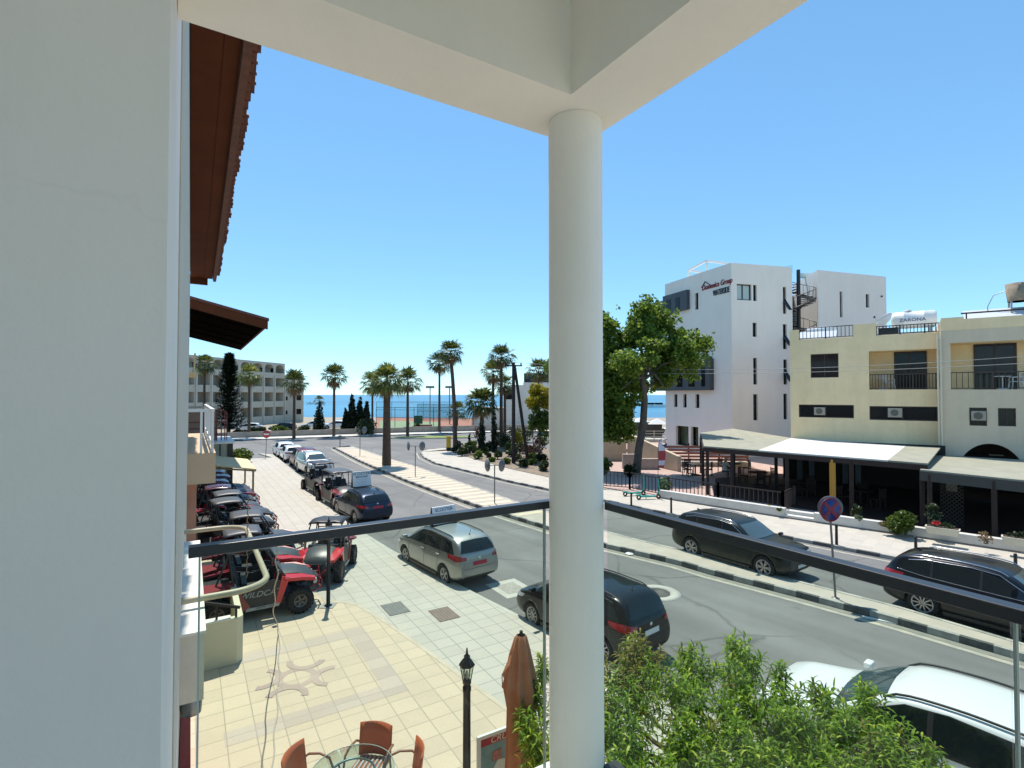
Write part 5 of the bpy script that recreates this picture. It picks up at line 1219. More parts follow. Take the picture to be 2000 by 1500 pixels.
        h = bvh.ray_cast(Vector((4,0,zf-.09)), Vector((-1,0,0)))[0]; s = MB(); s.lathe([(.001,.02),(.04,.02),(.045,.012)], c=(h.x-.006,0,h.z), axis='x', n=14); s.build('badge', M_CHROME, t)
    for x in (xf, xr):
        for y in (W_/2-.165, -(W_/2-.165)): put_wheel(t, x, y, r, .225, spk, rimm)
    return t, bvh
def interp2(pl, u_):
    n_ = len(pl)-1; i = min(int(u_*n_), n_-1); f = u_*n_-i; return (pl[i][0]+(pl[i+1][0]-pl[i][0])*f, pl[i][1]+(pl[i+1][1]-pl[i][1])*f)
def roofsign(car_t, h, lines, label, tilt=15):
    """advert board standing on a car roof; a thing of its own"""
    p = car_t.location+Matrix.Rotation(car_t.rotation_euler.z, 3, 'Z') @ Vector(h[0:3])*SC
    t = thing('roof_sign', label, 'sign', p, car_t.rotation_euler.z, 'advert boards on car roofs'); t.scale = (.85,.85,.85)
    w, hh, dp = h[3], h[4], .34
    s = MB(); s.add([(-dp/2,-w/2,0),(-.03,-w/2,hh),(-.03,w/2,hh),(-dp/2,w/2,0),(dp/2,-w/2,0),(.03,-w/2,hh),(.03,w/2,hh),(dp/2,w/2,0)], [(0,1,2,3)[::-1],(4,5,6,7),(0,4,5,1),(3,2,6,7),(1,5,6,2)])
    s.add([(-dp/2+.005,-w/2,0),(-dp/2+.005,w/2,0),(dp/2,w/2,0),(dp/2,-w/2,0)], [(0,1,2,3)]); s.build('board', [mat('white sign board', (.72,.74,.72), .5)], t)
    s = MB(); s.add([(-dp/2,-w/2-.004,0),(-.03,-w/2-.004,hh),(.03,-w/2-.004,hh),(dp/2,-w/2-.004,0)], [(0,3,2,1)]); s.add([(-dp/2,w/2+.004,0),(-.03,w/2+.004,hh),(.03,w/2+.004,hh),(dp/2,w/2+.004,0)], [(0,1,2,3)]); s.box(-dp/2-.02,dp/2+.02,-w/2-.02,w/2+.02,-.06,-.001); s.build('end_panel', M_TRIM, t)
    ang = math.atan2(hh, dp/2-.03)
    for (txt, sz, zz, sx, mm) in lines:
        x = -(dp/2)+(dp/2-.03)*(zz/hh)-.006
        if txt: text(txt, sz, mm, t, (x,0,zz), (ang,0,-math.pi/2), sx=sx)
    return t
M_TEALL = mat('dark teal lettering', (.01,.07,.08), .5); M_NAVYL = mat('dark blue lettering', (.02,.04,.12), .5)
# ------ left-hand kerb row.  headings follow the kerb
def heading(p, q): d = q-p; return math.atan2(d.y, d.x)
hd_near = heading(KL[6], KL[4]); hd_mid = heading(KL[4], KL[3]); hd_far = heading(KL[2], KL[1])
P_SILVER = carpaint('silver grey paint', (.30,.31,.29), .75, .32)
P_BLACK = carpaint('black paint', (.008,.009,.010), .0, .18)
P_DGREEN = carpaint('dark green black paint', (.013,.018,.015), .3, .25)
P_BLUE = carpaint('midnight blue paint', (.010,.022,.045), .4, .22)
P_WHITE = carpaint('white car paint', (.74,.75,.74), .0, .25)
P_GREYW = carpaint('pale silver paint', (.50,.51,.50), .5, .3)
def place_by(px, py, hd, lx, ly):
    """car whose local point (lx,ly) stands on the ground at the photo pixel"""
    g_ = G(px, py); v = Matrix.Rotation(hd, 3, 'Z') @ Vector((lx, ly, 0))*SC; return (g_.x-v.x, g_.y-v.y, .006)
# silver mpv: near-side rear wheel contact (870,1144) ; left side faces us
c1, bv1 = car('parked_car', 'silver grey people carrier with advert board on its roof and red rear plate', P_SILVER, place_by(868,1143,hd_near-R(1),-1.39,.82), hd_near-R(1), 'mpv', 'cars parked at the left kerb', plate='r')
roofsign(c1, (.10,0,1.63,1.0,.62), [('SCOOTER',.17,.50,1.0,M_NAVYL),('— — —',.12,.36,1.2,M_NAVYL),('— ———',.10,.24,1.3,M_NAVYL),('———',.09,.12,1.4,M_NAVYL)], 'white advert board with faint grey blue writing on the silver car roof')
c2c, bv2 = car('parked_car', 'black people carrier half hidden behind the white column', P_BLACK, place_by(1034,1222,hd_near,1.36,.80), hd_near, 'mpv', 'cars parked at the left kerb', plate='w', spokes=10, xk=.89)
c3, bv3 = car('parked_car', 'midnight blue hatchback crossover with white sign on its roof', P_BLUE, place_by(694,1024,hd_mid+R(1),-1.31,.80), hd_mid+R(1), 'hatch', 'cars parked at the left kerb', plate='r')
roofsign(c3, (.1,0,1.56,1.0,.78), [('SCOOTER',.21,.66,1.0,M_TEALL),('&BUGGIES',.14,.50,1.05,M_NAVYL),('— — — —',.12,.37,1.1,M_TEALL),('— ———',.10,.24,1.2,M_TEALL),('— — —',.08,.12,1.2,M_NAVYL)], 'white advert board with bold dark teal capitals on the midnight blue car roof')
# white car bottom right: faces away (front to the left in the photo)
dkb = (KL[-1]-KL[-3]); 
cw = G(1700,1380)
c4, bv4 = car('parked_car', 'white hatchback seen from above in the bottom right corner beside the tree', P_WHITE, (5.92,7.44,.006), hd_near+R(1), 'hatch', 'cars parked at the left kerb')
c4.scale = (1.05,1.05,1.05)
# right lane BMWs, heading opposite
hd_r = heading(G(1350,1088), G(1490,1130))
c5, bv5 = car('parked_car', 'dark green black estate SUV with chrome window line facing right by the low wall', P_DGREEN, place_by(1351,1088,hd_r,-1.36,-.86), hd_r, 'suv', 'cars in the right-hand lane', chrome=True, spokes=6)
hd_r2 = hd_r+R(1.5)
c6, bv6 = car('parked_car', 'big black SUV with glowing red tail light cut by the right edge', P_BLACK, place_by(1797,1203,hd_r2,-1.42,-.86), hd_r2, 'suv', 'cars in the right-hand lane', chrome=True, spokes=10)
# far row
def kerbcar(px, py, label, paint, kind='hatch', hdx=0, **k): return car('parked_car', label, paint, place_by(px,py,hd_far+R(hdx),-1.3,.85), hd_far+R(hdx), kind, 'cars parked at the left kerb', detail=False, rack=False, **k)
kerbcar(577,916, 'dark maroon SUV with black rear glass between two white cars', carpaint('maroon paint', (.10,.012,.02), .2, .25), 'suv')
kerbcar(554,903, 'white hatchback third from the far end of the parked row', P_WHITE)
kerbcar(540,894, 'white saloon at the far end of the parked row by the no entry sign', P_WHITE, 'hatch')
car('parked_car', 'white off-road jeep with black bonnet just ahead of the open buggies', P_GREYW, place_by(598,930,hd_far+R(184),1.3,-.85), hd_far+R(184), 'suv', 'cars parked at the left kerb', detail=False)
# white hatch by white building
hw_ = G(1318,876); car('parked_car', 'white hatchback parked in front of the white office building', P_GREYW, (hw_.x+1.0, hw_.y+1.0, .18), R(155), 'hatch', None, detail=True, rack=False)
# cars beyond the far wall
for px, py, Y, pt, lb in ((485,846,79,P_WHITE,'white hatchback beyond the far wall under the pine'),(552,846,80,P_BLACK,'dark hatchback beyond the far wall beside a palm'),(612,843,86,P_WHITE,'white van-like car beyond the far wall next to the cypress'),(655,843,86,P_WHITE,'white car beyond the far wall behind the tall palm')):
    v = D(px, py, Y); car('parked_car', lb, pt, (v.x, v.y, .03), R(190), 'hatch', 'cars parked beyond the far wall', detail=False, rack=False)
# ================================================================ BUGGIES
M_SEATB = mat('black vinyl seat', (.02,.02,.022), .55); M_CAGE = mat('black cage tube', (.025,.025,.027), .4)
M_ROOFM = mat('maroon buggy roof', (.07,.010,.022), .25, coat=.5); M_ROOFB = mat('grey black buggy roof', (.07,.075,.08), .45)
M_HOODG = mat('dark grey bonnet', (.055,.06,.062), .4); M_REDD = mat('dark red panel', (.22,.01,.02), .35, coat=.4)
M_GRAPH = mat('pale grey graphic', (.35,.37,.36), .5)
def knobby():
    if 'kn' in WHEELS: return WHEELS['kn']
    r, w = .34, .27; s = MB(); s.lathe([(.17,-w/2+.01),(r*.9,-w/2),(r*.97,-w/2+.04),(r*.97,w/2-.04),(r*.9,w/2),(.17,w/2-.01)], axis='y', n=28, closed=True)
    for k in range(20):
        a = 2*math.pi*k/20
        for j, y in enumerate((-.095,-.03,.035,.1)):
            aa = a+(.08 if j % 2 else 0); c = Vector((math.cos(aa),0,math.sin(aa))); s.bar(c*(r*.95)+Vector((0,y,0)), c*(r*1.02)+Vector((0,y,0)), .05, .045, up=(0,1,0))
    ty = s.build('wheel', M_TYRE); s = MB(); s.lathe([(.175,w/2-.02),(.15,w/2-.01),(.13,w/2-.06),(.001,w/2-.06)], axis='y', n=24, cap=False)
    for k in range(5): a = k*1.2566; s.bar((.03*math.cos(a),w/2-.04,.03*math.sin(a)),(.15*math.cos(a),w/2-.03,.15*math.sin(a)),.04,.02,up=(0,1,0))
    rm = s.build('rim', mat('dark buggy rim', (.10,.10,.10), .4, metal=.5))
    for o in (ty, rm): COL.objects.unlink(o)
    WHEELS['kn'] = (ty.data, rm.data); return WHEELS['kn']
def buggy(label, loc, rz, roof=M_ROOFB, seats4=False, red=M_RED, txt=False, group='open off-road buggies for hire', wall_=False):
    t = thing('buggy', label, 'buggy', loc, rz, group); t.scale = (.93,.93,.93); ex = .85 if seats4 else 0; R0 = -1.0-ex
    ty, rm = knobby()
    for x in (.98, R0+.02):
        for y in (.66,-.66):
            o = bpy.data.objects.new('wheel', ty); COL.objects.link(o); o.parent = t; o.location = (x,y,.345); o.rotation_euler = (0,0,math.pi if y < 0 else 0)
            c = bpy.data.objects.new('rim', rm); COL.objects.link(c); c.parent = o
    # floor tub and side panels
    s = MB(); s.prism([(R0+.25,-.5),(R0+.25,.5),(.7,.5),(1.3,.32),(1.3,-.32),(.7,-.5)], .30, .46); s.box(R0-.25,R0+.4,-.42,.42,.42,.80); s.box(-.42-ex,-.30-ex,-.5,.5,.45,.95); s.build('chassis', M_BPLAS, t)
    for sg in (1,-1):
        y = sg*.66; s = MB()
        # lower door panel (black)
        def pan(mb, poly, y0, y1):
            vs = [(x, y0, z) for x, z in poly]+[(x, y1, z) for x, z in poly]; n_ = len(poly)
            mb.add(vs, [tuple(range(n_)), tuple(range(n_, 2*n_))[::-1]]+[(i, n_+i, n_+(i+1)%n_, (i+1)%n_) for i in range(n_)])
        pan(s, [(-.62-ex,.98),(-.3-ex,.36),(.36,.36),(.55,.92),(.3,1.0),(-.1,.86)], y-.02, y+.02); s.build('door', M_BPLAS, t)
        s = MB(); pan(s, [(-.95-ex,1.02),(-.62-ex,1.04),(-.20-ex,.34),(-.42-ex,.30)], y-.035, y+.035); s.build('rear_side_panel', M_REDD if red is M_RED else red, t)
        s = MB(); pan(s, [(.36,.34),(.48,.34),(.72,1.0),(.52,1.04)], y-.04, y+.04); s.build('front_side_panel', red, t)
        s = MB(); pan(s, [(-.35-ex,.28),(.46,.30),(.46,.38),(-.3-ex,.36)], y-.045, y+.045); s.build('sill', M_GRAPH, t)
        # front fender
        s = MB(); s.sm = False
        f_ = [(.52,.44,1.06),(.60,.74,1.00),(1.05,.74,.97),(1.38,.60,.86),(1.42,.40,.84),(1.0,.42,1.00)]
        s.add([(x, sg*yy, z) for x, yy, z in f_]+[(x, sg*yy, z-.09) for x, yy, z in f_], [tuple(range(6)), tuple(range(6,12))[::-1]]+[(i,6+i,6+(i+1)%6,(i+1)%6) for i in range(6)]); s.build('front_fender', red, t, bevel=.012)
        s = MB(); f_ = [(R0-.35,.35,1.02),(R0-.3,.76,.92),(R0+.2,.78,1.0),(R0+.42,.5,1.04)]
        s.add([(x, sg*yy, z) for x, yy, z in f_]+[(x, sg*yy, z-.06) for x, yy, z in f_], [tuple(range(4)), tuple(range(4,8))[::-1]]+[(i,4+i,4+(i+1)%4,(i+1)%4) for i in range(4)]); s.build('rear_fender', red if seats4 or red is not M_RED else M_REDD, t)
        # suspension
        s = MB(); s.tube([(.95,sg*.3,.85),(.98,sg*.52,.42)], .04, 8); s.bar((.98,sg*.2,.36),(.98,sg*.6,.34),.05); s.bar((.85,sg*.2,.5),(.98,sg*.6,.42),.035); s.build('shock_absorber', M_CAGE, t)
        s = MB(); s.lathe([(.001,.05),(.075,.04),(.085,0),(.08,-.05)], c=(1.40,sg*.40,.72), axis='x', n=16); s.build('headlight', M_HEAD, t)
        s = MB(); s.sm = True; s.lathe([(.001,-.06),(.05,-.05),(.07,0),(.06,.05),(.001,.06)], c=(.42,sg*.80,1.22), axis='y', n=10); s.build('wing_mirror', M_BPLAS, t)
    if txt:
        for sg in (1,-1):
            rr = (math.pi/2, 0, 0 if sg < 0 else math.pi); text('WILDCAT', .20, M_GRAPH, t, (.0,sg*.684,.68), rr, sx=1.1, shear=.3)
            text('ARCTIC CAT', .075, M_BLACK, t, (.12,sg*.709,.335), rr, shear=.2)
        s = MB(); s.box(-.62,-.5,-.70,-.695,.5,.58); s.build('sticker', mat('yellow sticker', (.6,.45,.05), .5), t)
    # bonnet
    s = MB(); s.sm = True
    h_ = [[(.50,0,1.14),(.50,.28,1.13),(.50,.47,1.07)],[(.9,0,1.08),(.9,.28,1.08),(.95,.44,1.01)],[(1.28,0,.96),(1.28,.24,.96),(1.30,.40,.88)],[(1.46,0,.78),(1.46,.22,.77),(1.44,.38,.74)],[(1.48,0,.55),(1.47,.2,.55),(1.42,.3,.55)]]
    vs = []; 
    for rw in h_:
        vs += [(x,-y,z) for x, y, z in rw[::-1]][:-1]+rw
    s.add(vs, [(i*5+k, (i+1)*5+k, (i+1)*5+k+1, i*5+k+1) for i in range(4) for k in range(4)]); s.build('bonnet', M_HOODG, t)
    s = MB(); 
    for z in (.50,.58,.66,.74): s.box(1.47,1.51,-.24,.24,z,z+.03)
    s.build('grille', M_BPLAS, t)
    s = MB(); s.box(1.30,1.305,-.1,.1,.95,.955); s.box(.44,.56,-.5,.5,.92,1.14); s.build('dashboard', M_BPLAS, t)
    s = MB(); 
    for sg in (1,-1): s.tube([(1.30,sg*.16,.34),(1.60,sg*.20,.42),(1.62,sg*.16,.62),(1.50,sg*.12,.74)], .022, 8); s.tube([(1.58,sg*.20,.46),(1.50,sg*.42,.62)], .02, 8)
    s.tube([(1.62,-.18,.60),(1.62,.18,.60)], .022, 8); s.build('bumper_bar', mat('dull red tube', (.30,.02,.03), .35), t)
    # seats
    for sx in ([-.2] if not seats4 else [-.2,-1.0]):
        for y in (.28,-.28):
            s = MB(); s.box(sx-.25,sx+.25,y-.22,y+.22,.5,.66); s.build('seat', M_SEATB, t, bevel=.04)
            s = MB(); s.add([(sx-.30,y-.22,.62),(sx-.18,y-.22,.62),(sx-.18,y+.22,.62),(sx-.30,y+.22,.62),(sx-.52,y-.16,1.34),(sx-.42,y-.16,1.36),(sx-.42,y+.16,1.36),(sx-.52,y+.16,1.34)], [(3,2,1,0),(4,5,6,7),(0,1,5,4),(1,2,6,5),(2,3,7,6),(3,0,4,7)]); s.build('backrest', M_SEATB, t, bevel=.04)
    s = MB(); pts = [(.32+.05*math.sin(a*R(22.5)),.28+.17*math.cos(a*R(22.5)),1.1+.16*math.sin(a*R(22.5))) for a in range(17)]; s.tube(pts, .016, 6); s.tube([(.33,.28,1.1),(.55,.28,1.0)], .02, 6); s.build('steering_wheel', M_BPLAS, t)
    # cage
    s = MB(); zr = 1.80; rf, rb = .12, -.72-ex
    for sg in (1,-1):
        s.tube([(.62,sg*.60,1.0),(.45,sg*.60,1.25),(rf,sg*.54,zr-.02),(rf-.12,sg*.53,zr),(rb+.1,sg*.53,zr),(rb-.02,sg*.54,zr-.05),(R0-.02,sg*.56,1.0)], .024, 8)
        s.tube([(rb,sg*.54,zr-.04),(-.62-ex,sg*.60,.95)], .022, 8)
        if seats4: s.tube([(-.5,sg*.53,zr),(-.55,sg*.60,.8)], .022, 8)
    for x in (rf,rb) + ((-.5,) if seats4 else ()): s.tube([(x,-.53,zr-.01),(x,.53,zr-.01)], .022, 8)
    s.tube([(rb-.1,-.55,1.45),(rb-.1,.55,1.45)], .02, 8)
    s.build('roll_cage', M_CAGE, t)
    if roof:
        s = MB(); s.sm = True; n1, n2 = 8, 8; vs = []
        for i in range(n1+1):
            for j in range(n2+1):
                x = rf+.10+(rb-rf-.16)*i/n1; y = -.60+1.2*j/n2; vs.append((x, y, zr+.04+.05*(1-(2*j/n2-1)**4)-.05*(2*i/n1-1)**2+(.02 if j in (2,6) else 0)))
        s.add(vs, [(i*(n2+1)+j, i*(n2+1)+j+1, (i+1)*(n2+1)+j+1, (i+1)*(n2+1)+j) for i in range(n1) for j in range(n2)])
        o = s.build('roof', roof, t); sm = o.modifiers.new('sol', 'SOLIDIFY'); sm.thickness = .03
    s = MB(); s.box(R0-.35,R0+.3,-.4,.4,.86,.90); s.box(R0-.36,R0-.32,-.4,.4,.9,1.06); s.build('cargo_rack', M_BPLAS, t)
    return t
BZ = PZ+.006
rzV = math.atan2(V.y, V.x)
# nearest buggy, side on, nose towards the street
fw = G(592,1206); v = Matrix.Rotation(rzV-R(2),3,'Z') @ Vector((.98,-.66,0))
buggy('red and black buggy nearest the camera with lettered side panel', (fw.x-v.x, fw.y-v.y, BZ), rzV-R(2), M_ROOFB, txt=True)
a0, b0 = ab(Vector((fw.x-v.x, fw.y-v.y, 0)))
def bug(a, b, label, dz=0, **k): p = L(a, b, BZ); return buggy(label, p, rzV+R(dz), **k)
bug(a0+1.75, b0+.0, 'second buggy with dark grey bonnet, right behind the lettered one', 0, roof=M_ROOFB, txt=True)
bug(a0+3.9, b0+.3, 'third buggy with grey roof showing under the beige pipe hoop', -3, roof=M_ROOFB)
# one facing the camera
fc = G(640,1160); dirc = -(fc.normalized()); rzc = math.atan2(-1.0, .08)
v = Matrix.Rotation(rzc,3,'Z') @ Vector((1.2,0,0))
buggy('red fendered buggy facing the camera behind the small black lamp post', (fc.x-v.x-.42, fc.y-v.y+.20, BZ), rzc, M_BPLAS).scale = (.86,.86,.86)
# the packed row with maroon roofs
lab = ['front buggy of the packed row with black roof and big tyre','second buggy of the packed row, black roofed','third buggy of the packed row with maroon roof','fourth buggy of the packed row with maroon roof','fifth buggy of the packed row with maroon roof','last maroon roofed buggy of the packed row by the lean-to']
for k in range(6):
    bug(21.4+k*1.62, 1.36+random.uniform(-.2,.2), lab[k], random.uniform(-8,8), roof=(M_ROOFB if k < 2 else M_ROOFM), red=(M_BPLAS if k in (0,1,3) else M_REDD))
bug(25.5, -.0, 'maroon and black buggy half under the peach balcony', 3, roof=M_ROOFM)
# big four seaters at the kerb
hk = hd_mid+R(180)
p = G(640,985); 
def kb_(px, py, lx, ly, hd, **k):
    g_ = G(px, py); v = Matrix.Rotation(hd,3,'Z') @ Vector((lx,ly,0)); return (g_.x-v.x, g_.y-v.y, .006)
buggy('dark red four seat buggy with open cage in front of the blue car', kb_(652,998,.98,-.66,hk), hk, M_ROOFB, seats4=True, red=mat('dark crimson', (.16,.008,.015), .3, coat=.4))
buggy('black four seat buggy behind the white jeep at the kerb', kb_(617,972,.98,-.66,hk), hk, M_BPLAS, seats4=True, red=M_BPLAS)
# ================================================================ VEGETATION
rnd = random.Random(11)
M_TRUNKP = mat('palm trunk', (.13,.085,.055), .9, col2=(.07,.045,.03), vscale=5, bump=.8, bscale=9)
M_BARK = mat('grey brown bark', (.17,.13,.10), .9, col2=(.09,.07,.055), vscale=3, bump=.8, bscale=7)
L_PALM = leafmat('palm fronds', (.035,.055,.012), (.085,.115,.025), (.20,.20,.06), .3)
L_PALMB = leafmat('bright palm fronds', (.06,.09,.015), (.16,.19,.04), (.36,.33,.12), .4)
L_DEAD = leafmat('dry palm fronds', (.16,.10,.05), (.34,.24,.12), None, .25)
L_TREE = leafmat('broad tree leaves', (.045,.095,.012), (.15,.235,.028), (.32,.42,.09), .48)
L_PEACH = leafmat('peach leaves', (.05,.12,.010), (.24,.38,.025), (.55,.62,.09), .55)
L_PEACHY = leafmat('yellowing peach leaves', (.10,.11,.012), (.24,.20,.03), None, .45)
L_DARKC = leafmat('dark conifer foliage', (.008,.016,.008), (.022,.038,.016), None, .1)
L_BUSH = leafmat('bush leaves', (.03,.06,.01), (.10,.16,.02), (.16,.20,.05), .35)
L_BUSHD = leafmat('dark bush leaves', (.015,.028,.010), (.045,.07,.02), None, .25)
L_YEL = leafmat('yellow flowering foliage', (.16,.15,.01), (.42,.38,.03), (.12,.15,.03), .4)
L_BOUG = leafmat('faded red foliage', (.10,.02,.03), (.05,.05,.02), (.05,.07,.02), .3)
L_AGAVE = leafmat('grey green blades', (.10,.14,.07), (.20,.26,.13), None, .2)
M_FLR = mat('red flowers', (.55,.01,.02), .6)
def frond(s, base, d, plen, flen, nleaf=14, spread=75, w=.05, droop=.35, rn=rnd):
    """costapalmate frond: petiole + fan of segments"""
    d = d.normalized(); tip = base+d*plen+Vector((0,0,-droop*plen*.25))
    side = d.cross(Vector((0,0,1))); side = side.normalized() if side.length > .05 else Vector((1,0,0)); up = side.cross(d).normalized()
    s.add([base-side*.02, base+side*.02, tip+side*.015, tip-side*.015], [(0,1,2,3)])
    for k in range(nleaf):
        a = R(-spread+2*spread*k/(nleaf-1))+rn.uniform(-.05,.05); ld = (d*math.cos(a)+side*math.sin(a)).normalized(); ln = flen*(.75+.25*math.cos(a))*rn.uniform(.85,1.1)
        p1 = tip+ld*ln*.55+up*rn.uniform(-.05,.08)*ln; dr_ = Vector((0,0,-droop*ln*rn.uniform(.5,1.2)))
        p2 = p1+ld*ln*.45+dr_; wv = ld.cross(up).normalized()*w*ln
        s.add([tip, p1-wv, p2, p1+wv], [(0,1,2,3)])
def palm(label, x, y, trunk_h, tr, cr, nf=34, nleaf=13, mat_=L_PALM, deadn=12, lean=(0,0), group='fan palms', skirt=0., name='fan_palm', w=.06):
    t = thing(name, label, 'palm tree', (x,y,0), 0, group); s = MB(); n_ = 9; pts = []; rs = []
    for k in range(n_+1):
        f = k/n_; pts.append((lean[0]*f*f, lean[1]*f*f, trunk_h*f)); rs.append(tr*(1.25-.4*f if f < .15 else 1.19-.35*f))
    s.tube(pts, rs, 12); s.build('trunk', M_TRUNKP, t); c = Vector((lean[0],lean[1],trunk_h))
    s = MB(); lo = rnd.uniform(-50,-22); hi = rnd.uniform(72,84); pw_ = rnd.uniform(.75,1.15)
    for k in range(nf):
        el = R(lo+(hi-lo)*((k+.5)/nf)**pw_); az = k*2.39996+rnd.uniform(-.2,.2); d = Vector((math.cos(az)*math.cos(el), math.sin(az)*math.cos(el), math.sin(el)))
        frond(s, c+Vector((0,0,.1)), d, cr*.45*rnd.uniform(.7,1.25), cr*.62*rnd.uniform(.8,1.15), nleaf, droop=.55 if el < .4 else .25, w=w)
    s.build('crown', mat_, t)
    if deadn:
        s = MB()
        for k in range(deadn):
            el = R(rnd.uniform(-75,-30)); az = k*2.39996; d = Vector((math.cos(az)*math.cos(el), math.sin(az)*math.cos(el), math.sin(el)))
            frond(s, c-Vector((0,0,.05+skirt*rnd.random())), d, cr*.3, cr*.45, 9, spread=50, droop=.5, w=w)
        s.build('dead_fronds', L_DEAD, t)
    return t
def palm_px(label, px, top, basepy, rpx, tr, Y=None, **k):
    """surveyed palm: crown top pixel, ground pixel, crown radius in pixels"""
    g_ = G(px, basepy) if Y is None else D(px, 771, Y); Y = g_.y; cr = rpx/F*Y*1.22; ztop = D(px, top, Y).z
    return palm(label, g_.x, g_.y, ztop-cr*.95, tr, cr, **k)
palm_px('big thick trunked fan palm on the median with bright crown', 755, 708, 912, 32, .29, nf=46, nleaf=17, mat_=L_PALMB, deadn=16, w=.05)
palm_px('tall slim palm left of the dark cypresses by the sea', 652, 708, 853, 25, .17)
palm_px('palm in front of the hotel corner with brown dead fronds', 574, 720, 857, 25, .17, deadn=18)
palm_px('palm between the conifer and the hotel balconies', 486, 709, 856, 22, .16, deadn=14, mat_=L_PALMB)
palm_px('pale yellow palm just left of the big median palm', 727, 722, 849, 24, .15, deadn=20, mat_=L_PALMB)
palm_px('palm just right of the big median palm', 796, 716, 852, 26, .18)
palm_px('tall palm, left one of the pair by the tennis courts', 858, 684, 845, 23, .16)
palm_px('tallest palm with curved trunk next to the yellow post box', 889, 661, 880, 25, .19, lean=(-.5,0), nf=38)
palm_px('tall palm at top of the cluster by the wooden pole', 979, 668, 876, 26, .17, nf=36)
palm_px('middle palm of the cluster with bright fronds', 963, 702, 872, 24, .16, mat_=L_PALMB, deadn=18)
palm_px('palm behind the wooden pole at lower right of the cluster', 986, 730, 868, 20, .16, deadn=14)
palm_px('low spreading palm in the planting bed', 941, 752, 878, 32, .22, nf=40, nleaf=15, deadn=18)
palm_px('palm partly behind the column beside the dark roofed house', 1052, 697, 0, 24, .17, Y=80)
palm_px('small bushy palm beyond the tennis fence', 893, 782, 0, 19, .14, Y=92, deadn=0)
palm_px('palm peeking over the low brown roof at far left', 399, 690, 0, 20, .16, Y=72, deadn=12)
palm_px('small palm tuft growing above the cypress column', 624, 772, 0, 11, .1, Y=76, nf=16, deadn=0)
def leafcloud(s, blobs, n, size, rn=rnd, shell=.55, asp=1.5, droop=0.):
    """leaf quads spread through a set of ellipsoids (cx,cy,cz,rx,ry,rz)"""
    vol = [b[3]*b[4]*b[5] for b in blobs]; tot = sum(vol)
    for b, v in zip(blobs, vol):
        for _ in range(int(n*v/tot)):
            while True:
                q = Vector((rn.gauss(0,1), rn.gauss(0,1), rn.gauss(0,1)))
                if q.length > .01: break
            q.normalize(); rr = rn.random()**(.33 if shell >= .5 else .6)*(1 if shell >= .5 else 1.15); q *= rr
            p = Vector((b[0]+q.x*b[3], b[1]+q.y*b[4], b[2]+q.z*b[5]))
            a = Vector((rn.gauss(0,1), rn.gauss(0,1), rn.gauss(0,1)-droop)).normalized(); nn = a.cross(Vector((rn.gauss(0,1), rn.gauss(0,1), rn.gauss(0,1)))).normalized()
            sz = size*rn.uniform(.6,1.3); a *= sz*asp*.5; nn *= sz*.5
            s.add([p-a, p+nn*.9+a*.0, p+a, p-nn*.9], [(0,1,2,3)])
def clumps(c, r, n, cr, rn=rnd, flat=.8):
    out = []
    for k in range(n):
        q = Vector((rn.gauss(0,1), rn.gauss(0,1), rn.gauss(0,1))).normalized()*(rn.random()**.4)
        k_ = cr*rn.uniform(.6,1.25); out.append((c[0]+q.x*r[0], c[1]+q.y*r[1], c[2]+q.z*r[2], k_, k_, k_*flat))
    return out
# ---- the big broadleaf tree by the terrace
tb = G(1243,930); Yt = tb.y
bt = thing('broadleaf_tree', 'large broadleaf tree rising beside the white office building', 'tree', (tb.x,tb.y,0), 0)
def rel_(px, py, dy=0): v = D(px, py, Yt+dy); return Vector((v.x-tb.x, v.y-tb.y, v.z))
s = MB(); tr_ = [rel_(1243,930), rel_(1247,880), rel_(1256,830), rel_(1259,780), rel_(1254,735), rel_(1258,690)]
s.tube(tr_, [.30,.27,.25,.23,.18,.13], 12)
lim = [(1190,700,.8),(1180,800,1),(1330,700,-.5),(1290,640,.4),(1240,620,-.6),(1370,690,.3),(1200,640,1.2),(1300,760,-1.),(1215,760,-1.2)]
for (px, py, dy) in lim:
    e = rel_(px, py, dy*1.5); b_ = tr_[3].lerp(tr_[5], rnd.random()); m_ = b_.lerp(e,.5)+Vector((0,0,.3)); s.tube([b_, m_, e], [.12,.08,.03], 7)
s.build('trunk', M_BARK, bt)
bl_ = []
for (px, py, rp, dy) in ((1255,620,34,0),(1285,605,24,.6),(1225,660,36,.4),(1270,665,40,-.4),(1310,650,26,0),(1190,690,40,.5),(1235,710,42,-.8),(1290,700,40,.4),(1335,690,34,-.3),(1372,672,24,0),(1350,725,26,.2),(1385,660,12,0),(1190,745,40,0),(1240,745,34,.6),(1300,740,26,0),(1185,800,36,.3),(1215,820,30,0),(1190,845,26,.4),(1228,790,26,-.6),(1195,770,38,.2),(1200,830,34,.2),(1222,845,22,.5),(1265,640,40,.2),(1300,625,24,.2),(1340,665,30,.3),(1215,730,44,.4),(1180,640,34,.5),(1310,690,34,.3),(1205,600,8,0),(1260,580,14,0),(1238,592,14,.3),(1322,620,14,0),(1395,650,8,0),(1375,700,16,0),(1160,640,40,.5),(1120,720,60,.5),(1130,800,50,.5),(1210,850,20,0)):
    v = rel_(px, py, dy*2); r_ = rp/F*Yt
    for j in range(11 if rp > 20 else 4):
        q = Vector((rnd.gauss(0,1),rnd.gauss(0,1),rnd.gauss(0,1))).normalized()*r_*.8*rnd.random()**.5; k_ = r_*rnd.uniform(.3,.65)
        bl_.append((v.x+q.x, v.y+q.y*1.3, v.z+q.z, k_, k_, k_*.8))
s = MB(); leafcloud(s, bl_, 64000, .19, asp=1.3, shell=.3); s.build('crown', L_TREE, bt)
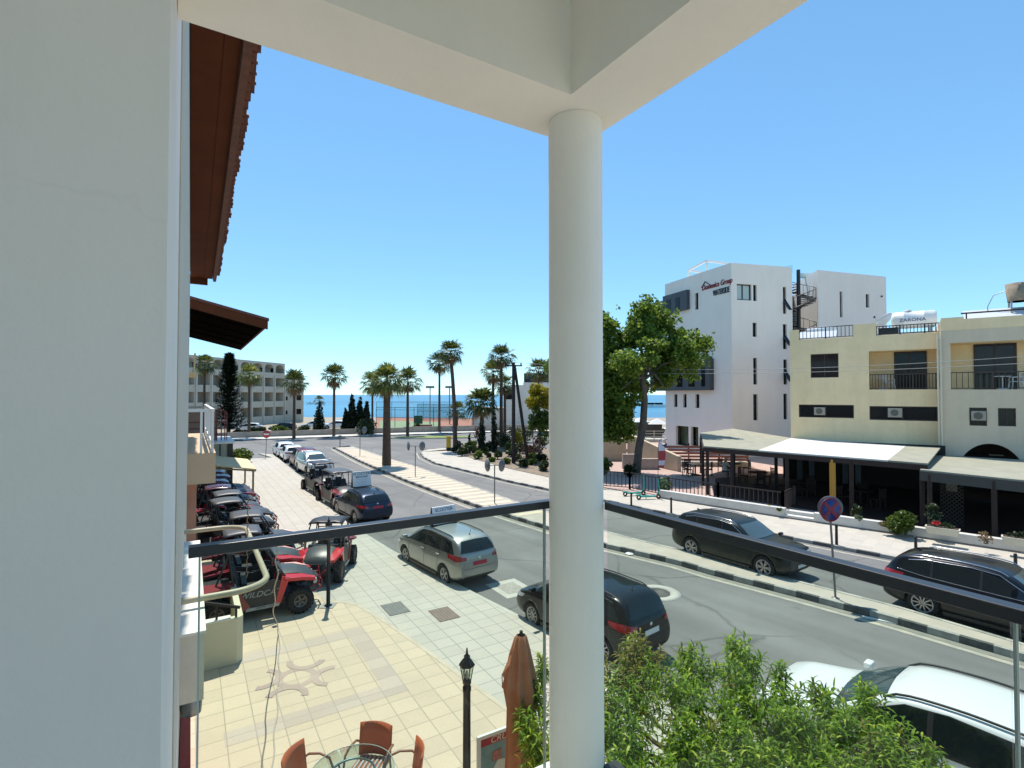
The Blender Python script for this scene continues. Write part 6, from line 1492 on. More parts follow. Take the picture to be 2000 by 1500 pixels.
# ---- peach tree under the balcony
pt_ = thing('peach_tree', 'bright green tree with long drooping leaves just below the balcony', 'tree', (2.55,6.3,PZ), 0)
O_ = Vector((2.55,6.3,PZ)); s = MB(); rp_ = random.Random(5)
s.tube([(0,0,0),(.05,.05,.6),(-.05,.1,1.1)], [.09,.075,.06], 10)
heads = []
for k in range(16):
    az = k*2.4; rr = 1.1+.9*rp_.random(); zz = 1.9+.5*rp_.random(); e = Vector((rr*math.cos(az)*1.1, rr*math.sin(az)*.9, zz-.0)); m_ = Vector((e.x*.45, e.y*.45, 1.35+.3*rp_.random()))
    e.z -= .75; m_.z = 1.0; s.tube([(-.03,.08,.8), m_, e], [.045,.03,.008], 6)
s.build('trunk', M_BARK, pt_)
def pleaf(s, p, d, ln, w):
    """long narrow arching leaf, 3 segments folded on the midrib"""
    d = d.normalized(); side = d.cross(Vector((0,0,1))); side = side.normalized() if side.length > .1 else Vector((1,0,0))
    pts = [p]; dd = d.copy()
    for k in range(3): pts.append(pts[-1]+dd*ln/3); dd = (dd+Vector((0,0,-.60))).normalized()
    ws = [.25,1.,.8,.05]; vs = []
    for q, ww in zip(pts, ws): vs += [q-side*w*ww*.5, q+side*w*ww*.5]
    s.add(vs, [(0,1,3,2),(2,3,5,4),(4,5,7,6)])
# surveyed crown outline: blobs given by photo pixels and distance
lf = MB(); ly = MB(); br_ = MB()
blobs = [(1235,1262,6.9,.26),(1250,1300,6.6,.42),(1210,1330,6.4,.42),(1340,1268,6.9,.20),(1360,1310,6.6,.36),(1440,1262,6.9,.24),(1452,1300,6.6,.36),(1440,1350,6.3,.42),(1300,1360,6.2,.48),(1220,1400,6.0,.5),(1380,1400,5.9,.48),(1525,1318,6.5,.20),(1540,1360,6.2,.30),(1600,1345,6.2,.20),(1620,1385,6.0,.34),(1500,1400,5.9,.42),(1690,1352,6.1,.16),(1700,1400,5.8,.34),(1740,1430,5.6,.26),(1640,1440,5.6,.44),(1560,1450,5.5,.46),(1780,1470,5.4,.30),(1720,1480,5.3,.4),(1450,1460,5.5,.46),(1340,1470,5.5,.46),(1230,1470,5.6,.46),(1150,1420,5.9,.46),(1100,1380,6.2,.34),(1050,1350,6.4,.16),(1035,1420,6.1,.30),(1060,1300,6.6,.16),(1050,1470,5.9,.30),(1110,1480,5.6,.4),(1830,1495,5.2,.22),(1480,1530,5.2,.5),(1620,1540,5.1,.5),(1350,1540,5.2,.5),(1780,1550,5.0,.4),(1200,1550,5.2,.5),(1025,1395,6.3,.12)]
yel = {(1235,1262),(1250,1300),(1210,1330)}
for (px, py, Y, r_) in blobs:
    r_ *= .88; c = D(px, py, Y)-O_; n_ = int(23*(r_/.3)**2)+5
    for k in range(n_):
        q = Vector((rp_.gauss(0,1), rp_.gauss(0,1), rp_.gauss(0,1)+.5)).normalized()*r_*(.35+.65*rp_.random()**.5)
        tip = c+q; up_ = (Vector((q.x,q.y,abs(q.z)+r_*.9))).normalized(); base = tip-up_*rp_.uniform(.22,.36)
        br_.tube([base, base.lerp(tip,.6), tip], [.004,.003,.002], 3, cap=False)
        nl = rp_.randint(11,17); isy = (px,py) in yel and rp_.random() < .6 or rp_.random() < .04; mb = ly if isy else lf
        for j in range(nl):
            f = j/nl; az = j*2.4+rp_.random(); p = base.lerp(tip, f); ax = up_; s1 = ax.cross(Vector((1,.3,0))).normalized(); s2 = ax.cross(s1)
            d = (s1*math.cos(az)+s2*math.sin(az))*(1-.45*f)+ax*(.15+.8*f); pleaf(mb, p, d, rp_.uniform(.12,.20)*(1-.3*f), rp_.uniform(.018,.028))
lf.build('foliage', L_PEACH, pt_); ly.build('foliage', L_PEACHY, pt_); br_.build('twigs', mat('green twigs', (.10,.12,.03), .7), pt_)
# ---- norfolk pine
g_ = D(447,771,72); np_ = thing('norfolk_pine', 'dark layered conifer in front of the hotel', 'tree', (g_.x,g_.y,0), 0)
s = MB(); s.tube([(0,0,0),(0,0,6),(0,0,11.2)], [.28,.2,.04], 10); s.build('trunk', M_BARK, np_)
s = MB(); z = .9
while z < 11.2:
    r_ = 2.55*(1-(z/11.6))**.7*rnd.uniform(.85,1.08); nb_ = 7
    for k in range(nb_):
        az = 2*math.pi*k/nb_+rnd.random(); d = Vector((math.cos(az),math.sin(az),0)); 
        m_ = 7
        for j in range(m_):
            f = (j+.6)/m_; p = Vector((0,0,z))+d*r_*f+Vector((0,0,.35*r_*f*f-.12*r_*f)); w = .30*(1-.5*f)
            for q_ in range(9):
                o_ = Vector((rnd.uniform(-w,w),rnd.uniform(-w,w),rnd.uniform(-.08,.2))); dd = (d+Vector((rnd.uniform(-.8,.8),rnd.uniform(-.8,.8),rnd.uniform(.0,.7)))).normalized(); sd_ = dd.cross(Vector((0,0,1))).normalized()*.10
                pp = p+o_; s.add([pp-sd_, pp+sd_, pp+dd*.42], [(0,1,2)])
    z += .42*(1.1-.5*z/11.5)
s.build('crown', L_DARKC, np_)
# ---- cypresses, bushes
def bushy(name, label, cat, loc, blobs, n, size, m, trunk=None, group=None, droop=0.):
    t = thing(name, label, cat, loc, 0, group); s = MB(); leafcloud(s, blobs, n, size, droop=droop); s.build('foliage', m, t)
    s = MB(); h_ = trunk or .5; s.tube([(0,0,0),(0,0,h_)], [.06,.03], 6); s.build('stem', M_BARK, t); return t
def column_bush(label, px, Y, ztop, r_, name='cypress', m=L_DARKC, n=1500, size=.22, taper=.75, group='dark cypresses'):
    v = D(px, 771, Y); z0 = 0; zt = D(px, ztop, Y).z; bl = []
    for k in range(9):
        f = (k+.5)/9; rr = r_*(1-taper*f**1.5)*(0.8 if k == 0 else 1); bl.append((rnd.uniform(-.05,.05), rnd.uniform(-.05,.05), z0+zt*f, rr, rr, zt/9*.95))
    return bushy(name, label, 'tree', (v.x,v.y,0), bl, n, size, m, zt*.6, group)
column_bush('broad based dark cypress cone with a small palm tuft above', 624, 73, 778, .95, taper=.9)
for px, zt_, rr, lb in ((676,800,.7,'short dark cypress left of the clump by the sea'),(688,772,.85,'tallest dark cypress of the clump by the sea'),(703,778,.8,'second tall dark cypress of the clump by the sea'),(716,785,.8,'right hand dark cypress of the clump by the sea')):
    column_bush(lb, px, 78, zt_, rr, taper=.8, n=2600, size=.28)
column_bush('slim dark cypress column, tallest of three in the bed', 965, 50, 797, .34, taper=.5, n=900, size=.16)
column_bush('dark cypress column beneath the low spreading palm', 941, 50, 825, .42, taper=.4, n=900, size=.16)
column_bush('tiny slim cypress in the bed near the yellow box', 917, 56, 848, .16, taper=.5, n=350, size=.13)
def bush_px(label, px, py, rpx, hpx, m=L_BUSH, n=600, size=.16, Y=None, name='bush', group=None, zb=0., cat='bush'):
    g_ = G(px, py, zb) if Y is None else Vector((D(px,771,Y).x, Y, zb)); k_ = g_.y/F; rx, rz_ = rpx*k_, hpx*k_*.5
    bl = clumps((0,0,rz_*.85), (rx*.6, rx*.6, rz_*.55), 11, min(rx,rz_)*.62)
    return bushy(name, label, cat, (g_.x,g_.y,zb), bl, n, size, m, rz_, group)
bush_px('round bright green hedge bush at the far end of the buggy row', 474, 905, 24, 40, n=1500, size=.15)
bush_px('round dark green bush by the red railings near the courts', 713, 850, 22, 42, L_BUSHD, 900, .25)
for i, (px, py, r_, h_, m) in enumerate(((890,884,9,16,L_BUSHD),(903,890,12,20,L_BUSHD),(926,888,14,22,L_BUSHD),(915,878,10,18,L_BUSH),(946,884,10,14,L_BUSHD),(985,876,18,36,L_BUSHD),(1000,892,16,26,L_BUSHD),(1015,874,20,38,L_BUSHD),(1035,892,16,34,L_BOUG),(1052,890,16,50,L_BOUG),(935,858,14,30,L_BOUG),(1005,858,18,38,L_BUSHD),(1030,862,18,44,L_BUSHD),(970,862,14,34,L_BUSHD),(1040,908,12,14,L_BUSH),(960,902,8,10,L_BUSH))):
    bush_px(['low dark shrub behind the yellow box','second dark shrub from the yellow box','dark shrub at the foot of the low palm','light green shrub among the cypress stems','small shrub between two cypress columns','large dark shrub under the palm cluster','shrub at the foot of the wooden pole','dark thicket right of the wooden pole','reddish shrub left of the column','tall reddish shrub against the column','reddish shrub at the back of the bed by the court wall','dark shrub behind the palms by the far house','dark shrub below the grey far house','dark shrub between the palm trunks','low green shrub at the pavement edge by the column','tiny green plant in the dry bed'][i], px, py, r_, h_, m, 420, .17, zb=PZ+.03, group='shrubs in the planting bed')
rb_ = random.Random(3)
for k, (px, py) in enumerate(((895,876),(935,896),(952,893),(972,897),(990,906),(1010,900),(1022,912),(1040,896),(1056,904),(1062,920),(925,872),(958,880),(975,870),(995,880),(1020,886))):
    bush_px('%s shrub in the planting bed, %s' % (['low dark','dusty green','twiggy olive'][k % 3], ['at the near corner','by the low palm','below the cypress columns','between two cypresses','left of the wooden pole','at the wooden pole foot','on the pavement side','behind the pole brace','close to the column','at the kerb by the column','behind the yellow box','under the palm cluster','at the back of the bed','beside the pale stem','in the middle of the thicket'][k]), px, py, rb_.uniform(8,14), rb_.uniform(12,26), [L_BUSHD,L_BUSH,L_BUSHD][k % 3], 420, .15, zb=PZ+.03, group='shrubs in the planting bed')
# yellow flowering tree next to the column
v = G(1052,905); yt = thing('flowering_tree', 'straggly tree with yellow green top against the left of the column', 'tree', (v.x,v.y,PZ), 0)
s = MB(); s.tube([(0,0,0),(.1,0,2),(-.1,.2,4.2)], [.13,.09,.04], 7); s.tube([(.1,0,2),(.5,0,3.6)], [.06,.03], 6); s.tube([(-.35,0,0),(-.5,0,2.6)], [.07,.03], 6); s.build('trunk', M_BARK, yt)
s = MB(); leafcloud(s, clumps((.1,0,5.3),(1.1,.8,1.0),20,.48), 2600, .17); s.build('crown', L_YEL, yt)
s = MB(); leafcloud(s, clumps((.2,0,3.2),(1.1,.8,1.7),22,.45), 2400, .16); s.build('crown', L_BUSH, yt)
bush_px('upright yellow green shrub between the wooden pole and its brace', 1013, 878, 12, 62, L_YEL, 500, .16, zb=PZ)
# hedge line beyond the far wall
for i, (px, w_, h_, Y, m, lb) in enumerate(((400,26,26,70,L_BUSH,'green shrub behind the kiosk at far left'),(405,22,60,64,L_BUSH,'tall light green bush by the pine'),(500,26,18,74,L_BUSHD,'dark green shrub at the foot of the hotel palm'),(545,22,18,76,L_BUSH,'shrub in front of the hotel corner'),(592,22,22,74,L_BUSHD,'rounded shrub left of the cypress cone'),(470,20,14,72,L_BUSHD,'low shrub at the foot of the pine'),(815,8,18,80,L_BUSHD,'small dark shrub by the court bench'))):
    bush_px(lb, px, 0, w_, h_, m, 700, .26, Y=Y, group='shrubs beyond the far wall')
# right side plants
bush_px('dark green clipped bush just right of the column by the black fence', 1180, 930, 14, 58, L_BUSH, 900, .14, zb=PZ)
bush_px('orange yellow flowering shrub at the foot of the big tree', 1262, 898, 9, 22, leafmat('orange flowers', (.45,.16,.01), (.20,.22,.02), None, .3), 300, .13, zb=.2)
bush_px('dark shrub at the base of the big tree trunk', 1232, 932, 13, 34, L_BUSHD, 600, .13, zb=.15)
bush_px('pale spiky yucca by the fence end and the feather banner', 1297, 962, 15, 34, L_AGAVE, 260, .17, zb=.3, name='yucca', cat='plant')
bush_px('big fresh green bush on the low white wall', 1762, 1040, 25, 50, L_BUSH, 1700, .11, zb=.30)
bush_px('small grey green cushion plant on the low white wall', 1676, 1016, 12, 12, L_AGAVE, 260, .07, zb=.45, name='plant', cat='plant')
bush_px('brownish low plant on the white wall left of the green bush', 1726, 1028, 14, 12, leafmat('olive foliage', (.13,.11,.03), (.22,.20,.07), None, .2), 280, .07, zb=.45, name='plant', cat='plant')
bush_px('yellow green tuft beside the terrace steps', 1502, 993, 9, 8, L_YEL, 160, .07, zb=.4, name='plant', cat='plant')
bush_px('dark green tuft at the end of the black fence', 1522, 998, 8, 7, L_BUSH, 140, .07, zb=.4, name='plant', cat='plant')
bush_px('climbing plant with pale flowers beside the lattice', 1822, 1040, 13, 84, leafmat('pale flowers', (.03,.05,.02), (.04,.06,.02), (.5,.5,.4), .2), 380, .09, zb=.4, name='climbing_plant', cat='plant')
bush_px('dark palm like plant in the shade of the pergola', 1672, 1010, 10, 30, L_BUSHD, 200, .12, zb=.4, name='plant', cat='plant')
bush_px('dry wispy shrub between the two planters at the right', 1925, 1062, 14, 26, L_DEAD, 130, .06, zb=.45, name='plant', cat='plant')
bush_px('green bush in front of the sea right of the big trunk', 1272, 812, 10, 16, L_BUSH, 260, .25, Y=70)
bush_px('dark bush beside the white office building wall', 1291, 806, 8, 14, L_BUSHD, 200, .25, Y=74)
for i, (px, py, h_, Y) in enumerate(((1335,850,22,60),(1365,850,20,60))): bush_px(['green shrub seen under the white office building','second shrub under the white office building'][i], px, py, 10, h_, L_BUSH, 200, .2, Y=Y)
# turf strip
# ================================================================ STREET FURNITURE AND SMALL THINGS
def lamp(x, y, h, label, hs=.8):
    t = thing('street_lamp', label, 'lamp post', (x,y,PZ), 0, 'small black lantern posts')
    s = MB(); s.lathe([(.10,0),(.10,.03),(.05,.05),(.045,h-.52),(.052,h-.50),(.052,h-.46),(.032,h-.42)], n=16); s.build('pole', M_BLACK, t)
    s = MB(); s.box(-.17,.17,-.17,.17,0,.02); 
    s.build('base_plate', M_STEEL, t)
    s = MB(); s.sm = False; s.lathe([(.046,h-.38),(.080,h-.20)], n=6, smooth=False, cap=False); s.build('lantern_glass', glassmat('lantern glass', (.75,.78,.72)), t)
    s = MB(); s.lathe([(.052,h-.42),(.052,h-.38),(.03,h-.38)], n=6, smooth=False)
    for k in range(6): a = 2*math.pi*k/6; s.bar((.047*math.cos(a),.047*math.sin(a),h-.385),(.082*math.cos(a),.082*math.sin(a),h-.195),.010)
    s.lathe([(.096,h-.205),(.096,h-.19),(.062,h-.14),(.035,h-.11),(.04,h-.09),(.015,h-.065),(.008,h),(.001,h+.01)], n=6, smooth=False); s.build('lantern_cap', M_BLACK, t)
    s = MB(); s.lathe([(.012,h-.37),(.02,h-.33),(.012,h-.27),(.001,h-.26)], n=8); s.build('bulb', M_WHITEP, t)
    return t
v = G(641,1184,PZ); lamp(v.x, v.y, 2.30, 'small black lantern lamp post in front of the camera-facing red buggy')
v = D(912,1266,6.35); lamp(v.x, v.y, v.z-PZ, 'black lantern lamp post nearest the camera by the folded orange parasol')
# folded parasol
v = D(1018,1240,6.5); zt = v.z-PZ
t = thing('folded_parasol', 'closed faded orange parasol standing among the green leaves', 'parasol', (v.x,v.y,PZ), .3)
M_ORF = mat('faded orange canvas', (.50,.22,.11), .9, col2=(.38,.14,.07), vscale=3, bump=.15, bscale=30)
s = MB(); s.sm = True; prof = [(.0,.05),(-.04,.075),(-.25,.12),(-.5,.165),(-.62,.19),(-.9,.15),(-1.3,.17),(-1.8,.19),(-2.15,.16)]; nn = 48; vs = []
for (dz, r_) in prof:
    for k in range(nn):
        a = 2*math.pi*k/nn; f = 1+.22*math.sin(8*a+dz*1.5)*(1 if dz < -.1 else .4)+.10*math.sin(3*a+dz*2.3); vs.append((r_*f*math.cos(a), r_*f*math.sin(a), zt+dz+(.0 if dz > -1.9 else .06*math.sin(8*a))))
s.add(vs, [(i*nn+k, i*nn+(k+1)%nn, (i+1)*nn+(k+1)%nn, (i+1)*nn+k) for i in range(len(prof)-1) for k in range(nn)]); o = s.build('canopy', M_ORF, t)
s = MB(); s.add([(-.17,0,zt-.62),(-.10,.06,zt-.2),(-.09,-.05,zt-.25),(-.24,.02,zt-.45)], [(0,1,3),(3,1,2),(0,3,2)]); s.tube([(-.24,.02,zt-.45),(-.235,.02,zt-.62)], .006, 4); s.build('flap', M_ORF, t)
s = MB(); s.tube([(0,0,0),(0,0,zt+.05)], .022, 8); s.build('pole', M_WOODD, t); s = MB(); s.lathe([(.25,0),(.25,.06),(.05,.09),(.05,.3)], n=20); s.build('base', M_CONC, t)
# poster board
p0 = D(932,1440,6.9); t = thing('poster_board', 'white framed cruise poster board beside the folded orange parasol', 'sign', (p0.x,p0.y,PZ), R(30)); hh = p0.z-PZ
s = MB(); s.box(0,.9,-.02,.02,hh-.045,hh); s.box(0,.045,-.02,.02,.1,hh-.045); s.box(.855,.9,-.02,.02,.1,hh-.045); s.box(.045,.855,-.02,.02,.1,.15); s.build('frame', mat('white poster frame', (.62,.64,.60), .5), t)
s = MB(); s.m = 0; s.box(.045,.855,-.008,.008,.15,hh-.15); s.m = 1; s.box(.045,.855,-.009,.009,hh-.15,hh-.045); s.build('poster', [mat('teal sea print', (.07,.20,.19), .35, col2=(.20,.28,.30), vscale=4), mat('dark red print', (.30,.015,.03), .35)], t)
s = MB()   # printed motor boat
s.add([(.12,-.011,hh-.62),(.5,-.011,hh-.74),(.75,-.011,hh-.60),(.62,-.011,hh-.50),(.16,-.011,hh-.50)], [(0,1,2,3,4)]); s.add([(.22,-.012,hh-.49),(.50,-.012,hh-.52),(.56,-.012,hh-.42),(.30,-.012,hh-.38)], [(0,1,2,3)]); s.build('printed_boat', mat('pale boat print', (.55,.55,.5), .4), t)
s = MB(); s.add([(.22,-.0135,hh-.38),(.36,-.0135,hh-.38),(.36,-.0135,hh-.24),(.22,-.0135,hh-.26)], [(0,1,2,3)]); s.build('printed_crowd', mat('reddish print', (.35,.12,.10), .5, var=.5, vscale=20), t)
text('CRUISES', .115, mat('cream print lettering', (.65,.55,.40), .5), t, (.42,-.012,hh-.10), (R(90),0,0), sx=1.1, shear=.2, ext=.001)
s = MB(); s.box(.05,.1,-.2,.2,0,.1); s.box(.8,.85,-.2,.2,0,.1); s.build('foot', M_STEEL, t)
# cafe table and chairs
tc_ = D(690,1500,6.85); TX, TY = tc_.x+.03, tc_.y-.16
t = thing('glass_table', 'round clear glass cafe table with metal hoop base at the bottom of the picture', 'table', (TX,TY,PZ), 0)
s = MB(); s.lathe([(.001,.715),(.52,.715),(.525,.721),(.52,.727),(.001,.727)], n=48); s.build('glass_top', glassmat('table glass', (.80,.88,.85)), t)
s = MB(); s.tube([(.525*math.cos(a*math.pi/24),.525*math.sin(a*math.pi/24),.721) for a in range(49)], .006, 5); s.build('glass_rim', mat('green glass rim', (.30,.42,.38), .2), t)
s = MB(); s.tube([(.28*math.cos(a*math.pi/16),.28*math.sin(a*math.pi/16),.70) for a in range(33)], .014, 6)
for k in range(3):
    a = k*2.094+.4; s.tube([(.28*math.cos(a),.28*math.sin(a),.70),(.10*math.cos(a),.10*math.sin(a),.35),(.34*math.cos(a),.34*math.sin(a),0)], .014, 6)
s.build('metal_base', mat('grey tube metal', (.22,.24,.24), .3, metal=.8), t)
M_ORW = mat('orange stained plywood', (.46,.12,.045), .45, col2=(.38,.09,.03), vscale=2)
M_ARM = mat('brown wooden arm', (.24,.12,.07), .5)
def cafe_chair(x, y, rz, label):
    t = thing('cafe_chair', label, 'chair', (x,y,PZ), rz, 'orange cafe chairs around the glass table')
    s = MB(); n_ = 8; vs = []
    for i in range(n_+1):
        f = i/n_*2-1
        for j in range(4): z = .46+.42*j/3; vs.append((f*.24, .22+.05*j/3-.07*(1-f*f)*-1-.05, z))
    s.sm = True; s.add(vs, [(i*4+j, i*4+j+1, (i+1)*4+j+1, (i+1)*4+j) for i in range(n_) for j in range(3)]); o = s.build('backrest', M_ORW, t); sm = o.modifiers.new('s','SOLIDIFY'); sm.thickness = .014
    s = MB(); s.slab([(-.22,-.22,.46),(.22,-.22,.46),(.22,.22,.45),(-.22,.22,.45)], .03); s.build('seat', M_ORW, t, bevel=.01)
    s = MB()
    for k in range(7): s.box(-.19+k*.06,-.165+k*.06,-.2,.2,.462,.466)
    s.build('seat_stripes', mat('striped cushion', (.55,.5,.5), .8, var=.3, vscale=14), t)
    for sg in (1,-1):
        s = MB(); s.tube([(sg*.24,.24,.60),(sg*.27,.16,.66),(sg*.28,.0,.68),(sg*.28,-.14,.64),(sg*.27,-.20,.52),(sg*.25,-.18,.44)], .016, 8); s.build('armrest', M_ARM, t)
        for yy in (.20,-.20): s = MB(); s.tube([(sg*.21,yy,.45),(sg*.24,yy*1.1,0)], .014, 6); s.build('leg', M_ARM, t)
    return t
def chair_at(ang, r_, label): a = R(ang); cafe_chair(TX+r_*math.cos(a), TY+r_*math.sin(a), a-math.pi/2, label)
chair_at(80, .50, 'orange cafe chair on the far side of the glass table'); chair_at(17, .62, 'orange cafe chair to the right of the glass table'); chair_at(168, .62, 'orange cafe chair to the left of the glass table'); 
# ---- median signs
M_POLE = mat('grey sign pole', (.20,.20,.19), .5, metal=.5)
M_SB = mat('blue sign face', (.008,.035,.17), .35); M_SR = mat('red sign face', (.22,.008,.025), .35); M_SG = mat('grey sign back', (.16,.17,.18), .5, metal=.3)
def disc(t, y, z, r_, rx, mats, rz=0, off=(0,0), name='sign_disc'):
    s = MB(); s.m = 0; s.lathe([(.001,-.006),(r_,-.006),(r_,.006),(.001,.006)], axis='y', n=36); o = s.build(name, mats, t); o.location = (off[0],off[1],z); o.rotation_euler = (0,0,rz); return o
v = G(1632,1170,PZ); t = thing('no_stopping_sign', 'round blue and red no stopping sign on a thin pole on the median', 'sign', (v.x,v.y,PZ), 0)
zs = D(1623,995,v.y).z-PZ; s = MB(); s.tube([(0,0,0),(-.13,0,zs+.1)], .028, 10); s.lathe([(.14,0),(.14,.02),(.03,.05)], n=12); s.build('pole', M_POLE, t)
v2 = D(1623,995,v.y); r_ = .32
def sgn(dx, dy, rz, nm):
    e = MB(); e.m = 0; e.lathe([(.001,.008),(r_,.008),(r_,-.004),(.001,-.004)], axis='y', n=40); o = e.build(nm, [M_SR], t); o.location = (dx,dy,zs); o.rotation_euler = (0,0,rz)
    e = MB(); e.lathe([(.001,-.006),(r_*.84,-.006),(r_*.84,-.008),(.001,-.008)], axis='y', n=40); b_ = e.build('blue_field', M_SB, o)
    for k, a in enumerate((45,-45)): e = MB(); c, q = math.cos(R(a)), math.sin(R(a)); e.bar((-c*r_*.86,-.0105-.002*k,-q*r_*.86),(c*r_*.86,-.0105-.002*k,q*r_*.86),.003,.085,up=(0,1,0)) if False else e.bar((-c*r_*.86,-.0105-.002*k,-q*r_*.86),(c*r_*.86,-.0105-.002*k,q*r_*.86),.085,.003,up=(0,1,0)); e.build('red_bar', M_SR, o)
    e = MB(); e.lathe([(.001,.012),(r_,.012),(r_,.009),(.001,.009)], axis='y', n=40); e.build('sign_back', M_SG, o)
    return o
sgn(-.13,-.05, R(10), 'sign_disc'); sgn(.02,.22, R(170), 'sign_disc')
s = MB(); s.bar((-.13,.0,zs),(.02,.2,zs),.03); s.build('bracket', M_POLE, t)
def twin(px, pyb, pyt, lpx, label):
    v = G(px, pyb, PZ); k_ = v.y/F; t = thing('twin_sign_post', label, 'sign', (v.x,v.y,PZ), 0, 'twin sign posts on the median'); zs = D(px, pyt, v.y).z-PZ
    s = MB(); s.tube([(0,0,0),(0,0,zs)], .03, 8); s.bar((-lpx*k_/2,0,zs),(lpx*k_/2,0,zs),.03); s.build('pole', M_POLE, t)
    for sg, rz in ((1,R(62)),(-1,R(-62))):
        e = MB(); e.lathe([(.001,-.01),(.31,-.01),(.31,.01),(.001,.01)], axis='y', n=28); o = e.build('sign_disc', M_SG, t); o.location = (sg*lpx*k_/2,0,zs); o.rotation_euler = (0,0,rz)
twin(966,984,909,28,'sign post with two edge-on grey round signs on the striped median')
twin(811,930,871,27,'sign post with two round grey signs right of the big palm')
twin(703,890,840,17,'sign post near the far tip of the median')
v = G(664,873,PZ); t = thing('bollard_post', 'short dark keep-left post at the far tip of the median', 'bollard', (v.x,v.y,PZ), 0); s = MB(); s.tube([(0,0,0),(0,0,1.0)], .05, 8); s.build('post', M_POLE, t); s = MB(); s.lathe([(.001,-.02),(.24,-.02),(.24,.02),(.001,.02)], c=(0,0,1.0), axis='y', n=20); s.build('sign_disc', M_SG, t)
# no entry sign
v = G(519,894,PZ); t = thing('no_entry_sign', 'red and white round sign on a thin pole at the end of the left pavement', 'sign', (v.x,v.y,PZ), 0); zs = D(522,848,v.y).z-PZ
s = MB(); s.tube([(0,0,0),(.06,0,zs+.2)], .03, 8); s.build('pole', M_POLE, t); e = MB(); e.lathe([(.001,-.01),(.34,-.01),(.34,.01),(.001,.01)], c=(.06,-.04,zs), axis='y', n=28); e.build('sign_disc', mat('faded red sign', (.42,.06,.08), .5), t)
e = MB(); e.box(-.18,.30,-.058,-.052,zs-.06,zs+.06); e.build('white_bar', M_WHITEP, t)
# yellow box
v = G(876,880,PZ); s = MB(); t = thing('post_box', 'yellow pillar box with black base at the corner of the planting bed', 'post box', (v.x,v.y,PZ), .3)
s.box(-.2,.2,-.2,.2,.3,1.35); s.build('box', mat('yellow enamel', (.60,.38,.03), .5), t, bevel=.03); s = MB(); s.box(-.21,.21,-.21,.21,0,.3); s.build('base', M_BLACK, t); s = MB(); s.box(-.24,.24,-.24,.24,1.35,1.42); s.build('top', mat('yellow enamel top', (.55,.36,.04), .5), t)
# utility poles
v = G(1003,905,PZ); t = thing('utility_pole', 'dark wooden utility pole with leaning brace left of the column', 'utility pole', (v.x,v.y,0), 0); zt = D(1003,708,v.y).z
s = MB(); s.tube([(0,0,0),(.0,0,zt)], [.17,.13], 10); s.build('pole', M_WOODD, t)
e1 = D(1032,905,v.y); s = MB(); s.tube([(e1.x-v.x,.3,0),(.08,.05,zt-.2)], [.15,.11], 10); s.build('brace', M_WOODD, t)
s = MB(); s.bar((-.7,0,zt-.25),(.7,.2,zt-.25),.1,.1)
for x in (-.6,0,.6): s.lathe([(.05,zt-.2),(.06,zt-.1),(.03,zt)], c=(x,.1*x,0), n=8)
s.build('crossarm', M_WOODD, t)
# overhead wires
def wire(p, q, sag, label):
    pts = [Vector(p).lerp(Vector(q), k/24)-Vector((0,0,sag*4*(k/24)*(1-k/24))) for k in range(25)]; s = MB(); s.tube(pts, .012, 4); tag(s.build('overhead_wire', mat('weathered cable', (.32,.32,.31), .7)), label, 'wire')
pt0 = v+Vector((0,0,zt-.1))
wire(pt0, D(2080,690,26), .7, 'upper thin overhead wire crossing the buildings on the right')
wire(pt0-Vector((0,0,.5)), D(2080,705,25), .5, 'lower thin overhead wire crossing the buildings on the right')
# court lights, fence, benches
for px, lb in ((840,'left slim floodlight mast by the sea'),(878,'right slim floodlight mast by the sea')):
    v = D(px, 771, 100); t = thing('floodlight_mast', lb, 'floodlight', (v.x,v.y,0), 0, 'floodlight masts of the tennis courts'); zt = D(px,757,100).z; s = MB(); s.tube([(0,0,0),(0,0,zt)], .10, 8); s.build('mast', M_POLE, t); s = MB(); s.box(-.8,.8,-.2,.2,zt-.1,zt+.3); s.build('lamp_head', M_SG, t)
v = D(553,771,95); 
M_NET = bpy.data.materials.new('green wind net'); M_NET.use_nodes = True; n = M_NET.node_tree.nodes; l = M_NET.node_tree.links
tr = n.new('ShaderNodeBsdfTransparent'); mx = n.new('ShaderNodeMixShader'); mx.inputs[0].default_value = .38; n['Principled BSDF'].inputs['Base Color'].default_value = (.03,.13,.12,1); l.new(tr.outputs[0], mx.inputs[1]); l.new(n['Principled BSDF'].outputs[0], mx.inputs[2]); l.new(mx.outputs[0], n['Material Output'].inputs[0])
M_MESH = M_NET.copy(); M_MESH.name = 'wire mesh'; [x for x in M_MESH.node_tree.nodes if x.type == 'MIX_SHADER'][0].inputs[0].default_value = .12
def courtfence(p, q, h, label, net):
    t = thing('court_fence', label, 'fence', (p.x,p.y,0), 0, 'tall fences around the tennis courts'); d = q-p; n_ = max(2, int(d.length/3.2)); s = MB()
    for z in (h, h*.55): s.bar(Vector((0,0,z)), d+Vector((0,0,z)), .07)
    s.build('rail', mat('green fence steel', (.04,.09,.08), .6), t)
    for k in range(n_+1): c = d*(k/n_); s = MB(); s.tube([c, c+Vector((0,0,h))], .045, 6); s.build('post', MATS['green fence steel'], t)
    s = MB(); s.add([(0,0,.1), (d.x,d.y,.1), (d.x,d.y,h), (0,0,h)], [(0,1,2,3)]); s.build('netting', M_NET if net else M_MESH, t)
f0 = lambda px, Y: Vector((D(px,771,Y).x, Y, 0))
courtfence(f0(735,118), f0(922,114), 4.0, 'back fence of the tennis courts towards the sea', False)
courtfence(f0(815,112), f0(880,110), 3.6, 'turquoise wind netting at the back of the courts', True)
courtfence(f0(735,84), f0(925,80), 3.6, 'front fence of the tennis courts along the road', False)
courtfence(f0(922,82), f0(922,112), 3.9, 'right hand side fence of the tennis courts', True)
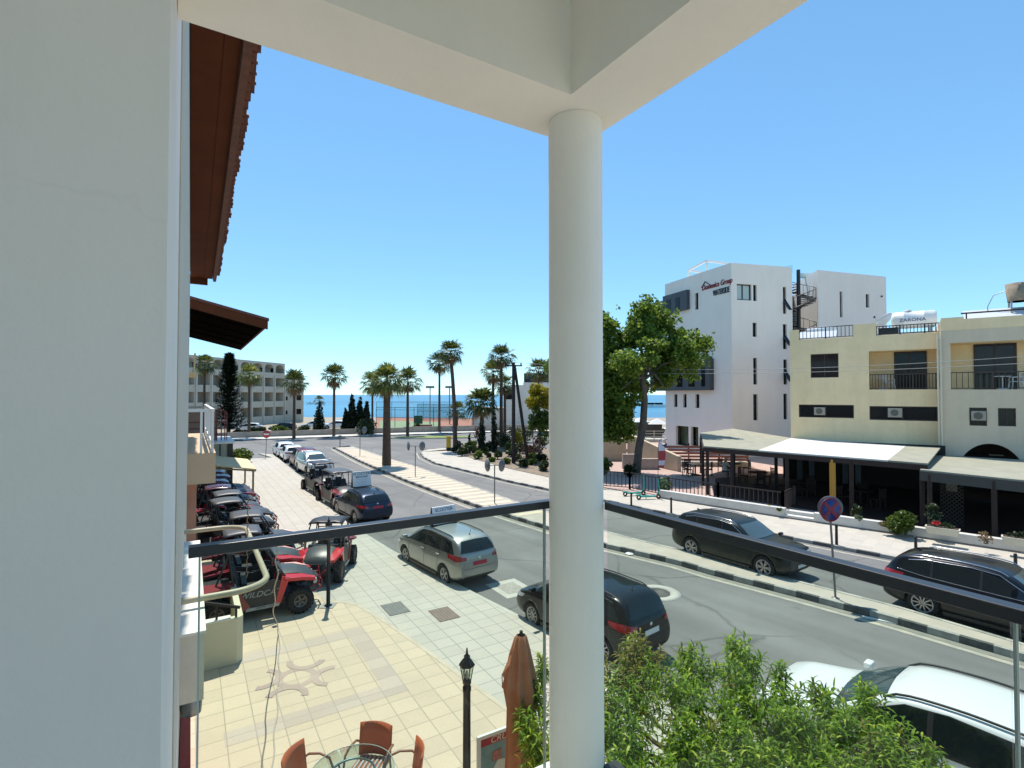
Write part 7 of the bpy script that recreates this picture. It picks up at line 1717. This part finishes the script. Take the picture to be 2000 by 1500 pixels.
v = f0(832,79); t = thing('bench', 'brown bench by the low wall of the tennis courts', 'bench', (v.x,v.y,.12), 0); s = MB(); s.box(-.9,.9,-.2,.25,.42,.48); s.build('seat', M_DECK, t); s = MB(); s.box(-.9,.9,.25,.3,.5,.95); s.build('backrest', M_DECK, t)
for x in (-.7,.7): s = MB(); s.box(x-.05,x+.05,-.2,.25,0,.42); s.build('leg', M_BLACK, t)
v = f0(886,77); t = thing('litter_bin', 'blue bin standing by the tall palm trunk at the courts', 'bin', (v.x,v.y,.12), 0); s = MB(); s.lathe([(.22,0),(.27,.8)], n=16); s.build('body', mat('blue bin plastic', (.03,.12,.22), .5), t); s = MB(); s.lathe([(.29,.8),(.29,.86),(.001,.92)], n=16); s.build('lid', M_BLACK, t)
t = thing('umpire_screen', 'small dark green screen board standing on the court', 'screen', (D(817,771,90).x,90,0), 0); s = MB(); s.box(-.75,.75,-.03,.03,.6,2.0); s.build('board', mat('dark green board', (.02,.07,.03), .7), t); s = MB(); s.box(-.7,-.65,-.03,.03,0,.6); s.box(.65,.7,-.03,.03,0,.6); s.build('leg', M_BLACK, t)
# far low wall
M_FWALL = mat('grey beige block wall', (.30,.27,.23), .9, var=.2, vscale=1)
fw_ = inset(FK, 3.7, 1)
def fwall(p, q, h, label): d = q-p; s = MB(); s.box(0,d.length,0,.25,0,h); tag(s.build('low_wall', M_FWALL, loc=(p.x,p.y,0), rz=math.atan2(d.y,d.x)), label, 'wall')
fwall(fw_[0], fw_[2], .85, 'low grey wall in front of the hotel car park'); fwall(fw_[2], fw_[4], .85, 'low grey wall below the dark cypresses'); fwall(fw_[4], fw_[6], .95, 'low grey wall in front of the tennis courts')
# motor boat wake far out
v = D(606,789,400); v.z = -1.45; t = thing('motor_boat', 'tiny white motor boat with wake on the sea', 'boat', (v.x,v.y,-1.5), 0); s = MB(); s.prism([(-2.5,-.9),(2,-.9),(3.6,0),(2,.9),(-2.5,.9)], 0, .9); s.build('hull', M_WHITEP, t); s = MB(); s.prism([(-1,-.6),(1,-.6),(1,.6),(-1,.6)], .9, 1.6); s.build('cabin', M_WHITEP, t); s = MB(); s.prism([(-2.5,-.7),(-2.5,.7),(-16,1.6),(-16,-1.6)], 0, .12); s.build('wake', M_WHITEP, t)
# ================================================================ FAR HOTEL
HP, HQ = Vector((-51,80,0)), Vector((D(556,771,106).x,106,0)); hd = (HQ-HP).normalized(); HL = (HQ-HP).length; rzh = math.atan2(hd.y,hd.x)
ht = thing('hotel', 'long beige four storey hotel with arched top floor balconies by the sea', 'hotel', HP, rzh)
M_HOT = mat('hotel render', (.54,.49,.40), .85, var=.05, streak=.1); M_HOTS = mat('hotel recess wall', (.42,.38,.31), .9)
zh = 11.9; fl = [.6,3.45,6.3,9.15]; holes = []; nb_ = 8; bw_ = HL/nb_
s = MB()
for i in range(nb_):
    for z in fl[:3]: holes.append((i*bw_+.35, (i+1)*bw_-.35, z+.9, z+2.6))
s.wall(HL, 0, 9.0, holes, depth=1.6)
# arched top floor
for i in range(nb_):
    x0, x1 = i*bw_+.35, (i+1)*bw_-.35; cx = (x0+x1)/2; rr = (x1-x0)/2
    s.add([(i*bw_,0,9),(x0,0,9),(x0,0,zh),(i*bw_,0,zh)], [(0,1,2,3)]); s.add([(x1,0,9),((i+1)*bw_,0,9),((i+1)*bw_,0,zh),(x1,0,zh)], [(0,1,2,3)]); s.add([(x0,0,9),(x1,0,9),(x1,0,9.9),(x0,0,9.9)], [(0,1,2,3)])
    for k in range(10):
        a = x0+(x1-x0)*k/10; b = x0+(x1-x0)*(k+1)/10; f = lambda x: 10.8+.75*math.sqrt(max(0,1-((x-cx)/rr)**2)); s.add([(a,0,f(a)),(b,0,f(b)),(b,0,zh),(a,0,zh)], [(0,1,2,3)]); s.add([(a,0,f(a)),(a,1.6,f(a)),(b,1.6,f(b)),(b,0,f(b))], [(0,1,2,3)])
    s.add([(x0,0,9.9),(x0,1.6,9.9),(x1,1.6,9.9),(x1,0,9.9)], [(0,1,2,3)])
s.add([(0,0,zh),(HL,0,zh),(HL,10,zh),(0,10,zh)], [(0,1,2,3)]); s.add([(HL,0,0),(HL,10,0),(HL,10,zh),(HL,0,zh)], [(0,1,2,3)]); s.build('wall', M_HOT, ht)
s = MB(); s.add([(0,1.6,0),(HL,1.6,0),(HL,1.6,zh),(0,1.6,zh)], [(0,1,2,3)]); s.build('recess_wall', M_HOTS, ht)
for i in range(nb_):
    for z in fl: q = MB(); q.box(i*bw_+bw_*.30,i*bw_+bw_*.62,1.53,1.58,z+.95,z+2.3); q.build('balcony_door', M_GLASSD, ht)
s = MB()
for i in range(nb_+1): s.box(i*bw_-.12,i*bw_+.12,-.18,-.002,.3,9.3)
s.build('pilasters', mat('pale hotel trim', (.56,.53,.44), .85), ht)
# end wing
wd = Vector((D(593,771,108).x,108,0)); e = wd-HQ; s = MB(Matrix.Identity(4)); re_ = Matrix.Rotation(-rzh,4,'Z') @ (wd-HP); rq = Vector((HL,0,0)); re_.z = 0
dv = (re_-rq); Lw = dv.length; Tw = Matrix.Translation(rq) @ Matrix.Rotation(math.atan2(dv.y,dv.x),4,'Z')
s = MB(Tw); hw3 = [(Lw*.62,Lw*.88,z+1.0,z+2.1) for z in fl[:3]]+[(Lw*.06,Lw*.16,z+1.0,z+1.8) for z in fl[:3]]; s.wall(Lw, 0, 9.6, hw3, depth=.2); s.add([(0,0,9.6),(Lw,0,9.6),(Lw,8,9.6),(0,8,9.6)], [(0,1,2,3)]); s.add([(Lw,0,0),(Lw,8,0),(Lw,8,9.6),(Lw,0,9.6)], [(0,1,2,3)]); s.build('end_wing', M_HOT, ht)
for h in hw3: s = MB(Tw); s.box(h[0],h[1],.15,.18,h[2],h[3]); s.build('window', M_GLASSD, ht)
# far house right of the palms
v = D(985,771,88); t = thing('far_house', 'low white modern house with dark boxes behind the palms and pole', 'house', (v.x,v.y,0), R(-4))
k_ = 88/F; zz = lambda py: D(1000,py,88).z
s = MB(); s.box(-5.5,0,1,9,0,zz(800)); s.box(0,3.2,0,8,0,zz(752)); s.box(3.2,12,-.4,8,0,zz(747)); s.build('wall', M_WW, t)
s = MB(); s.box(3.3,12,.2,7,zz(747),zz(729)); s.build('dark_storey', mat('dark blue grey cladding', (.02,.025,.035), .6), t); s = MB(); s.box(.1,1.7,-.05,.02,zz(780),zz(762)); s.build('window', M_GLASSD, t); s = MB(); s.box(-5.6,0,.8,9.1,zz(800),zz(797)); s.build('roof', M_CONC, t)
# seaside parasols & low cafe right of trunk
for px, py, w_, Y, lb in ((1250,822,22,66,'white square beach parasol behind the big tree trunk'),(1284,824,20,63,'white square beach parasol next to the white office wall')):
    v = D(px, py, Y); k_ = Y/F; t = thing('beach_parasol', lb, 'parasol', (v.x,v.y,0), 0, 'white parasols by the sea'); s = MB(); w2_ = w_*k_; s.add([(-w2_,-w2_*.6,v.z-.25),(w2_,-w2_*.6,v.z-.25),(w2_,w2_*.6,v.z-.25),(-w2_,w2_*.6,v.z-.25),(0,0,v.z+.45)], [(0,1,4),(1,2,4),(2,3,4),(3,0,4),(3,2,1,0)]); s.build('canopy', M_WHITEP, t); s = MB(); s.tube([(0,0,0),(0,0,v.z)], .05, 6); s.build('pole', M_BLACK, t)
v = D(1270,845,60); t = thing('beach_bar', 'dark low terrace bar under the white parasols', 'bar', (v.x,v.y,0), 0); s = MB(); s.box(-3,2.2,0,3,.0,.5); s.build('platform', M_CONC, t); s = MB(); s.box(-3,2.2,2.9,3,.5,2.3); s.build('back_wall', mat('dark bar front', (.05,.05,.045), .8, var=.4, vscale=3), t)
s = MB()
for z in (.8,1.1,1.4): s.box(-3,2.2,-.03,.03,z,z+.06)
for x in (-3,-1.3,.4,2.1): s.box(x,x+.08,-.04,.04,.5,1.5)
s.build('railing', M_CONC, t)
v = D(1258,771,120); s = MB(); s.prism([(-60,0),(60,0),(60,4),(-60,4)], -2, -.4); o = s.build('breakwater', mat('dark rocks', (.10,.09,.085), .9, var=.4, vscale=.6, bump=1, bscale=2)); o.location = (D(1285,771,330).x,330,0); struct(o)
for i, (px, lb) in enumerate(((1272,'small white yacht moored at the distant breakwater'),(1288,'second white yacht moored at the distant breakwater'))):
    v = D(px,771,300); t = thing('yacht', lb, 'boat', (v.x,v.y,-1.5), R(20), 'yachts at the breakwater'); s = MB(); s.prism([(-5,-1.4),(3,-1.4),(6,0),(3,1.4),(-5,1.4)], 0, 1.5); s.build('hull', M_WHITEP, t); s = MB(); s.prism([(-2.5,-1),(1.5,-1),(1.5,1),(-2.5,1)], 1.5, 2.6); s.build('cabin', M_GLASSD, t)
# dark awning behind wall, canopy block far right of trunk
t = thing('shade_sail', 'dark green sloping shade canopy behind the beige boundary wall', 'canopy', D(1215,850,50)*1.0, 0); t.location.z = 0; s = MB(); s.slab([(-1.2,0,2.6),(2.6,0,1.0),(2.6,3,1.6),(-1.2,3,3.0)], .06); s.build('canvas', mat('dark teal canvas', (.02,.05,.05), .8), t); s = MB(); s.box(-1.2,-1.1,0,.1,0,2.6); s.box(2.5,2.6,0,.1,0,1.0); s.build('post', M_BLACK, t)
# ---- scooters
M_TEAL = mat('turquoise scooter plastic', (.02,.32,.26), .4)
def scooter(px, py, rz, label):
    v = G(px, py, PZ); t = thing('electric_scooter', label, 'scooter', (v.x,v.y,PZ), rz, 'turquoise rental scooters'); s = MB(); s.box(-.5,.35,-.09,.09,.12,.19); s.build('deck', M_TEAL, t, bevel=.02)
    s = MB(); s.tube([(.42,0,.2),(.58,0,.45),(.50,0,1.08)], .035, 8); s.build('stem', M_TEAL, t); s = MB(); s.tube([(.50,-.27,1.1),(.50,.27,1.1)], .018, 6); s.build('handlebar', M_BLACK, t)
    for x in (.52,-.58): q = MB(); q.lathe([(.06,-.03),(.12,-.03),(.12,.03),(.06,.03)], c=(x,0,.12), axis='y', n=18, closed=True); q.build('wheel', M_TYRE, t)
    s = MB(); s.box(-.72,-.48,-.06,.06,.22,.26); s.build('mudguard', M_TEAL, t); s = MB(); s.bar((-.1,.0,.12),(-.14,.16,0),.02); s.build('kick_stand', M_BLACK, t)
scooter(1240,968, R(15), 'left turquoise rental scooter parked against the black fence'); scooter(1268,975, R(10), 'right turquoise rental scooter next to the low white wall')
# ---- pavement bollards
for i, (px, py, h_, lb) in enumerate(((1233,991,.72,'black bollard on the right pavement nearest the scooters'),(1311,1002,.72,'black bollard on the pavement above the dark green SUV'),(1634,1064,.75,'black bollard right of the no stopping sign pole'),(1789,1090,.72,'black bollard peeking over the roof of the big black SUV'),(1984,1128,.72,'black bollard at the right edge of the picture'))):
    v = G(px, py, PZ); s = MB(); s.lathe([(.055,0),(.05,.02),(.045,h_-.12),(.05,h_-.11),(.05,h_-.08),(.045,h_-.07),(.045,h_-.02),(.02,h_)], n=12); tag(s.build('bollard', M_BLACK, loc=(v.x,v.y,PZ)), lb, 'bollard', 'black bollards along the right pavement')
# ---- feather banner
v = G(1285,948,.2); zt = D(1294,857,v.y).z; t = thing('feather_banner', 'red and white feather banner beside the terrace entrance', 'banner', (v.x,v.y,.18), R(8)); k_ = v.y/F
s = MB(); zt -= .18; W3 = .45
def bpt(f): # outline half
    return (.06+W3*math.sin(min(1,f*2.2)*math.pi/2)*(1 if f < .6 else 1-(f-.6)*.6), zt*(1-.62*f))
cols = [0,0,1,1,0,1]; m_b = [mat('banner white', (.70,.68,.72), .7), mat('banner red', (.42,.06,.07), .7)]
for k in range(12):
    a, b = bpt(k/12), bpt((k+1)/12); s.m = 0 if k < 5 else (1 if k < 9 else (0 if k < 11 else 1)); s.add([(.05,0,a[1]),(a[0],.03,a[1]),(b[0],.03,b[1]),(.05,0,b[1])], [(0,3,2,1)])
s.build('flag', m_b, t); s = MB(); s.tube([(.0,0,0),(.03,0,zt*.8),(.10,0,zt*.96),(.30,0,zt*1.02),(.6,0,zt*.98)], .015, 6); s.build('pole', M_BLACK, t)
s = MB(); s.add([(.25,.018,zt*.86),(.62,.026,zt*.90),(.55,.024,zt*.82)], [(0,2,1)]); s.build('printed_mark', M_NAVYL, t)
# ---- terrace furniture
def wtable(x, y, label):
    t = thing('terrace_table', label, 'table', (x,y,PZ+.06), 0, 'round dark terrace tables'); s = MB(); s.lathe([(.55,.70),(.55,.74),(.001,.74)], n=24); s.build('tabletop', M_WOODD, t); s = MB(); s.tube([(0,0,0),(0,0,.7)], .05); s.lathe([(.3,0),(.28,.04),(.06,.08)], n=12); s.build('pedestal', M_BLACK, t)
def wchair(x, y, rz, label):
    t = thing('terrace_chair', label, 'chair', (x,y,PZ+.06), rz, 'dark slatted terrace chairs'); s = MB(); s.box(-.24,.24,-.24,.24,.42,.46); s.build('seat', M_WOODD, t); s = MB()
    for k in range(5): s.box(-.24,.24,.20,.235,.52+k*.09,.585+k*.09)
    s.box(-.24,-.2,.18,.2,.4,1.0); s.box(.2,.24,.18,.2,.4,1.0); s.build('backrest', M_WOODD, t)
    for xx in (-.22,.22):
        for yy in (-.22,.2): q = MB(); q.box(xx-.02,xx+.02,yy-.02,yy+.02,0,.42); q.build('leg', M_WOODD, t)
pl_ = [((1358,927),'outer table left of the pergola'),((1432,925),'table behind the first pergola posts'),((1480,945),'table deep under the pergola'),((1560,965),'table in mid pergola behind the wall steps'),((1680,985),'table at the right end of the pergola')]
for k, ((px, py), lb) in enumerate(pl_):
    v = G(px, py, .2); wtable(v.x, v.y, lb)
    for j, a in enumerate((100, 215, 330)):
        r_ = .85; x, y = v.x+r_*math.cos(R(a+k*20)), v.y+r_*math.sin(R(a+k*20)); wchair(x, y, R(a+k*20-90), 'dark slatted chair, %s of the %s' % (('far side','left','right')[j], lb))
# ---- planters
def planter(px, py, label, flower=False):
    v = G(px, py, .5); t = thing('planter', label, 'planter', (v.x,v.y,.5), math.atan2((BR[8]-BR[7]).y,(BR[8]-BR[7]).x)); s = MB(); s.add([(-.42,-.13,0),(.42,-.13,0),(.42,.13,0),(-.42,.13,0),(-.5,-.17,.26),(.5,-.17,.26),(.5,.17,.26),(-.5,.17,.26)], [(3,2,1,0),(0,1,5,4),(1,2,6,5),(2,3,7,6),(3,0,4,7),(4,5,6,7)]); s.build('trough', mat('cream trough', (.60,.55,.42), .8, var=.1), t, bevel=.01)
    s = MB(); s.box(-.45,.45,-.13,.13,.26,.275); s.build('soil', mat('soil', (.06,.04,.03), .95), t)
    s = MB(); leafcloud(s, [(0,0,.36,.4,.14,.12)], 90, .06); s.build('foliage', L_BUSHD, t)
    if flower: s = MB(); leafcloud(s, [(-.18,-.05,.40,.13,.1,.07)], 60, .05); s.build('flowers', M_FLR, t)
planter(1841,1044,'cream stone trough with red flowers on the low white wall', True); planter(1995,1066,'cream stone trough cut by the right edge of the picture')
# ---- litter on the road
v = G(1726,1214); s = MB(); s.box(-.45,.45,-.04,.04,.006,.03); s.box(-.2,.55,.05,.12,.006,.016); tag(s.build('litter_strip', M_WHITEP, loc=(v.x,v.y,0), rz=R(-35)), 'white strip of litter lying in the gutter by the median kerb', 'litter')
v = G(1230,1083); s = MB(); s.lathe([(.10,0),(.16,.03),(.10,.06),(.001,.05)], n=7, smooth=False); tag(s.build('litter_bag', M_WHITEP, loc=(v.x,v.y,.006)), 'crumpled white paper in the road just right of the column', 'litter')
# ---- people
M_SKIN = mat('skin', (.42,.24,.16), .5); M_HAIR = mat('dark hair', (.02,.015,.01), .7)
def person(label, loc, rz, pose, top, bottom, hair=M_HAIR):
    t = thing('person', label, 'person', loc, rz)
    if pose == 'stand': J = dict(pel=(0,0,.95),chest=(0,.01,1.35),neck=(0,0,1.5),head=(0,.01,1.64),lk=(.10,.03,.5),la=(.11,-.04,.08),lt=(.12,.12,.04),rk=(-.10,.05,.5),ra=(-.11,0,.08),rt=(-.12,.16,.04),le=(.24,-.02,1.14),lh=(.25,.10,.90),re=(-.24,-.02,1.14),rh=(-.25,.10,.90))
    else: J = dict(pel=(0,0,.52),chest=(0,.05,.92),neck=(0,.09,1.08),head=(0,.13,1.22),lk=(.12,.45,.50),la=(.12,.42,.08),lt=(.12,.56,.04),rk=(-.12,.45,.50),ra=(-.13,.38,.08),rt=(-.13,.54,.04),le=(.25,.15,.74),lh=(.12,.40,.78),re=(-.25,.15,.74),rh=(-.12,.40,.78))
    names = list(J); vs = [Vector(J[k]) for k in names]; ix = {k:i for i,k in enumerate(names)}
    sh = {}
    for sd_, sx in (('l',.17),('r',-.17)):
        ix[sd_+'s'] = len(vs); vs.append(Vector(J['chest'])+Vector((sx,0,.07))); ix[sd_+'p'] = len(vs); vs.append(Vector(J['pel'])+Vector((sx*.5,0,-.04)))
    E_ = [('pel','chest'),('chest','neck'),('neck','head')]+[(a+b, a+c) for a in 'lr' for b, c in (('s','e'),('e','h'),('p','k'),('k','a'),('a','t'))]+[('chest','ls'),('chest','rs'),('pel','lp'),('pel','rp')]
    rad = dict(pel=.14,chest=.15,neck=.055,head=.10,ls=.07,rs=.07,le=.045,re=.045,lh=.035,rh=.035,lp=.095,rp=.095,lk=.06,rk=.06,la=.045,ra=.045,lt=.035,rt=.035)
    me = bpy.data.meshes.new('body'); me.from_pydata([tuple(v_) for v_ in vs], [(ix[a],ix[b]) for a, b in E_], []); o = bpy.data.objects.new('body', me); COL.objects.link(o)
    o.modifiers.new('s','SKIN'); o.modifiers.new('u','SUBSURF').levels = 1
    for k, i in ix.items(): me.skin_vertices[0].data[i].radius = (rad[k],)*2; 
    me.skin_vertices[0].data[ix['pel']].use_root = True
    m2 = evaluated(o); o.modifiers.clear(); o.data = m2; m2.materials.clear(); [m2.materials.append(x) for x in (M_SKIN, top, bottom)]
    zp, zn = J['pel'][2], J['neck'][2]
    for p in m2.polygons:
        p.use_smooth = True; c = p.center; hand = min((c-Vector(J[k])).length for k in ('lh','rh')) < .12
        p.material_index = 0 if c.z > zn-.02 or hand else (1 if c.z > zp-.02 and (pose == 'stand' or c.y < .3) else 2)
    o.parent = t; h = Vector(J['head'])
    s = MB(); s.lathe([(.001,-.02),(.085,0),(.105,.05),(.09,.11),(.05,.14),(.001,.15)], c=(h.x,h.y-.015,h.z), n=14); s.build('hair', hair, t)
    for x in (-.035,.035): s = MB(); s.lathe([(.001,.0),(.012,.004),(.001,.012)], c=(x,h.y+.095,h.z+.02), axis='y', n=8); s.build('eye', M_BLACK, t)
    return t
v = G(1432,935,.2); person('person in a white top seated at the shaded terrace table', (v.x-.3,v.y+.6,.16), R(200), 'sit', M_WHITEP, mat('grey trousers', (.08,.08,.09), .8), mat('grey hair', (.55,.53,.5), .8))
v = f0(797,78); person('distant person in a pale top standing by the court wall', (v.x,v.y,.13), R(160), 'stand', mat('pale shirt', (.45,.45,.5), .8), mat('dark trousers', (.03,.03,.04), .8))
